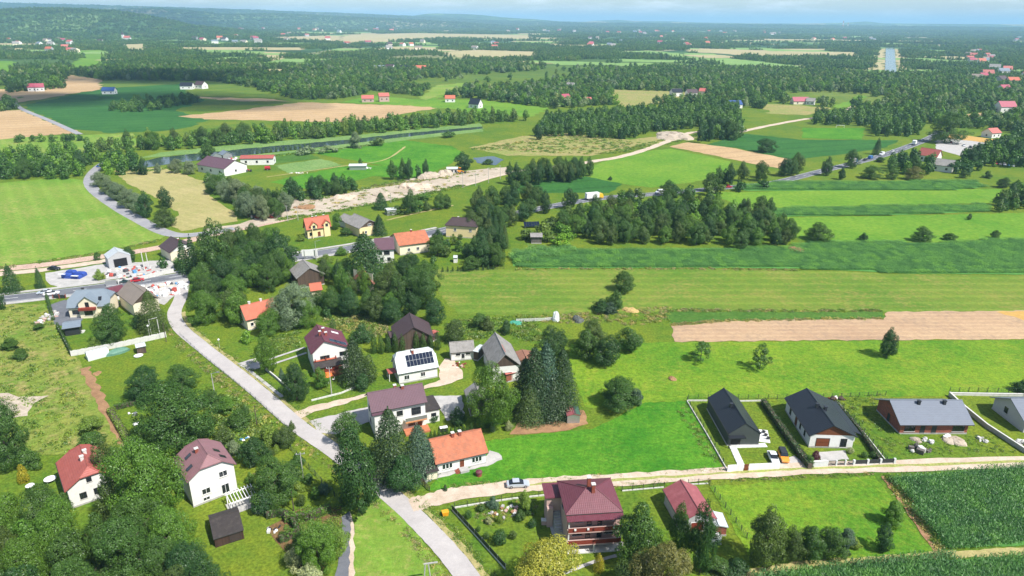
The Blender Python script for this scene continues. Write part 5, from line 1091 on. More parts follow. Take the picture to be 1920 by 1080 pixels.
 ('o', 1009, 262, 234, 18, 'dark', 'lone dark tree on rough heath'), ('k', 1144, 338, 330, 10, 'dark', 'tiny dark bush on bright field'), ('b', 1435, 286, 260, 38, 'dark', 'dark clump tree in dark maize'), ('n', 1643, 290, 258, 18, 'dark', 'conifer beside main road traffic'), ('k', 1650, 304, 294, 20, 'mid', 'bush at main road verge'),
 ('d', 1770, 268, 210, 60, 'mid', 'large round tree beside ripe cereal field'), ('d', 1880, 352, 332, 26, 'dark', 'round bush in right meadow'), ('d', 1806, 334, 318, 18, 'mid', 'left round shrub in right meadow'), ('k', 1851, 334, 320, 16, 'mid', 'middle round shrub in right meadow'), ('d', 1710, 337, 312, 38, 'brown', 'brownish crab tree by roadside meadow'), ('d', 1630, 335, 310, 38, 'mid', 'wide low tree by roadside meadow'), ('d', 1672, 336, 314, 24, 'mid', 'small round tree by roadside meadow'), ('o', 1577, 337, 314, 16, 'dark', 'slim bush by roadside meadow'), ('k', 1817, 412, 400, 10, 'mid', 'small weed bush in right strip meadow'),
 ('k', 1915, 735, 712, 36, 'dark', 'dark tree at right edge above grey bungalow'), ('k', 1528, 868, 845, 22, 'wine', 'dark red shrub beside white modern house'), ('k', 1516, 872, 854, 24, 'mid', 'green shrub at corner of front fence wall'), ('c', 1620, 858, 846, 14, 'mid', 'left round shrub on lawn of white modern house'), ('c', 1636, 858, 846, 12, 'mid', 'right round shrub on lawn of white modern house'), ('c', 1594, 850, 838, 14, 'cream', 'pale shrub in round rockery by modern house'),
 ('n', 1072, 745, 735, 10, 'mid', 'young sapling in vegetable patch'), ('n', 835, 920, 908, 10, 'spruce', 'tiny conifer on meadow above dirt track'), ('k', 815, 788, 772, 26, 'dark', 'round dark shrub before grey flat annex'), ('k', 858, 795, 762, 34, 'dark', 'dark bush beside grey boarded shed'), ('t', 924, 810, 786, 12, 'silver', 'silvery shrub ending thuja hedge'), ('k', 953, 806, 788, 18, 'cream', 'white rose bush near bare ground'),
 ('k', 20, 655, 636, 40, 'mid', 'low dark scrub on rough meadow at left edge'), ('k', 40, 672, 655, 34, 'mid', 'scrub patch on rough meadow near left edge'), ('k', 72, 618, 606, 22, 'mid', 'small scrub below rubble heap'), ('k', 170, 812, 780, 46, 'lime', 'light scrub above red-roofed cottage'), ('k', 170, 842, 812, 56, 'mid', 'long scrub behind red-roofed cottage'),
 ('k', 420, 830, 795, 40, 'olive', 'olive bush in overgrown garden by side road'), ('k', 450, 800, 768, 50, 'mid', 'green bush in overgrown garden by side road'), ('k', 425, 775, 745, 44, 'bright', 'bright bush in overgrown garden by side road'), ('k', 395, 760, 730, 44, 'mid', 'bush below walnut tree in overgrown garden'), ('k', 440, 850, 825, 30, 'silver', 'pale bush in overgrown garden'), ('k', 460, 778, 760, 20, 'mid', 'small bush near verge of side road'),
 ('b', 622, 588, 538, 44, 'mid', 'leafy tree right of pale blossoming tree'),
 ('b', 655, 592, 542, 48, 'dark', 'dark leafy tree above scrub behind maroon roof'),
 ('o', 702, 602, 548, 40, 'olive', 'olive tree left of plum-roofed barn'),
 ('b', 735, 606, 560, 46, 'dark', 'dark tree just behind plum-roofed barn'),
 ('b', 648, 528, 486, 42, 'mid', 'tree right of old timber barn'),
 ('b', 618, 520, 490, 32, 'bright', 'bright bush tree beside old timber barn'),
 ('d', 772, 566, 506, 58, 'mid', 'spreading tree at meadow edge below plum-roofed white house'),
 ('b', 800, 548, 492, 56, 'mid', 'tree at meadow corner beside far garden'),
 ('b', 765, 520, 474, 50, 'dark', 'dark tree below long orange-roofed house'),
 ('k', 640, 478, 462, 26, 'bright', 'bright garden bush beside main road drive'),
 ('k', 612, 492, 476, 34, 'lime', 'lime garden bush behind roadside board'),
 ('o', 598, 575, 545, 30, 'mid', 'slim tree below bright orange shed roof'),
 ('b', 820, 480, 440, 40, 'mid', 'tree right of long orange-roofed house'),
 ('o', 905, 500, 440, 40, 'dark', 'dark tree beside tiny white hut'),
 ('b', 885, 505, 478, 34, 'mid', 'low tree right of tiny white hut'),
 ('b', 930, 500, 455, 40, 'mid', 'tree left of small maize plot'),
 ('k', 470, 905, 885, 20, 'bright', 'small bright bush on lawn beside white house'),
 ('k', 530, 900, 880, 22, 'lime', 'lime bush in middle of ornamental garden'),
 ('k', 505, 858, 838, 26, 'olive', 'olive bush right of round dark garden tree'),
 ('k', 580, 905, 888, 22, 'mid', 'bush below concrete power pole'),
 ('k', 608, 925, 905, 26, 'blue', 'blue-green bush along ditch fence'),
 ('k', 560, 870, 850, 26, 'mid', 'bush along verge fence of ornamental garden'),
 ('k', 620, 1005, 980, 30, 'mid', 'bush at culvert top end'),
 ('l', 540, 1010, 985, 24, 'bright', 'small fruit tree in garden bed'),
 ('k', 1210, 1085, 1060, 50, 'lime', 'lime bush between bottom edge trees'),
 ('k', 1380, 1078, 1050, 50, 'dark', 'dark bush at foot of olive tree'),
 ('k', 1300, 1010, 990, 26, 'mid', 'bush between garage trees'),
]
for t_ in T: tree_px(*t_)
# rows of thujas
row = [('t', 702 + i * 13.2, 662 - i * .9 + (i % 2) * 1.5, 622 + (i % 3) * 3 - i * .4, 15, 'thuja', ORD[i] + ' thuja from left in tall row before plum-roofed barn', 'tall thuja row') for i in range(10)]
row[5] = ('t', 768, 655, 624, 9, 'gold', 'yellow thuja standing in tall thuja row')
for r_ in row: tree_px(*r_)
for i in range(16): tree_px('t', 808 + i * 7.6, 823 - i * 1.5, 806 - i * 1.5, 8, 'thuja', ORD[i] + ' clipped thuja from left in hedge behind orange-tiled bungalow', 'low thuja hedge')
for i in range(11): tree_px('t', 830 + i * 9.5, 510 - i * .5, 499 - i * .5, 5, 'thuja', ORD[i] + ' small columnar thuja from left along far garden fence', 'far garden thuja row')
for i in range(12): tree_px('t', 482 + i * 9, 289 - i * 1.1, 281 - i * 1.3, 6, 'thuja', ORD[i] + ' small cypress from left in row along river by farm', 'riverside cypress row')
for i in range(8): tree_px('t', 89 + i * 1.6, 562 + i * 5.5, 548 + i * 5.5, 8, 'thuja', ORD[i] + ' hedge thuja from main road at left boundary of cream house', 'cream house boundary hedge')
for i in range(9): tree_px('t', 110 + i * 2.9, 618 + i * 5.6, 603 + i * 5.6, 8, 'thuja', ORD[i] + ' hedge thuja along dark fence counting from garden pavilion', 'pavilion boundary hedge')
for i in range(8): tree_px('t', 646 + i * 5, 728 - i * 2.2, 715 - i * 2.4, 8, 'bright', ORD[i] + ' low hedge thuja from left before dark spruce', 'spruce side hedge')
def hedge(name, label, px, hgt_, wid, col, n=None):
    """clipped hedge: one dense leafy body following a line"""
    c = GL(px); P = []; Nn = []
    for i in range(len(c) - 1):
        e = c[i + 1] - c[i]; L = e.length; t = e / L; nv = Vector((-t.y, t.x, 0)); m = int(L * (hgt_ * 2 + wid) * 26)
        for _ in range(m):
            s = random.uniform(0, L); k = random.uniform(0, 2 * hgt_ + wid); j = random.gauss(0, .05)
            if k < hgt_: o = (-wid / 2 + j, k); nn = -nv
            elif k < hgt_ + wid: o = (-wid / 2 + (k - hgt_), hgt_ + j); nn = Vector((0, 0, 1))
            else: o = (wid / 2 + j, k - hgt_ - wid); nn = nv
            p = c[i] + t * s + nv * o[0]; P.append((p.x, p.y, o[1])); Nn.append(tuple(nn))
    P = np.array(P); Nn = np.array(Nn) + rng.normal(size=P.shape) * .5; b0 = c[0]
    V = quads(P, Nn, .14); V[:, 0] -= b0.x; V[:, 1] -= b0.y
    t = thing(name, label, 'hedge', b0); o = obj('foliage', mesh_quads('foliage', V, LEAF), None, t); o.color = (*CG[col], 1)
    m = MB()
    for i in range(len(c) - 1): m.bx(((c[i] + c[i + 1]) / 2 - b0 + Vector((0, 0, hgt_ * .46))), ((c[i + 1] - c[i]).length, wid * .7, hgt_ * .88), math.atan2((c[i + 1] - c[i]).y, (c[i + 1] - c[i]).x))
    obj('stems', m, BARK, t); return t
hedge('clipped_hedge', 'dark clipped hedge between the two black-roofed houses', [(1430, 757), (1470, 815), (1518, 880)], 1.5, 1.3, 'spruce')
hedge('clipped_hedge', 'tall thuja hedge right of white modern house', [(1565, 757), (1612, 812), (1648, 866)], 1.2, .7, 'spruce')
hedge('clipped_hedge', 'U-shaped trimmed thuja hedge in ornamental garden', [(500, 972), (521, 967), (545, 972), (560, 1003), (525, 1018)], 1.6, .9, 'thuja')
hedge('vine_row', 'row of bright vines above vegetable bed', [(535, 978), (580, 975), (620, 958)], 1.7, 1.2, 'bright')
hedge('clipped_hedge', 'lime hedge bordering meadow garden path', [(208, 772), (228, 806), (246, 840)], 1.3, 1.6, 'lime')
hedge('clipped_hedge', 'hedge below round dark tree in meadow garden', [(215, 768), (255, 758), (290, 746)], 1.1, 1.4, 'mid')

# ------------------------------------------------------------------ woods
LEAFN = {}
def in_road(p):
    for c, w in ROADS:
        for q in c:
            if (q.x - p.x) ** 2 + (q.y - p.y) ** 2 < (w + 1.5) ** 2: return True
    return False
SEEN += [(560, 720, 452, 486, 400), (95, 200, 500, 545, 400), (220, 325, 505, 530, 300), (320, 345, 560, 640, 225)]
def hides(p, hh, w):
    u0, v0, d0 = proj(p); vt = proj((p.x, p.y, hh))[1]; wp_ = w * FPX / d0 * .5
    for a0, a1, b0, b1, dd in SEEN:
        if p.length < dd - 3 and u0 + wp_ > a0 and u0 - wp_ < a1 and vt < b1 - (b1 - b0) * .2 and v0 > b0: return True
    return False
def blocked(p, m=0):
    for c, r in FOOT:
        if (c.x - p.x) ** 2 + (c.y - p.y) ** 2 < (r + m) ** 2: return True
    return in_road(p)
WOODS = [
 ([(-40, 1015), (60, 1000), (200, 1010), (330, 1000), (372, 1075), (400, 1180), (420, 1330), (-60, 1330)], 5.6, (8, 13), 'bbod', ['mid', 'mid', 'dark', 'bright', 'olive'], 'leafy tree in dense wood at lower left corner', 1),
 ([(352, 560), (338, 592), (355, 626), (420, 668), (470, 664), (470, 610), (440, 605), (446, 560), (520, 552), (562, 535), (552, 500), (490, 475), (430, 470), (380, 500)], 7.0, (8, 13.5), 'bbd', ['mid', 'mid', 'dark', 'bright', 'olive'], 'leafy tree in thick grove right of side road', 1),
 ([(585, 606), (640, 592), (700, 596), (740, 606), (800, 592), (800, 545), (740, 540), (650, 548), (610, 560), (575, 575)], 6.2, (7, 14), 'bbo', ['mid', 'dark', 'mid', 'olive', 'bright'], 'leafy tree in grove behind plum-roofed barn', 1),
 ([(640, 540), (760, 500), (830, 520), (840, 492), (800, 472), (760, 492), (700, 515), (610, 520), (620, 500), (600, 540)], 6.6, (8, 14), 'bbo', ['mid', 'dark', 'mid', 'olive'], 'leafy tree in grove below plum-roofed white house', 1),
 ([(790, 462), (840, 452), (900, 440), (955, 440), (965, 478), (930, 503), (860, 490), (800, 482)], 6.8, (8, 13), 'bos', ['mid', 'dark', 'dark', 'olive'], 'tall tree in dark grove left of wide maize strip', 1),
 ([(440, 520), (540, 505), (600, 520), (560, 545), (450, 555)], 6.6, (8, 14), 'bbo', ['mid', 'dark', 'bright'], 'leafy tree beside old timber barn', 1),
 ([(288, 508), (330, 478), (380, 490), (385, 515), (345, 528), (300, 520)], 5.5, (6, 11), 'bo', ['mid', 'dark'], 'leafy tree between warehouse and side road', 1),
 ([(385, 335), (420, 350), (470, 382), (505, 398), (545, 392), (510, 415), (465, 412), (440, 390), (400, 365)], 6.5, (8, 13), 'bb', ['silver', 'silver', 'mid', 'olive'], 'grey-green willow in belt beside building site', 1),
 ([(1025, 672), (1100, 652), (1165, 660), (1168, 688), (1090, 700), (1048, 690)], 6.6, (8.5, 12), 'bbd', ['mid', 'dark', 'mid', 'olive'], 'orchard tree in clump behind tall spruces', 1),
 ([(-20, 300), (130, 290), (165, 300), (262, 298), (272, 326), (150, 336), (60, 338), (-20, 342)], 8, (8, 12), 'bb', ['mid', 'mid', 'bright', 'dark'], 'riverside tree above hay field', 1),
 ([(160, 284), (420, 262), (560, 250), (700, 238), (900, 222), (1000, 226), (900, 233), (640, 257), (420, 276), (180, 290)], 9, (9, 14), 'bo', ['mid', 'bright', 'lime', 'olive'], 'airy tree in row along far river bank', 1),
 ([(560, 291), (640, 281), (800, 262), (905, 248), (905, 251), (760, 268), (640, 285)], 14, (4, 8), 'bk', ['mid', 'olive', 'bright', 'silver'], 'shrub tree on near river bank', 1),
 ([(1130, 381), (1240, 371), (1370, 359), (1440, 352), (1440, 356), (1370, 364), (1240, 377), (1130, 387)], 9, (5, 8.5), 'bb', ['mid', 'dark', 'olive'], 'roadside tree along near side of main road', 1),
 ([(722, 336), (800, 326), (815, 331), (735, 342)], 6, (9, 13), 'oo', ['dark', 'mid'], 'poplar in clump on green meadow', 1),
 ([(560, 368), (600, 358), (690, 343), (692, 354), (610, 374), (560, 380)], 7, (7, 11), 'bo', ['dark', 'mid'], 'tree above building site edge', 1),
 ([(490, 392), (548, 362), (560, 374), (510, 404)], 7, (8, 12), 'bo', ['dark', 'mid'], 'tree at left end of building site', 1),
 ([(950, 346), (1010, 332), (1108, 327), (1108, 339), (960, 352)], 6.5, (10, 13.5), 'ob', ['dark', 'mid', 'olive'], 'slim birch in dark block above maize patch', 1),
 ([(850, 424), (900, 392), (960, 372), (1060, 378), (1085, 392), (1010, 404), (960, 432), (900, 450)], 7.5, (8, 12.5), 'bbo', ['dark', 'mid', 'olive'], 'tree in thick wood above orchard garden', 1),
 ([(1070, 440), (1090, 405), (1180, 388), (1300, 388), (1440, 402), (1478, 440), (1484, 468), (1300, 468), (1180, 464), (1100, 456)], 6.8, (6.5, 10.5), 'bbo', ['mid', 'dark', 'mid', 'olive', 'bright'], 'tree in broad wood above wide maize strip', 1),
 ([(985, 445), (1070, 400), (1085, 440), (1100, 462), (990, 478)], 10, (5, 9), 'bb', ['bright', 'mid', 'olive'], 'orchard tree around grey shack', 1),
 ([(1170, 372), (1240, 366), (1330, 368), (1380, 356), (1370, 362), (1250, 376)], 10, (7, 10), 'bo', ['mid', 'dark'], 'roadside tree near white lorry', 1),
 ([(1290, 352), (1350, 340), (1395, 345), (1330, 366)], 8, (9, 13), 'bo', ['mid', 'dark'], 'roadside tree left of red car', 1),
 ([(1380, 338), (1470, 326), (1560, 316), (1590, 304), (1600, 320), (1480, 345), (1390, 347)], 9, (9, 13), 'bo', ['dark', 'mid', 'olive'], 'roadside tree between maize strips and main road', 1),
 ([(1005, 256), (1180, 262), (1230, 248), (1330, 240), (1390, 232), (1380, 200), (1200, 212), (1020, 226)], 7.5, (9, 13), 'ob', ['dark', 'mid', 'mid'], 'plantation tree behind rough heath', 1),
 ([(1310, 268), (1390, 262), (1392, 240), (1320, 236)], 8, (11, 15), 'bo', ['dark', 'mid'], 'tree in clump beside dark maize', 1),
 ([(1520, 236), (1618, 236), (1640, 258), (1720, 256), (1735, 232), (1620, 215), (1530, 222)], 9, (9, 13), 'bbo', ['dark', 'mid', 'mid'], 'tree in wood behind sports pitch', 1),
 ([(1690, 300), (1730, 312), (1760, 325), (1700, 332), (1660, 318)], 8, (8, 12), 'bo', ['dark', 'mid'], 'tree around red roofed roadside house', 1),
 ([(1775, 305), (1830, 318), (1930, 318), (1930, 250), (1870, 278), (1830, 296)], 9, (10, 14), 'bo', ['dark', 'mid', 'dark'], 'tree in right edge wood beside parking yard', 1),
 ([(1780, 318), (1835, 300), (1830, 330), (1790, 332)], 9, (7, 10), 'bo', ['dark', 'mid'], 'tree beside white grey-roofed roadside house', 1),
 ([(1858, 398), (1930, 398), (1930, 365), (1895, 362)], 6, (6, 11), 'bk', ['dark', 'mid', 'olive'], 'tree in thicket at right edge', 1),
 ([(715, 398), (760, 375), (830, 372), (850, 385), (760, 410)], 12, (4, 7), 'bk', ['mid', 'olive', 'bright'], 'small orchard tree beside building site', 1),
 ([(20, 265), (80, 265), (150, 262), (150, 266), (20, 268)], 7, (5, 7), 'bk', ['mid', 'dark'], 'tree in low belt below stubble field', 1),
 ([(200, 206), (235, 196), (350, 188), (372, 192), (300, 208), (235, 212)], 9, (8, 12), 'bo', ['dark', 'mid'], 'tree in small wood on shaded field', 0),
 ([(10, 170), (40, 160), (110, 158), (125, 166), (60, 172), (20, 174)], 10, (12, 18), 'bo', ['dark', 'mid'], 'tree around red roofed houses at far left', 0),
 ([(-40, 200), (20, 196), (35, 208), (-40, 210)], 9, (10, 14), 'bo', ['mid'], 'tree clump at left edge above stubble', 0),
]
CAND = []
for poly, sp, hr, kinds, cols, lab, ind in WOODS:
    W_ = [G(u, v) for u, v in poly]; x0 = min(p.x for p in W_); x1 = max(p.x for p in W_); y0 = min(p.y for p in W_); y1 = max(p.y for p in W_)
    nx = int((x1 - x0) / sp) + 1; ny = int((y1 - y0) / sp) + 1
    for i in range(nx):
        for j in range(ny):
            p = Vector((x0 + (i + .5 * (j % 2) + random.uniform(-.3, .3)) * sp, y0 + (j + random.uniform(-.3, .3)) * sp, 0))
            if not inpoly(p.x, p.y, W_) or blocked(p, -1): continue
            if any((q.x - p.x) ** 2 + (q.y - p.y) ** 2 < 9 for q in FOOTT): continue
            hh = random.uniform(*hr); k = random.choice(kinds); w = (hh * random.uniform(.42, .6) if k == 'o' else hh * random.uniform(.66, .9) if k != 's' else hh * .42); w = max(w, sp * .9 if k != 's' else 0)
            if p.length < 480 and hides(p, hh, w):
                hh *= .5; w *= .6
                if hides(p, hh, w): continue
            CAND.append((hh / p.length if ind else 0, p, k, hh, w, random.choice(cols), lab))
EXT = {}
for c_ in CAND:
    u_ = proj(c_[1])[0]; x_ = EXT.setdefault(c_[6], [9e9, -9e9, 9e9, -9e9]); x_[0] = min(x_[0], u_); x_[1] = max(x_[1], u_); x_[2] = min(x_[2], c_[1].y); x_[3] = max(x_[3], c_[1].y)
def place_in(p, lab):
    x_ = EXT[lab]; a_ = (proj(p)[0] - x_[0]) / max(1, x_[1] - x_[0]); b_ = (p.y - x_[2]) / max(1, x_[3] - x_[2])
    return ['left end', 'left part', 'middle', 'right part', 'right end'][min(4, int(a_ * 5))] + ' ' + ['front', 'centre', 'back'][min(2, int(b_ * 3))]
CAND.sort(key=lambda c: -c[0])
N_IND = 330; REST = []
cnt = {}
for i, (s_, p, k, hh, w, col, lab) in enumerate(CAND):
    nm = NAMES[k][0]
    if s_ > 0 and i < N_IND and cnt.get(nm, 0) < 200:
        cnt[nm] = cnt.get(nm, 0) + 1
        adj = {'dark': 'dark ', 'mid': '', 'bright': 'bright green ', 'olive': 'olive ', 'silver': '', 'lime': 'lime '}[col]
        adj = adj if adj.strip() not in lab else ''
        plant(k, p, hh, w, col, ({'o': 'slim ', 's': 'conical '}.get(k, '') if 'slim' not in lab and 'conical' not in lab else '') + adj + lab + ', ' + place_in(p, lab), lab.replace('tree', 'trees', 1))
    else: REST.append((p, k, hh, w, col))
# ------------------------------------------------------------------ the far woods: one mass
def low_tree(n, blobs, prof, leaf, col): return mesh_quads('far_crown', crown_broad(n, blobs, prof, .06, .97, leaf, (.13, .22)), LEAFN.setdefault(col, leafmat('far_foliage_%s' % col, False, tuple(q * 1.3 for q in CG[col]))))
PC = bpy.data.collections.new('wood_prototypes')     # never linked: only instanced by the mass below
def addp(me, coll): o = bpy.data.objects.new(me.name, me); coll.objects.link(o); return o
KEYS = []
for kk, (pf, cols) in enumerate(((prof_round, ('mid', 'dark', 'bright')), (prof_oval, ('mid', 'dark', 'olive')), (prof_round, ('silver', 'olive', 'mid')))):
    for col in cols:
        addp(low_tree(650, 15, pf, .05, col), PC).name = 'p%02d' % len(KEYS); KEYS.append((kk, col))
def clump(n, size, col, leaf, per):
    V = []
    for i in range(n):
        h_ = random.uniform(.55, 1.0); w_ = random.uniform(.34, .55); v = crown_broad(per, 7, random.choice([prof_round, prof_oval]), .04, .97, leaf, (.16, .26))
        a = random.uniform(0, 6.28); r_ = math.sqrt(random.uniform(0, 1)) * size; V.append(v * np.array([w_, w_, h_]) + np.array([r_ * math.cos(a), r_ * math.sin(a), 0]))
    return mesh_quads('far_clump', np.concatenate(V), LEAFN[col])
PC2 = bpy.data.collections.new('clump_prototypes')
for i, col in enumerate(('mid', 'dark', 'mid', 'dark', 'olive', 'mid')): addp(clump(9, 1.0, col, .085, 120), PC2).name = 'q%02d' % i
def mass(name, label, pts, coll, kind='stuff', cat='woodland'):
    """pts: (x, y, z, sx, sz, rot, index)"""
    me = bpy.data.meshes.new(name); me.from_pydata([p[:3] for p in pts], [], [])
    for an, col, ty in (('sxz', None, 'FLOAT_VECTOR'), ('rot', 5, 'FLOAT'), ('pick', 6, 'INT')):
        at = me.attributes.new(an, ty, 'POINT')
        if an == 'sxz': at.data.foreach_set('vector', np.array([(p[3], p[3], p[4]) for p in pts], dtype=np.float32).ravel())
        else: at.data.foreach_set('value', np.array([p[col] for p in pts], dtype=np.float32 if ty == 'FLOAT' else np.int32))
    o = bpy.data.objects.new(name, me); COL.objects.link(o)
    ng = bpy.data.node_groups.new(name + '_scatter', 'GeometryNodeTree')
    ng.interface.new_socket('Geometry', in_out='INPUT', socket_type='NodeSocketGeometry'); ng.interface.new_socket('Geometry', in_out='OUTPUT', socket_type='NodeSocketGeometry')
    gi = ng.nodes.new('NodeGroupInput'); go = ng.nodes.new('NodeGroupOutput'); ip = ng.nodes.new('GeometryNodeInstanceOnPoints'); ci = ng.nodes.new('GeometryNodeCollectionInfo')
    ci.inputs['Collection'].default_value = coll; ci.inputs['Separate Children'].default_value = True; ci.inputs['Reset Children'].default_value = True
    def na(nm, ty):
        n = ng.nodes.new('GeometryNodeInputNamedAttribute'); n.data_type = ty; n.inputs['Name'].default_value = nm; return n.outputs['Attribute']
    cx = ng.nodes.new('ShaderNodeCombineXYZ'); ng.links.new(na('rot', 'FLOAT'), cx.inputs['Z'])
    ng.links.new(gi.outputs[0], ip.inputs['Points']); ng.links.new(ci.outputs[0], ip.inputs['Instance']); ip.inputs['Pick Instance'].default_value = True
    ng.links.new(na('pick', 'INT'), ip.inputs['Instance Index']); ng.links.new(cx.outputs[0], ip.inputs['Rotation']); ng.links.new(na('sxz', 'FLOAT_VECTOR'), ip.inputs['Scale'])
    ng.links.new(ip.outputs[0], go.inputs[0])
    md = o.modifiers.new('scatter', 'NODES'); md.node_group = ng
    return tag(o, label, cat, None, kind)
KI = {}
for i, (kk, col) in enumerate(KEYS): KI.setdefault(col, []).append(i)
pts = []
for p, k, hh, w, col in REST:
    if k == 'o' and col in ('mid', 'dark', 'olive'): ix = [i for i, q in enumerate(KEYS) if q == (1, col)][0]
    else: ix = random.choice(KI.get(col, KI['mid']))
    pts.append((p.x, p.y, -.2, w, hh, random.uniform(0, 6.28), ix))
def vmax(u): return float(np.interp(u, [0, 200, 400, 480, 560, 640, 700, 800, 900, 1000, 1150, 1300, 1450, 1600, 1700, 1800, 1920], [162, 150, 152, 168, 188, 186, 172, 182, 186, 206, 198, 196, 205, 205, 228, 240, 252]))
def open_land(u, v):
    return any(inpoly(u, v, f) for f in FIELDS)
def nz2(x, y): return math.sin(x * .0051 + 1.3) * math.sin(y * .0037 - .4) + .6 * math.sin(x * .0113 - y * .0067) + .5 * math.sin(x * .0031 + y * .0088 + 2)
pix = bpy.data
def scatter(d0, d1, sp, hr, out, clumps):
    y = d0 * .7
    while y < d1:
        x = -y * .82 - 60
        while x < y * .82 + 60:
            px_, py_ = x + random.uniform(-.45, .45) * sp, y + random.uniform(-.45, .45) * sp; x += sp
            d = math.hypot(px_, py_)
            if d < d0 or d > d1: continue
            z = hgt(px_, py_); u, v, w = proj((px_, py_, 0))
            if u < -60 or u > 1980: continue
            if v > vmax(min(1920, max(0, u))): continue
            if z < 3:
                if open_land(u, v): continue
                n = nz2(px_, py_)
                if n < (-.95 if d < 1400 else -.55) and random.random() < .92: continue
                if n < (-.5 if d < 1400 else -.2) and random.random() < .4: continue
                if d < 2600 and any((c.x - px_) ** 2 + (c.y - py_) ** 2 < (r + sp * .35) ** 2 for c, r in FOOT if abs(c.y - py_) < 60): continue
            hh = random.uniform(*hr)
            if clumps: out.append((px_, py_, z - .5, sp * random.uniform(.62, .85), hh, random.uniform(0, 6.28), random.randrange(6)))
            else: out.append((px_, py_, z - .3, max(sp * random.uniform(.85, 1.25), hh * .55), hh, random.uniform(0, 6.28), random.choice([0, 0, 1, 1, 2, 6, 7, 8, 8, 3, 4, 5])))
        y += sp
scatter(520, 1500, 9.5, (8, 13), pts, False)
mass('woodland', 'broken leafy woodland filling the middle distance', pts, PC)
pts2 = []
scatter(1500, 3000, 22, (9, 14), pts2, True); scatter(3000, 6000, 46, (11, 16), pts2, True); scatter(6000, 11000, 90, (12, 19), pts2, True)
mass('distant_forest', 'blue-green distant forest reaching the horizon', pts2, PC2)
print('TREES', NTREE, 'rest', len(REST), 'mass', len(pts), len(pts2))
# ------------------------------------------------------------------ maize
def maize_mesh(col):
    P = []; V = []
    for r_ in range(3):
        for j in range(8):
            x = (r_ - 1) * .75 + random.gauss(0, .05); y = -1 + (j + .5) * .25 + random.gauss(0, .03); h_ = random.uniform(1.75, 2.15)
            for k in range(7):
                a = random.uniform(0, 6.28); z = .5 + (h_ - .6) * k / 6; l = random.uniform(.45, .75) * (1 - .35 * k / 6); dx, dy = math.cos(a), math.sin(a); w = .06
                p0 = (x, y, z); p1 = (x + dx * l * .55, y + dy * l * .55, z + .22); p2 = (x + dx * l, y + dy * l, z + random.uniform(-.1, .1))
                for q0, q1, w0, w1 in ((p0, p1, w * .7, w), (p1, p2, w, w * .25)):
                    V += [(q0[0] - dy * w0, q0[1] + dx * w0, q0[2]), (q1[0] - dy * w1, q1[1] + dx * w1, q1[2]), (q1[0] + dy * w1, q1[1] - dx * w1, q1[2]), (q0[0] + dy * w0, q0[1] - dx * w0, q0[2])]
    return mesh_quads('maize_plants', np.array(V), col)
MZ = leafmat('maize_leaf', False, (.10, .24, .07), .3)
MZ2 = leafmat('young_maize_leaf', False, (.15, .33, .10), .3); PCM2 = bpy.data.collections.new('young_maize_prototypes')
for i in range(3): addp(maize_mesh(MZ2), PCM2).name = 'y%02d' % i
PCM = bpy.data.collections.new('maize_prototypes')
for i in range(3): addp(maize_mesh(MZ), PCM).name = 'm%02d' % i
MGROUND = land('maize_ground', '#4a7d38', '#578a42', '#669548', .1, 1.2)
def maize(label, px, ang, dens=1.0, hs=1.0):
    W_ = [G(u, v) for u, v in px]; pts = []; ca, sa = math.cos(ang), math.sin(ang)
    R2 = [(p.x * ca + p.y * sa, -p.x * sa + p.y * ca) for p in W_]; a0 = min(r[0] for r in R2); a1 = max(r[0] for r in R2); b0 = min(r[1] for r in R2); b1 = max(r[1] for r in R2)
    b = b0; st = 2.25 * dens * (1.0 if dens == 1.0 else 1.16); sy = 2.0 * dens
    while b < b1:
        a = a0
        while a < a1:
            x, y = a * ca - b * sa, a * sa + b * ca
            if inpoly(x, y, W_): pts.append((x, y, 0, dens * random.uniform(.97, 1.05), hs * random.uniform(.82, 1.15), ang + math.pi / 2 + random.choice([0, math.pi]), random.randrange(3)))
            a += sy
        b += st
    sheet('maize_soil', px, MGROUND, 5, .15)
    return mass('maize_field', label, pts, PCM if dens == 1.0 else PCM2, cat='maize')
maize('dense green maize at lower right below dirt track', [(1666, 896), (1800, 884), (1990, 874), (1990, 1022), (1766, 1028)], .15)
maize('strip of maize along bottom right edge', [(1405, 1092), (1500, 1069), (1700, 1053), (1990, 1042), (1990, 1180), (1380, 1180)], .15)
maize('broad dark maize strip across the meadow', [(962, 482), (1010, 472), (1180, 467), (1470, 465), (1512, 455), (1620, 455), (1760, 456), (1850, 450), (1990, 446), (1990, 516), (1700, 513), (1500, 504), (1300, 502), (1000, 503), (962, 498)], .03, 1.4, .55)
maize('nearer of two thin maize strips at right', [(1412, 394), (1500, 389), (1850, 384), (1857, 396), (1700, 403), (1440, 407)], .02, 1.6, .6)
maize('farther of two thin maize strips at right', [(1372, 352), (1440, 342), (1830, 339), (1847, 351), (1780, 357), (1400, 358)], .02, 1.7, .6)
maize('small maize plot above far garden', [(958, 476), (1000, 468), (1075, 466), (1080, 474), (962, 500)], .3, 1.3)
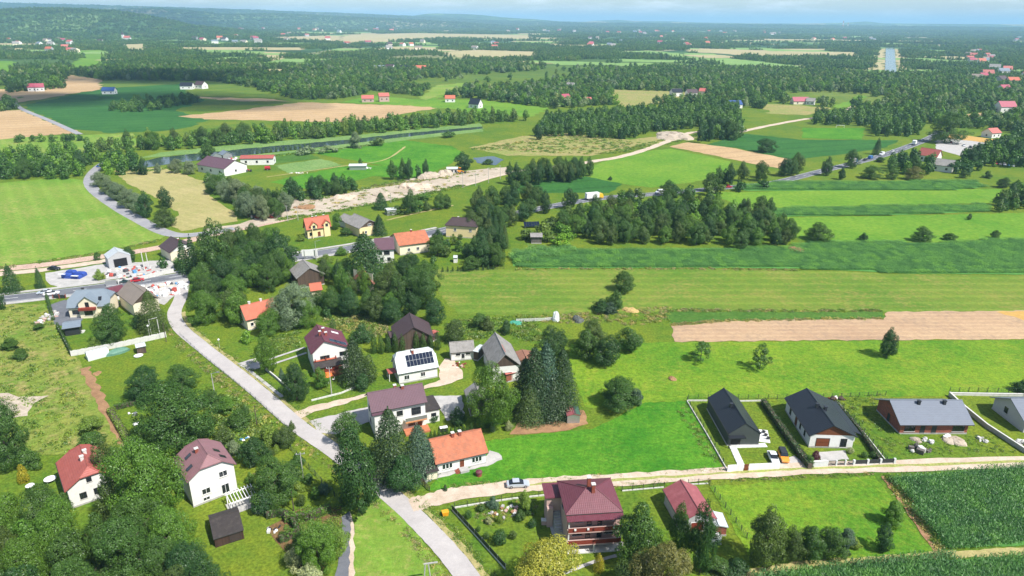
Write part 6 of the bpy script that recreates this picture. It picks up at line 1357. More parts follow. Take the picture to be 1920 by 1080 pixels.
# weeds and tall grass that nobody could count
def tuft_mesh(col, n=46, s=1.0):
    P = rng.normal(size=(n, 3)) * [.45, .45, 0] + [0, 0, .22]; Nn = rng.normal(size=(n, 3)) * [.7, .7, .4] + [0, 0, .8]
    P[:, 2] = np.abs(rng.normal(size=n)) * .12 + .05
    return mesh_quads('tuft', quads(P, Nn, .16, 1.2), col)
PCW = bpy.data.collections.new('weed_prototypes')
for i, c_ in enumerate(((.17, .27, .045), (.14, .25, .04), (.40, .34, .17), (.25, .30, .07))): addp(tuft_mesh(leafmat('weed_leaf_%d' % i, False, c_, .3)), PCW).name = 'w%02d' % i
wp = []
def weeds(px, n, s=(.6, 1.6), pick=(0, 1, 3)):
    W_ = [G(u, v) for u, v in px]; x0 = min(p.x for p in W_); x1 = max(p.x for p in W_); y0 = min(p.y for p in W_); y1 = max(p.y for p in W_); k = 0; tr_ = 0
    while k < n and tr_ < n * 8:
        tr_ += 1; x, y = random.uniform(x0, x1), random.uniform(y0, y1)
        if inpoly(x, y, W_) and not blocked(Vector((x, y, 0)), -.8): q = random.uniform(*s); wp.append((x, y, 0, q, q * random.uniform(.6, 1.3), random.uniform(0, 6), random.choice(pick))); k += 1
def weedline(line, n, spread, pick=(0, 1, 3, 2), s=(.5, 1.3)):
    c = smooth(line, 6)
    for _ in range(n):
        i = random.randrange(len(c) - 1); p = c[i] + (c[i + 1] - c[i]) * random.random(); e = (c[i + 1] - c[i]).normalized(); o = random.uniform(-spread, spread); q = random.uniform(*s)
        wp.append((p.x - e.y * o, p.y + e.x * o, 0, q, q, random.uniform(0, 6), random.choice(pick)))
weeds([(0, 575), (85, 575), (100, 605), (135, 665), (170, 720), (230, 830), (160, 850), (0, 860)], 420, (.5, 1.4), (0, 3, 3, 0))
weeds([(330, 630), (420, 690), (560, 815), (540, 825), (440, 745), (330, 650)], 420, (.5, 1.2), (0, 2, 3))
weeds([(395, 735), (440, 750), (545, 825), (470, 850), (410, 830), (380, 770)], 420, (.7, 2.0), (0, 1, 3))
weeds([(470, 680), (490, 640), (560, 620), (560, 650), (500, 672)], 260, (.6, 1.6))
weeds([(600, 598), (690, 590), (730, 620), (690, 640), (640, 618)], 300, (.6, 1.8), (0, 1, 3, 2))
weeds([(860, 600), (1000, 590), (1020, 640), (980, 640), (960, 625), (880, 640), (830, 650)], 420, (.5, 1.6))
weeds([(1000, 592), (1260, 575), (1250, 605), (1180, 610), (1000, 605)], 240, (.5, 1.3), (0, 2, 2, 3))
weeds([(1570, 745), (1650, 740), (1700, 815), (1660, 860), (1600, 790)], 110, (.4, .9)); weeds([(1660, 830), (1900, 810), (1910, 860), (1690, 866)], 130, (.3, .7))
weeds([(1290, 755), (1320, 800), (1362, 885), (1340, 885), (1270, 770)], 80, (.4, .9)); weeds([(880, 280), (1060, 252), (1200, 268), (1100, 290)], 500, (1.0, 2.4), (0, 1, 2, 3)); weeds([(1110, 290), (1290, 252), (1330, 250), (1200, 285)], 300, (1.0, 2.4), (0, 1, 3))
weeds([(560, 955), (640, 945), (640, 1000), (600, 1080), (540, 1035)], 300, (.4, 1.0), (0, 1, 3)); weeds([(890, 940), (1000, 925), (1010, 960), (930, 985), (890, 970)], 90, (.3, .8), (0, 1, 2))
weedline(GL([(1240, 582), (1450, 583), (1650, 583)]), 200, 1.0); weedline(GL([(1262, 609), (1370, 602), (1655, 597)]), 160, .6, (2, 2, 3)); weedline(GL([(962, 505), (1300, 504), (1500, 507)]), 160, .8, (2, 3, 0))
weedline(GL([(830, 915), (960, 902), (1200, 889), (1360, 880)]), 180, .6, (0, 1, 3, 2), (.25, .7)); weedline(GL([(1060, 915), (1240, 906), (1640, 888)]), 200, .6, (0, 1, 3, 2), (.25, .7)); weedline([p + Vector((3.2, 1.5, 0)) for p in side[3:]], 420, .9, (0, 1, 3), (.3, .8)); weedline([p + Vector((-3.4, -1.5, 0)) for p in side[3:]], 420, .9, (0, 2, 3), (.3, .8))
weedline(GL([(1664, 892), (1766, 1032)]), 120, .7, (2, 3, 1)); weedline(GL([(300, 450), (200, 472), (0, 503)]), 120, 1.5); weedline(GL([(265, 322), (420, 303), (560, 288), (700, 272)]), 220, 2.0, (0, 1), (1.0, 2.4)); weedline(GL([(700, 350), (780, 340), (860, 325)]), 140, 3, (0, 3, 2), (1, 2.2))
weeds([(560, 372), (700, 350), (860, 322), (950, 314), (945, 326), (780, 366), (540, 410)], 160, (.8, 2.0), (0, 1, 2, 3)); weedline(GL([(520, 412), (620, 398), (780, 368), (870, 348)]), 160, 2.0, (0, 1, 3), (1.0, 2.2)); weedline(GL([(560, 373), (640, 363), (760, 338)]), 140, 2.0, (0, 1, 3), (1.0, 2.2))
mass('weeds', 'tall weeds and grass tufts along verges and rough ground', wp, PCW, cat='grass')

# ------------------------------------------------------------------ vehicles
PAINT = {}
def paint(n, col, met=.0):
    if n not in PAINT:
        PAINT[n] = plain(n, col, .28, metal=met, var=.04, spec=.6)
    return PAINT[n]
CGLASS = plain('car_glass', (.012, .015, .02), .05, spec=.8)
LAMP = plain('lamp_lens', (.6, .6, .58), .2); TAIL = plain('tail_lens', (.35, .02, .02), .3); RIM = plain('alloy_rim', (.4, .4, .42), .4, metal=.6)
def ring(x, hw, z0, z1, tum=.0):
    return [(x, -hw * .9, z0), (x, -hw, z0 + (z1 - z0) * .3), (x, -hw, z0 + (z1 - z0) * .7), (x, -hw * (1 - tum) * .93, z1), (x, hw * (1 - tum) * .93, z1), (x, hw, z0 + (z1 - z0) * .7), (x, hw, z0 + (z1 - z0) * .3), (x, hw * .9, z0)]
def wheel(t, x, y, r=.33, w=.22):
    m = MB(); m.tube((x, y - w / 2, r), (x, y + w / 2, r), r, n=14); o = obj('wheel', m, TYRE, t); s = 1 if y > 0 else -1
    m = MB(); m.tube((x, y + s * w / 2, r), (x, y + s * (w / 2 + .015), r), r * .62, n=10); obj('rim', m, RIM, o)
def car(label, u, v, du, dv, mat, kind='sedan', group=None, name='car', L=4.5, z=.1):
    """stands at pixel (u, v), nose towards pixel (u+du, v+dv)"""
    p = G(u, v); q = G(u + du, v + dv); a = math.atan2(q.y - p.y, q.x - p.x); p.z = z
    t = thing(name, label, 'truck' if kind in ('truck', 'lorry') else 'van' if kind == 'van' else 'car', p, a, group); k = L / 4.5; hw = .9
    if kind in ('sedan', 'suv'):
        h0 = .92 if kind == 'sedan' else 1.05; ht = 1.42 if kind == 'sedan' else 1.8
        m = MB(); m.loft([ring(x * k, w * hw, z0, z1) for x, w, z0, z1 in ((-2.25, .8, .4, h0 * .8), (-2.1, .95, .28, h0 * .95), (-1.4, 1, .22, h0), (0, 1, .2, h0), (1.0, 1, .22, h0 * .98), (1.8, .96, .25, h0 * .86), (2.15, .86, .3, h0 * .7), (2.25, .75, .4, h0 * .6))]); obj('body', m, mat, t, smooth=False)
        sec = ((-1.75, .84, h0, h0 + .03), (-1.05, .8, h0, ht - .03), (.25, .8, h0, ht), (1.1, .84, h0, h0 + .03)) if kind == 'sedan' else ((-2.1, .86, h0, h0 + .05), (-1.95, .84, h0, ht), (.5, .84, h0, ht), (.85, .86, h0, h0 + .05))
        m = MB(); m.loft([ring(x * k, w * hw, z0 - .02, z1 - .04, .1) for x, w, z0, z1 in sec]); obj('window_glass', m, CGLASS, t)
        x0, x1 = (-1.05, .25) if kind == 'sedan' else (-1.95, .5)
        m = MB(); m.box(x0 * k, -.66, ht - .05, x1 * k, .66, ht + .01); obj('car_roof', m, mat if kind == 'sedan' else DARKM, t)
        for s in (-1, 1):
            for x in (-1.35, 1.4): wheel(t, x * k, s * .8, .33 if kind == 'sedan' else .4)
            m = MB(); m.box(2.12 * k, s * .62 - .16, .55, 2.22 * k, s * .62 + .16, .68); obj('headlight', m, LAMP, t)
            m = MB(); m.box(-2.24 * k, s * .6 - .16, .65, -2.14 * k, s * .6 + .16, .8); obj('tail_light', m, TAIL, t)
    elif kind == 'van':
        m = MB(); m.loft([ring(x, w, .3, z1) for x, w, z1 in ((-2.7, .95, 2.2), (1.2, 1, 2.3), (1.9, .97, 1.5), (2.6, .92, 1.1), (2.75, .85, .8))]); obj('body', m, mat, t)
        m = MB(); m.slab([Vector((1.3, -.8, 2.2)), Vector((1.92, -.85, 1.52)), Vector((1.92, .85, 1.52)), Vector((1.3, .8, 2.2))], (.03, 0, .03)); obj('windscreen', m, CGLASS, t)
        for s in (-1, 1):
            for x in (-1.7, 1.8): wheel(t, x, s * .88, .35)
            m = MB(); m.box(.4, s * 1.0 - .02, 1.35, 1.3, s * 1.0 + .02, 1.95); obj('side_window', m, CGLASS, t)
            m = MB(); m.box(2.66, s * .6 - .15, .75, 2.78, s * .6 + .15, .9); obj('headlight', m, LAMP, t)
    else:
        cabc, boxc = mat; bl = L - 2.6
        m = MB(); m.box(-L / 2, -1.22, 1.0, -L / 2 + bl, 1.22, 3.7); obj('cargo_box', m, boxc, t)
        m = MB(); m.loft([ring(x, w, .5, z1) for x, w, z1 in ((L / 2 - 2.4, 1.15, 3.0), (L / 2 - .7, 1.15, 3.0), (L / 2 - .1, 1.12, 2.2), (L / 2, 1.1, 1.4))]); cb_ = obj('cab', m, cabc, t)
        m = MB(); m.slab([Vector((L / 2 - .62, -1.0, 2.85)), Vector((L / 2 - .08, -1.0, 1.95)), Vector((L / 2 - .08, 1.0, 1.95)), Vector((L / 2 - .62, 1.0, 2.85))], (.04, 0, .03)); obj('windscreen', m, CGLASS, cb_)
        m = MB(); m.box(-L / 2, -.6, .7, L / 2 - 2.4, .6, .98); obj('chassis', m, DARKM, t)
        for s in (-1, 1):
            for x in (-L / 2 + 1.2, -L / 2 + 2.4, L / 2 - 1.4): wheel(t, x, s * 1.0, .48, .3)
            m = MB(); m.box(L / 2 - .05, s * .8 - .15, .8, L / 2 + .03, s * .8 + .15, 1.0); obj('headlight', m, LAMP, t)
    return t
WCAR = paint('white_car_paint', (.75, .76, .78)); SIL = paint('silver_car_paint', (.55, .60, .66), .3); ORG = paint('orange_car_paint', (.75, .28, .03)); REDC = paint('red_car_paint', (.4, .02, .03)); BLK = paint('black_car_paint', (.015, .017, .02)); GRN = paint('dark_green_car_paint', (.02, .05, .05)); BLU = paint('blue_car_paint', (.03, .12, .35)); GRYC = paint('grey_car_paint', (.2, .21, .22))
YEL = paint('yellow_cab_paint', (.75, .45, .03))
car('silver sedan parked on dirt track', 971, 912, 40, -2, SIL, z=.14, L=4.7)
car('white coupe parked left of orange off-roader', 1449, 862, 14, 30, WCAR, L=4.3, z=.09)
car('orange off-roader with dark soft top beside white coupe', 1468, 860, 13, 30, ORG, 'suv', L=4.2, z=.09)
car('white estate car on main road at left', 97, 553, 30, -4, WCAR, L=4.8, z=.11); car('silver car just behind white estate on main road', 84, 551, -30, 4, SIL, z=.11)
car('dark green car on main road behind barn', 233, 530, 30, -4, GRN, z=.11); car('red car on main road right of barn', 258, 528, 30, -4, REDC, z=.11)
car('white lorry with yellow cab on main road between trees', 1114, 374, 40, -4, (YEL, WHITEP), 'lorry', L=10, name='lorry', z=.11)
car('white van on main road left of roadside tree', 1238, 363, -30, 2, WCAR, 'van', L=5.4, name='van', z=.11); car('red car on main road under trees', 1366, 352, 30, -3, REDC, z=.11); car('dark blue car following red car under trees', 1391, 350, 30, -3, BLU, z=.11)
car('white lorry with blue cab in queue at right', 1600, 306, 30, -9, (paint('blue_cab', (.05, .2, .5)), WHITEP), 'lorry', L=8, name='lorry', z=.11); car('dark car in traffic queue behind conifer', 1622, 301, 30, -9, BLK, z=.11); car('blue van in traffic queue at right', 1632, 298, 30, -9, BLU, 'van', name='van', z=.11)
car('white van in traffic queue near conifer', 1653, 291, -30, 9, WCAR, 'van', name='van', z=.11); car('white car ahead of van in traffic queue', 1673, 285, 30, -9, WCAR, z=.11); car('white box truck on straight of main road', 1714, 272, 20, -12, (WCAR, WHITEP), 'truck', L=7, name='truck', z=.11); car('silver car near road bridge', 1730, 264, 20, -12, SIL, z=.11)
car('black car parked in scrapyard corner', 102, 506, 30, 1, BLK, z=.08); car('white van parked in cream house yard', 210, 570, 20, 6, WCAR, 'van', name='van', z=.09)
for i, (u, v, c_, l_) in enumerate(((187, 313, BLU, 'blue'), (196, 311, WCAR, 'white'), (202, 308, BLU, 'bright blue'))): car('%s car parked under riverside trees' % l_, u, v, 20, -6, c_, z=.12)
for i in range(9): car('%s car from left parked in row below right edge wood' % ORD[i], 1835 + i * 8, 303 + i * 1.2, 3, 12, [WCAR, BLU, SIL, BLK, REDC, GRYC][i % 6], group='cars in row below right edge wood', z=.12)
for i in range(4): car('%s car standing in parking yard at right' % ['red', 'grey', 'white', 'dark'][i], 1783 + i * 12, 268 + i * 3, 8, 10, [REDC, GRYC, WCAR, BLK][i], z=.12)
def tractor(label, u, v, mat, kind='loader'):
    p = G(u, v); t = thing('wheel_loader', label, 'loader', p, .2); m = MB(); m.box(-2.4, -1, .9, .6, 1, 2.2); obj('body', m, mat, t); m = MB(); m.box(-.6, -.85, 2.2, .7, .85, 3.4); cb_ = obj('cab', m, CGLASS, t); m = MB(); m.box(-.7, -.95, 3.4, .8, .95, 3.55); obj('cab_roof', m, mat, cb_)
    m = MB(); m.slab([Vector((.6, -.5, 1.6)), Vector((3.0, -.5, .6)), Vector((3.0, .5, .6)), Vector((.6, .5, 1.6))], (0, 0, .35)); obj('boom', m, mat, t); m = MB(); m.slab([Vector((2.9, -1.3, .2)), Vector((3.8, -1.3, .3)), Vector((3.8, 1.3, .3)), Vector((2.9, 1.3, .2))], (-.15, 0, .9)); obj('bucket', m, DARKM, t)
    for s in (-1, 1):
        for x in (-1.5, 1.2): wheel(t, x, s * 1.1, .75, .5)
tractor('orange wheel loader beside white site cabin', 862, 325, ORG); tractor('red farm loader in front of farm hall', 460, 322, REDC)
c = G(502, 319); t = thing('grain_trailer', 'red round tank trailer on farm grass', 'trailer', c, .2); m = MB(); m.tube((-1.6, 0, 1.5), (1.6, 0, 1.5), 1.1, n=12); obj('tank', m, REDC, t); m = MB(); m.box(-1.8, -.5, .3, 1.8, .5, .5); obj('frame', m, DARKM, t); wheel(t, 0, 1.0, .45); wheel(t, 0, -1.0, .45)

# ------------------------------------------------------------------ walls, fences, gates
WIRE = plain('green_wire', (.05, .09, .06), .6)
def fence(name, label, px, hgt_, bay, post, panel='mesh', base=None, mat=None, pm=None, cat='fence', wavy=False, pw=.1, z=0.02):
    c = GL(px); b0 = c[0]; t = thing(name, label, cat, b0); cache = {}
    for i in range(len(c) - 1):
        e = c[i + 1] - c[i]; L = e.length; n = max(1, round(L / bay)); d = e / n; a = math.atan2(e.y, e.x); w = d.length
        for k in range(n + 1):
            if k == n and i < len(c) - 2: continue
            if 'post' not in cache: cache['post'] = MB().box(-pw / 2, -pw / 2, 0, pw / 2, pw / 2, hgt_ + .06).mesh('post')
            if post: o = obj('post', cache['post'], pm or mat or DARKM, t); o.location = c[i] + d * k - b0; o.rotation_euler = (0, 0, a)
            if k == n: continue
            ky = ('p', i)
            if ky not in cache:
                m = MB(); g_ = pw / 2 + .005
                if panel == 'mesh':
                    for zz in (.12, .5, .88): m.box(g_, -.012, hgt_ * zz, w - g_, .012, hgt_ * zz + .03)
                    q = max(2, int(w / .5))
                    for s in range(q): m.box(w * (s + .5) / q - .01, -.014, hgt_ * .1, w * (s + .5) / q + .01, .014, hgt_ * .93)
                elif panel == 'rails':
                    for zz in (.25, .5, .75, .97): m.box(g_, -.03, hgt_ * zz - .1, w - g_, .03, hgt_ * zz)
                elif panel == 'solid':
                    if wavy:
                        top = [(g_ + (w - 2 * g_) * s / 8, hgt_ - .18 + .18 * math.sin(math.pi * s / 8)) for s in range(9)]; pts = [(g_, 0)] + [(w - g_, 0)] + top[::-1]
                        m.slab([Vector((x_, -.04, z_)) for x_, z_ in pts], (0, .08, 0))
                    else: m.box(g_, -.045, .06, w - g_, .045, hgt_)
                cache[ky] = m.mesh('panel')
            o = obj('panel', cache[ky], mat or WIRE, t); o.location = c[i] + d * k - b0; o.rotation_euler = (0, 0, a)
            if base:
                if ('b', i) not in cache: cache[('b', i)] = MB().box(g_ if False else .06, -.1, 0, w - .06, .1, base).mesh('base_slab')
                o = obj('base_slab', cache[('b', i)], CONCL, t); o.location = c[i] + d * k - b0; o.rotation_euler = (0, 0, a)
    return t
def wall(name, label, px, hgt_, thick_, mat, seg=4.0, cap=True, cat='wall'):
    c = GL(px); b0 = c[0]; t = thing(name, label, cat, b0)
    for i in range(len(c) - 1):
        e = c[i + 1] - c[i]; n = max(1, round(e.length / seg)); d = e / n; a = math.atan2(e.y, e.x)
        for k in range(n):
            o = obj('wall_segment', MB().box(.012, -thick_ / 2, 0, d.length - .012, thick_ / 2, hgt_), mat, t); o.location = c[i] + d * k - b0; o.rotation_euler = (0, 0, a)
            if cap: q = obj('coping', MB().box(.015, -thick_ / 2 - .05, hgt_, d.length - .015, thick_ / 2 + .05, hgt_ + .07), CONCL, o)
    return t
wall('concrete_wall', 'long concrete wall between brick and grey bungalows', [(1779, 742), (1800, 762), (1850, 803), (1925, 852)], 1.1, .3, CONC)
wall('concrete_wall', 'concrete wall behind grey bungalow', [(1782, 741), (1850, 742), (1990, 744)], .7, .3, CONCL)
fence('wire_fence', 'thin dark wire fence on wall behind grey bungalow', [(1780, 736), (1850, 737), (1990, 739)], 1.6, 2.6, True)
wall('low_kerb_wall', 'white low kerb wall left of black house', [(1288, 753), (1325, 815), (1364, 884)], .35, .16, CONCL, 2.5, False)
wall('low_kerb_wall', 'pale low wall behind black house', [(1288, 752), (1326, 752)], .35, .16, CONCL, 2.5, False); wall('low_kerb_wall', 'pale low wall behind lawn right of black house', [(1386, 753), (1432, 752)], .35, .16, CONCL, 2.5, False)
fence('wire_fence', 'thin wire fence on kerb left of black house', [(1288, 752), (1325, 814), (1364, 883)], 1.3, 2.5, True); fence('wire_fence', 'thin wire fence behind the two modern houses', [(1290, 748), (1440, 748), (1560, 746), (1660, 742)], 1.3, 2.5, True)
fence('panel_wall', 'white panelled front wall of black house left of brown gate', [(1363, 885), (1374, 884), (1393, 883.5)], 1.7, 1.15, False, 'solid', mat=WHITEP, pw=.02, cat='wall')
fence('panel_wall', 'white panelled front wall of black house right of brown gate', [(1403, 882.5), (1461, 880)], 1.7, 1.15, False, 'solid', mat=WHITEP, pw=.02, cat='wall')
fence('gate', 'brown gate in white front wall of black house', [(1394, 883.2), (1402, 882.6)], 1.65, 1.2, False, 'solid', mat=DOORBR, pw=.02, cat='gate')
STONE = plain('pale_stone_block', (.62, .63, .63), .85, var=.12, vscale=3)
fence('front_fence', 'dark fence panels between pale stone pillars before white modern house', [(1600, 872), (1626, 871), (1650, 870), (1676, 869)], 1.25, 3.6, True, 'solid', mat=DARKM, pm=STONE, pw=.42, base=.25)
fence('sliding_gate', 'dark framed sliding gate of white modern house', [(1550, 874), (1584, 872.5)], 1.3, 2.6, True, 'rails', mat=DARKM, pm=STONE, pw=.3, cat='gate'); wall('stone_wall', 'pale stone letterbox wall beside clipped hedge', [(1516, 876), (1534, 875), (1549, 874)], 1.4, .45, STONE, 1.4, True); fence('wicket_gate', 'small dark wicket gate right of sliding gate', [(1588, 873), (1597, 872.5)], 1.3, 1.3, False, 'rails', mat=DARKM, cat='gate')
fence('wire_fence', 'dark mesh fence with concrete base right of white house', [(1572, 756), (1620, 812), (1662, 866)], 1.3, 2.4, True, base=.25)
fence('wavy_concrete_fence', 'white concrete panel fence with wavy top below cream house', [(134, 668), (220, 652), (312, 632)], 1.7, 2.0, True, 'solid', mat=CONCL, wavy=True, pw=.14)
fence('boundary_fence', 'dark fence with white posts down the rubble side', [(108, 616), (134, 668)], 1.5, 2.2, True, 'solid', mat=DARKM, pm=CONCL, pw=.14)
fence('low_wall_fence', 'white concrete wall along scrapyard front', [(222, 533), (270, 524), (326, 511)], 1.6, 2.6, True, 'solid', mat=CONCL, pw=.12); fence('scrapyard_gate', 'grey metal gate of scrapyard', [(199, 537), (219, 534)], 1.9, 2.4, True, 'solid', mat=METAL, cat='gate')
fence('iron_fence', 'dark iron fence on concrete base beside side road', [(848, 957), (890, 1003), (948, 1068)], 1.2, 2.3, True, 'solid', mat=plain('dark_green_mesh', (.02, .03, .025), .5), pm=METAL, base=.35)
fence('wire_fence', 'wire fence along dirt track before balcony house', [(852, 953), (900, 945), (960, 936), (1035, 928)], 1.3, 2.4, True, base=.3); fence('wire_fence', 'wire fence along dirt track right of balcony house', [(1166, 921), (1245, 914)], 1.3, 2.4, True, base=.2); fence('wire_fence', 'wire fence along dirt track right of red garage', [(1290, 909), (1328, 907)], 1.3, 2.4, True, base=.2)
fence('wire_fence', 'overgrown wire fence right of garage garden', [(1330, 910), (1360, 952), (1400, 1010)], 1.3, 2.4, True)
fence('mesh_fence', 'low grey mesh guard along left side of road', [(338, 628), (372, 660), (420, 700), (470, 740), (545, 808)], .8, 3.0, True, mat=METAL); fence('wire_fence', 'old wire fence along ditch below side road', [(525, 822), (580, 880), (640, 945)], 1.4, 3.0, True)
wall('garden_wall', 'low concrete garden wall before clipped round tree', [(498, 694), (520, 712), (545, 736)], .7, .22, CONC, 2.2); wall('garden_wall', 'low pale wall along gravel drive', [(584, 752), (640, 738), (668, 726)], .4, .22, CONCL, 2.4, False)
fence('track_gate', 'dark timber gate at bungalow corner', [(788, 905), (806, 922)], 1.3, 1.6, True, 'rails', mat=W_WOOD, cat='gate')
fence('paddock_fence', 'white post fence around green netting', [(968, 604), (1022, 602), (1040, 600)], 1.1, 3.0, True, 'rails', mat=WHITEP); fence('garden_fence', 'grey fence along far garden thujas', [(828, 513), (880, 510), (945, 504)], 1.2, 3.0, True)

# ------------------------------------------------------------------ poles and lamps
def pole(label, u, v, vt, r=.14, arm=None, name='utility_pole', cat='pole', lamp=None, mat=None, lean=0):
    p = G(u, v); h_ = height_for(p, vt); t = thing(name, label, cat, p, random.uniform(-.3, .3)); obj('shaft', MB().tube((0, 0, 0), (lean, 0, h_), r, r * .6, n=8), mat or CONC, t)
    if arm:
        a = obj('crossarm', MB().box(-arm, -.06, h_ - .5, arm, .06, h_ - .38), METAL, t)
        for x in (-arm * .85, 0, arm * .85): obj('insulator', MB().tube((x, 0, h_ - .38), (x, 0, h_ - .12), .07, .05, n=6), WHITEP, a)
    if lamp == 'globe': obj('lamp_globe', MB().blob((0, 0, h_ + .2), (.3, .3, .3), 8, 6, 0), WHITEP, t, smooth=True)
    if lamp == 'arm': b_ = obj('lamp_arm', MB().tube((0, 0, h_ - .1), (1.6, 0, h_ + .3), .05, n=6), METAL, t); obj('lamp_head', MB().box(1.4, -.15, h_ + .26, 2.1, .15, h_ + .4), METAL, b_)
    return t
pole('concrete power pole in ornamental garden by side road', 569, 900, 848, arm=.9); pole('dark wooden pole in ornamental garden', 551, 958, 922, .12, mat=BARK); pole('concrete lamp pole beside verge of side road', 402, 736, 700, lamp='arm', name='street_lamp', cat='lamp'); pole('thin wooden pole near bend of side road', 482, 798, 760, .1, mat=BARK)
pole('leaning concrete pole before tiled terrace', 622, 740, 688, arm=.7); pole('white concrete pole right of warehouse', 271, 506, 472, .22, mat=CONCL); pole('second white concrete pole near warehouse', 279, 504, 474, .2, mat=CONCL); pole('globe garden lamp behind concrete panel fence', 282, 636, 612, .06, lamp='globe', name='garden_lamp', cat='lamp'); pole('dark pole at end of concrete panel fence', 312, 641, 606, .12, mat=BARK)
pole('globe lamp at roadside below orange roof', 412, 652, 638, .06, lamp='globe', name='garden_lamp', cat='lamp')
for i, (u, v, vt) in enumerate(((868, 352, 326), (892, 349, 325), (916, 343, 314), (938, 336, 310), (540, 415, 385), (559, 413, 386), (733, 380, 362), (797, 376, 352))): pole('catenary pole %s' % ['left of gravel lane start', 'second along gravel lane', 'third along gravel lane', 'nearest dark trees on gravel lane', 'at building site left end', 'second at building site left end', 'amid building site gravel', 'before sand slope of site'][i], u, v, vt, .14, arm=.6)
pole('road lamp beside white roadside sign', 594, 488, 452, .1, lamp='arm', name='street_lamp', cat='lamp')
p = G(802, 1100); t = thing('power_pole', 'twin-legged concrete power pole at bottom edge by road', 'pole', p, .2); hh = height_for(p, 1056)
for x in (-.5, .5): obj('leg', MB().tube((x * 1.3, 0, 0), (x * .5, 0, hh), .13, .1, n=8), CONC, t)
obj('crossarm', MB().box(-.5, -.1, hh - .2, 1.8, .1, hh), CONC, t)
p = G(292, 628); t = thing('frame_pole', 'goal-like white pipe frame behind concrete panel fence', 'frame', p, .1)
for x in (-1.2, 1.2): obj('upright', MB().tube((x, 0, 0), (x, 0, 5.0), .1, n=6), CONCL, t)
obj('crossbar', MB().tube((-1.3, 0, 5.0), (1.3, 0, 5.6), .08, n=6), CONCL, t)
p = G(1575, 240); t = thing('goal', 'white football goal on far sports pitch', 'goal', p, .0)
for x in (-3.6, 3.6): obj('upright', MB().tube((x, 0, 0), (x, 0, 2.4), .12, n=6), WHITEP, t)
obj('crossbar', MB().tube((-3.6, 0, 2.4), (3.6, 0, 2.4), .12, n=6), WHITEP, t)
p = G(582, 487); t = thing('billboard', 'blank white roadside board facing main road', 'sign', p, .15); obj('board', MB().box(-3, -.08, 1.6, 3, .08, 4.2), WHITEP, t)
for x in (-2, 2): obj('leg', MB().box(x - .1, -.25, 0, x + .1, -.1, 4.0), METAL, t)
# ------------------------------------------------------------------ garden furniture, heaps and yard clutter
def pergola():
    p = G(436, 964); q = G(471, 951); a = math.atan2(q.y - p.y, q.x - p.x); t = thing('pergola', 'white timber pergola with slatted top beside mauve-roofed house', 'pergola', p, a)
    for x in (0, 4.6):
        for y in (0, 3.2): obj('post', MB().box(x - .09, y - .09, 0, x + .09, y + .09, 2.3), WHITEP, t)
    for y in (0, 3.2): obj('beam', MB().box(-.3, y - .07, 2.3, 4.9, y + .07, 2.5), WHITEP, t)
    sl = MB().box(-.06, -.5, 2.51, .06, 3.7, 2.66).mesh('slat')
    for i in range(9): o = obj('slat', sl, WHITEP, t); o.location = (i * .58, 0, 0)
    obj('deck', MB().box(-.4, -.3, 0, 5, 3.5, .12), CONC, t)
pergola()
PLASTIC = plain('polytunnel_film', (.62, .66, .66), .35, var=.1)
p = G(166, 678); q = G(206, 667); a = math.atan2(q.y - p.y, q.x - p.x); L = (q - p).length; t = thing('greenhouse', 'pale plastic greenhouse against concrete panel fence', 'greenhouse', p, a)
sec = [(y_, z_) for y_, z_ in ((0, 0), (0, 1.4), (.5, 2.0), (1.5, 2.3), (2.5, 2.0), (3, 1.4), (3, 0))]
m = MB(); m.loft([[(x, y_, z_) for y_, z_ in sec] for x in (0, L)]); obj('cover', m, PLASTIC, t)
for i in range(7): obj('hoop', MB().tube((L * i / 6, .5, 2.03), (L * i / 6, 1.5, 2.35), .05, n=5).tube((L * i / 6, 1.5, 2.35), (L * i / 6, 2.5, 2.03), .05, n=5), METAL, t)
p = G(222, 664); t = thing('net_tunnel', 'low green netted garden tunnel right of greenhouse', 'tunnel', p, a); m = MB(); m.blob((0, 1, 0), (3.4, 1.4, 1.4), 12, 8, .06, 0); obj('net', m, plain('green_net', (.10, .22, .16), .6, var=.3, vscale=2), t)
def heap(name, label, u, v, r, h_, mat, cat='heap', n=7):
    p = G(u, v); t = thing(name, label, cat, p, random.uniform(0, 3)); m = MB()
    for i in range(n):
        a = random.uniform(0, 6.28); q = random.uniform(0, .55) * r; m.blob((q * math.cos(a), q * math.sin(a) * .7, 0), (r * random.uniform(.35, .6), r * random.uniform(.3, .5), h_ * random.uniform(.5, 1)), 9, 6, .12, 0)
    obj('mound', m, mat, t, smooth=False); return t
def litter(name, label, u, v, rx, ry, n, mats, size=(.4, 1.2), hmax=1.0, cat='pile'):
    p = G(u, v); t = thing(name, label, cat, p, 0)
    for i in range(n):
        a = random.uniform(0, 6.28); q = math.sqrt(random.random()); x, y = q * rx * math.cos(a), q * ry * math.sin(a); s = random.uniform(*size)
        k = i % 3; m = MB()
        if k == 0: m.bx((x, y, s * .35), (s, s * .7, s * .7), random.uniform(0, 3))
        elif k == 1: m.blob((x, y, s * .3), (s * .55, s * .5, s * .5 * hmax), 7, 5, .18, 0)
        else: m.bx((x, y, s * .12), (s * 1.4, s * .5, s * .24), random.uniform(0, 3))
        obj('piece', m, random.choice(mats), t)
    return t
heap('gravel_heap', 'left grey gravel heap on building site', 801, 334, 9, 3.6, SAND); heap('gravel_heap', 'right grey gravel heap beside site cabin', 832, 329, 9, 3.8, SAND); heap('gravel_heap', 'long earth bank on building site', 778, 352, 12, 3, GRAVEL); heap('gravel_heap', 'white gravel heap beside plantation', 1258, 256, 22, 3.5, SAND, n=14)
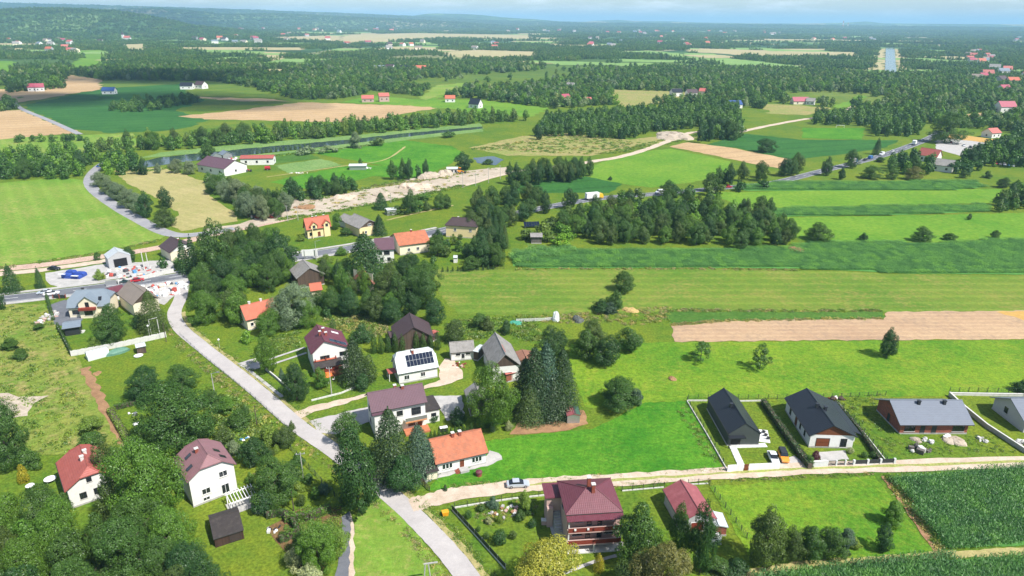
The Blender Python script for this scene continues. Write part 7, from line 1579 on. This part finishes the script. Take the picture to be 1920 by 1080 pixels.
heap('earth_mound', 'brown earth mound at left end of building site', 570, 390, 6, 1.8, SOIL); heap('earth_mound', 'grey earth mound amid building site', 650, 372, 7, 2.0, GRAVEL); heap('earth_mound', 'low rubble mound right of site middle', 715, 366, 6, 1.6, SAND); heap('sand_heap', 'pale sand heap before brick bungalow', 1795, 830, 3.4, .8, SAND); heap('sand_heap', 'left mortar heap before brick bungalow', 1717, 826, 1.5, .7, SAND, n=4); heap('earth_mound', 'brown earth mound at wood end by maize', 1492, 468, 5, 1.4, SOIL); heap('straw_heap', 'small reddish heap in green meadow', 1260, 710, 1.7, .8, SOIL, n=5); heap('log_heap', 'small woodpile on bare ground beside spruces', 1005, 793, 1.4, .8, plain('cut_wood', '#b89a70', .9, var=.25, vscale=3), n=6); heap('ash_heap', 'grey fire heap on lawn of meadow garden', 183, 700, 1.6, .4, SOIL, n=5)
heap('plastic_bale', 'tall grey silage bale wrapped in foil in meadow', 1044, 600, 2.2, 3.6, PLASTIC, n=3); heap('net_heap', 'dark netted heap right of grey bale', 1080, 601, 3, 1.6, plain('dark_net', (.10, .11, .10), .9, var=.4), n=6); heap('net_heap', 'green netting lying in meadow', 972, 605, 3, .5, plain('green_sheet', (.06, .3, .2), .6), n=4); heap('hay_heap', 'dry grass heap in meadow shrubs', 1180, 582, 3.4, 1.0, plain('dry_hay', '#b39a63', .95, var=.25, vscale=2)); heap('hay_heap', 'small dry grass heap below meadow shrubs', 1125, 586, 1.8, .8, plain('dry_hay_pale', '#bba572', .95, var=.25, vscale=2), n=4)
BAG = [WHITEP, plain('grey_bag', (.5, .5, .5), .8), plain('beige_bag', (.6, .55, .45), .8), plain('blue_bag', (.1, .3, .55), .6), plain('red_plastic', (.45, .08, .06), .6), plain('dark_scrap', (.08, .08, .09), .8)]
litter('bag_pile', 'crowd of white sacks and scrap beside side road corner', 304, 545, 9, 7, 70, BAG[:1] * 6 + BAG, (.7, 1.8), 1.2); litter('scrap_pile', 'mixed scrap pile inside walled yard', 246, 512, 11, 7, 50, BAG + BAG[4:], (.6, 1.7)); litter('rubble_heap', 'white stone rubble along left boundary', 90, 596, 2.2, 6, 36, [CONCL, CONC, WHITEP, W_PINK], (.5, 1.2)); litter('pallet_pile', 'weathered boards and pallets before brick bungalow', 1727, 846, 2.4, 1.4, 16, [W_GREYW, CONCL, W_WOOD], (.6, 1.5)); litter('brick_pile', 'left brick and bag pile before brick bungalow', 1738, 828, 1.1, 1.2, 8, [W_BRICK, WHITEP, CONCL], (.5, 1.0)); litter('bag_pile', 'white sack standing before brick bungalow terrace', 1774, 821, .6, .5, 4, BAG[:1], (.7, 1.1)); litter('block_pile', 'concrete blocks near wall on brick bungalow plot', 1843, 826, 1.5, .8, 8, [CONC, CONCL], (.5, .9)); litter('material_pile', 'white building material beside grey bungalow wall', 1914, 832, 2, 1.5, 14, [WHITEP, CONC], (.5, 1.1)); litter('rock_garden', 'stone rock garden on lawn of balcony house', 948, 960, 3.2, 2.0, 26, [CONC, CONCL, SOIL, W_PINK], (.3, .8), 1); litter('timber_stack', 'timber offcuts behind white modern house', 1572, 748, 2.4, .8, 10, [W_WOODR, CONCL, W_WOOD], (.5, 1.2)); litter('farm_clutter', 'crates and bags beside long red-roofed shed', 452, 300, 10, 4, 30, BAG, (.9, 2.0)); litter('beehives', 'row of white hives at farm garden edge', 562, 325, 6, .8, 12, [WHITEP, BAG[2]], (.7, 1.0)); litter('patio_set', 'garden furniture on paved corner of white outbuilding', 862, 686, 2.4, 1.8, 12, [W_PINK, WHITEP, DOORBR, BRICKCH], (.4, .9)); litter('scrap_pile', 'pale scrap beside meadow shelter', 690, 316, 4, 2, 10, BAG[:3], (.6, 1.4)); litter('garden_clutter', 'pots and chairs beside clipped U hedge', 513, 994, 1.3, 1.3, 8, [WHITEP, CONC, DARKM], (.35, .8)); litter('garden_clutter', 'white chairs between pergola and dark bush', 483, 960, .9, .7, 6, [WHITEP, CONC], (.35, .8)); litter('garden_clutter', 'blue and white bits under yellow-green bush', 465, 824, 1.6, 1.0, 8, [WHITEP, BAG[3]], (.3, .8)); litter('garden_clutter', 'white seats on hedge garden lawn', 249, 778, 1.2, .8, 6, [WHITEP, METAL], (.4, .8)); litter('site_debris', 'boards and rusty beams at building site left end', 497, 409, 6, 2.5, 16, [REDWOOD, W_WOOD, CONC], (.8, 2.0)); litter('gravel_stones', 'pale stones around garden pavilion', 146, 622, 3, 1.2, 14, [CONCL, WHITEP], (.4, .9))
BLUET = plain('blue_tarpaulin', (.03, .07, .32), .6, var=.3, vscale=1.2)
p = G(140, 519); t = thing('tarpaulin_stack', 'bright blue tarpaulin-covered stacks in scrapyard', 'tarpaulin', p, -.1)
for x, y, sx, sy, h_ in ((-2.0, 1.3, 3.2, 2.0, 2.0), (1.7, 1.1, 3.4, 2.0, 1.6), (-1.8, -1.3, 3.0, 1.9, 1.7), (1.8, -1.2, 3.3, 1.9, 1.2)): obj('covered_stack', MB().loft([[(x + a * sx / 2 * k, y + b * sy / 2 * k, z) for a, b in ((-1, -1), (1, -1), (1, 1), (-1, 1))] for k, z in ((1.05, 0), (1, h_ * .7), (.75, h_))]), BLUET, t)
for k, (x, y) in enumerate(((-2.4, -2.3), (2.2, -2.0))): obj('pallet_sheet', MB().box(x - 1.3, y - .9, 1.95 - k * .6, x + 1.3, y - .2, 2.05 - k * .6), WHITEP, t)
p = G(998, 428); t = thing('solar_array', 'blue ground-mounted solar array in orchard', 'solar panel', p, .15)
for i in range(6):
    for j in range(2): x = -3.6 + i * 1.2; y = j * 1.5; z = .8 + j * .75; f_ = obj('solar_panel', MB().slab([Vector((x, y, z)), Vector((x + 1.14, y, z)), Vector((x + 1.14, y + 1.44, z + .72)), Vector((x, y + 1.44, z + .72))], (0, -.02, .05)), PV, t)
for x in (-3.2, 3.2): obj('leg', MB().box(x - .06, 1.4, 0, x + .06, 1.52, 1.45), METAL, t); obj('leg', MB().box(x - .06, .1, 0, x + .06, .22, .8), METAL, t)
def disc(name, label, u, v, r, h_, mat, cat, legs=0):
    p = G(u, v); t = thing(name, label, cat, p); obj('top', MB().tube((0, 0, h_ - .06), (0, 0, h_), r, n=16), mat, t)
    for i in range(legs): a = 2 * math.pi * i / legs; obj('leg', MB().tube((r * .8 * math.cos(a), r * .8 * math.sin(a), 0), (r * .8 * math.cos(a), r * .8 * math.sin(a), h_ - .06), .04, n=5), METAL, t)
    if not legs: obj('stand', MB().tube((0, 0, 0), (0, 0, h_ - .06), .05, n=6), METAL, t)
    return t
disc('satellite_dish', 'white round dish on a stand near golden thuja', 59, 920, .8, 1.3, WHITEP, 'dish'); disc('garden_table', 'white round garden table before red-roofed cottage', 95, 903, 1.1, .75, WHITEP, 'table', 4); disc('garden_table', 'small white round table on hedge garden lawn', 256, 797, .7, .4, WHITEP, 'table', 4); disc('paddling_pool', 'white round paddling pool beside little hut', 260, 668, 1.2, .3, WHITEP, 'pool', 6)
p = G(613, 716); t = thing('parasol', 'orange parasol with white chairs below tiled terrace', 'parasol', p); m = MB(); m.loft([[(r_ * math.cos(2 * math.pi * i / 8), r_ * math.sin(2 * math.pi * i / 8), z_) for i in range(8)] for r_, z_ in ((1.6, 2.0), (.9, 2.4), (.1, 2.65))]); obj('canopy', m, plain('orange_canvas', (.75, .17, .03), .8), t); obj('pole', MB().tube((0, 0, 0), (0, 0, 2.1), .05), METAL, t)
for i in range(4): a = i * 1.57 + .4; obj('chair_seat', MB().bx((1.7 * math.cos(a), 1.7 * math.sin(a), .45), (.5, .5, .08), a).bx((2.0 * math.cos(a), 2.0 * math.sin(a), .7), (.06, .5, .6), a), WHITEP, t)
p = G(832, 806); t = thing('garden_table', 'table with white cloth on terrace of plum-roofed house', 'table', p, .3); obj('top', MB().box(-.9, -.5, .7, .9, .5, .76), WHITEP, t)
for x in (-.8, .8):
    for y in (-.4, .4): obj('leg', MB().box(x - .04, y - .04, 0, x + .04, y + .04, .7), DARKM, t)
for y in (-.9, .9): obj('bench', MB().box(-.9, y - .2, .3, .9, y + .2, .42), DARKM, t)
p = G(898, 892); t = thing('well', 'maroon capped round well on bungalow lawn', 'well', p); obj('shaft', MB().tube((0, 0, 0), (0, 0, .8), .6, n=12), BRICKCH, t); obj('cover', MB().loft([[(r_ * math.cos(2 * math.pi * i / 10), r_ * math.sin(2 * math.pi * i / 10), z_) for i in range(10)] for r_, z_ in ((.75, .8), (.7, 1.1), (.3, 1.35))]), R_MAROON, t)
p = G(1337, 1014); t = thing('water_tank', 'white tarpaulined tank beside garage trees', 'tank', p); obj('shell', MB().blob((0, 0, .8), (1.5, 1.1, 1.0), 10, 7, .04, 0), WHITEP, t, smooth=True); obj('base', MB().box(-1.3, -1, 0, 1.3, 1, .12), CONC, t)
p = G(835, 966); t = thing('grit_bin', 'small orange roadside grit bin at track junction', 'bin', p, .3); obj('body', MB().loft([[(-.5, -.35, 0), (.5, -.35, 0), (.5, .35, 0), (-.5, .35, 0)], [(-.6, -.45, .8), (.6, -.45, .8), (.6, .45, .8), (-.6, .45, .8)]]), paint('grit_bin_orange', (.8, .35, .02)), t); obj('lid', MB().box(-.64, -.48, .8, .64, .48, .95), paint('grit_bin_orange', (0, 0, 0)), t)
p = G(1020, 982); t = thing('barbecue', 'small brick barbecue beside balcony house steps', 'barbecue', p); obj('hearth', MB().box(-.5, -.4, 0, .5, .4, .9), W_PINK, t); obj('top', MB().box(-.55, -.45, .9, .55, .45, 1.0), CONCL, t)
p = G(112, 560); t = thing('entrance_gate', 'dark iron gate at cream house drive', 'gate', p, .1)
for x in (-2, 0, 2): obj('post', MB().box(x - .12, -.12, 0, x + .12, .12, 1.6), BRICKCH, t)
for x in (-1, 1): obj('leaf', MB().box(x - .85, -.03, .15, x + .85, .03, 1.3), DARKM, t)
# slab paths of the black house
SL = plain('white_paving_slab', (.70, .70, .68), .8, var=.06)
def slabs(label, px0, px1, n, w, l):
    a, b_ = G(*px0), G(*px1); t = tag(thing('slab_path', label, 'path', a)); e = b_ - a; an = math.atan2(e.y, e.x); me = MB().box(-l / 2, -w / 2, 0, l / 2, w / 2, .14).mesh('slab')
    for i in range(n): o = obj('slab', me, SL, t); o.location = e * ((i + .5) / n); o.rotation_euler = (0, 0, an)
slabs('white slab path from brown gate to black house porch', (1393, 880), (1374, 838), 7, 1.5, 1.55); slabs('white slab path along front of black house', (1372, 837), (1436, 835), 7, 1.4, 1.25); slabs('white slab terrace right of black house', (1433, 830), (1428, 806), 4, 2.6, 1.2)
for i, (u, v) in enumerate(((1432, 812), (1436, 818), (1441, 824))): p = G(u, v); t = thing('lounge_chair', '%s grey lounge chair on white slab terrace' % ['farthest', 'middle', 'nearest'][i], 'chair', p + Vector((0, 0, .15)), .9); obj('seat', MB().box(-.35, -.3, .25, .35, .3, .4), DARKM, t); obj('backrest', MB().slab([Vector((-.35, -.3, .4)), Vector((-.35, .3, .4)), Vector((-.6, .3, .95)), Vector((-.6, -.3, .95))], (.08, 0, 0)), DARKM, t); [obj('leg', MB().box(x - .03, y - .03, 0, x + .03, y + .03, .25), METAL, t) for x in (-.28, .28) for y in (-.24, .24)]

# ------------------------------------------------------------------ air and clouds
hz_, nt, b = newmat('haze_air'); nt.nodes.remove(b)
pvn = N(nt, 'ShaderNodeVolumePrincipled', Density=9.0e-5, Anisotropy=.0); pvn.inputs['Color'].default_value = (.42, .70, 1.0, 1); pvn.inputs['Density Attribute'].default_value = ''; pvn.inputs['Temperature Attribute'].default_value = ''; pvn.inputs['Color Attribute'].default_value = ''
nt.links.new(pvn.outputs[0], nt.nodes['Material Output'].inputs['Volume'])
tag(obj('haze', MB().box(-66000, -66000, -1.5, 66000, 66000, 345), hz_), kind='stuff')
CL, nt, b = newmat('cloud_mass'); out = nt.nodes['Material Output']; nt.nodes.remove(b)
d_ = N(nt, 'ShaderNodeBsdfDiffuse'); d_.inputs['Color'].default_value = (.85, .85, .87, 1); tr_ = N(nt, 'ShaderNodeBsdfTransparent'); mxs = N(nt, 'ShaderNodeMixShader', Fac=.2); nt.links.new(tr_.outputs[0], mxs.inputs[1]); nt.links.new(d_.outputs[0], mxs.inputs[2]); nt.links.new(mxs.outputs[0], out.inputs['Surface'])
def cloud(label, px, z, rx, ry, n=16):
    c = G(*px); s = Vector((to_sun.x, to_sun.y, 0)) / to_sun.z * z; m = MB()
    for i in range(n):
        a = random.uniform(0, 6.28); q = math.sqrt(random.random()); m.blob((q * rx * .75 * math.cos(a), q * ry * .75 * math.sin(a), random.uniform(-.1, .25) * ry), (rx * random.uniform(.22, .42), ry * random.uniform(.22, .42), ry * random.uniform(.15, .25)), 14, 8, .1)
    t = tag(obj('cloud', m, CL, None, c + s + Vector((0, 0, z))), label, 'cloud', kind='stuff'); return t
cloud('cumulus cloud shading the far left fields', (225, 190), 1100, 250, 150); cloud('cumulus cloud shading the far left wood', (290, 145), 1100, 330, 130)
cloud('cumulus cloud shading the wooded hill', (120, 50), 1300, 1500, 700); cloud('cumulus cloud shading the far right woods', (1850, 86), 1200, 700, 260); cloud('cumulus cloud shading distant forest', (330, 58), 1300, 900, 600)
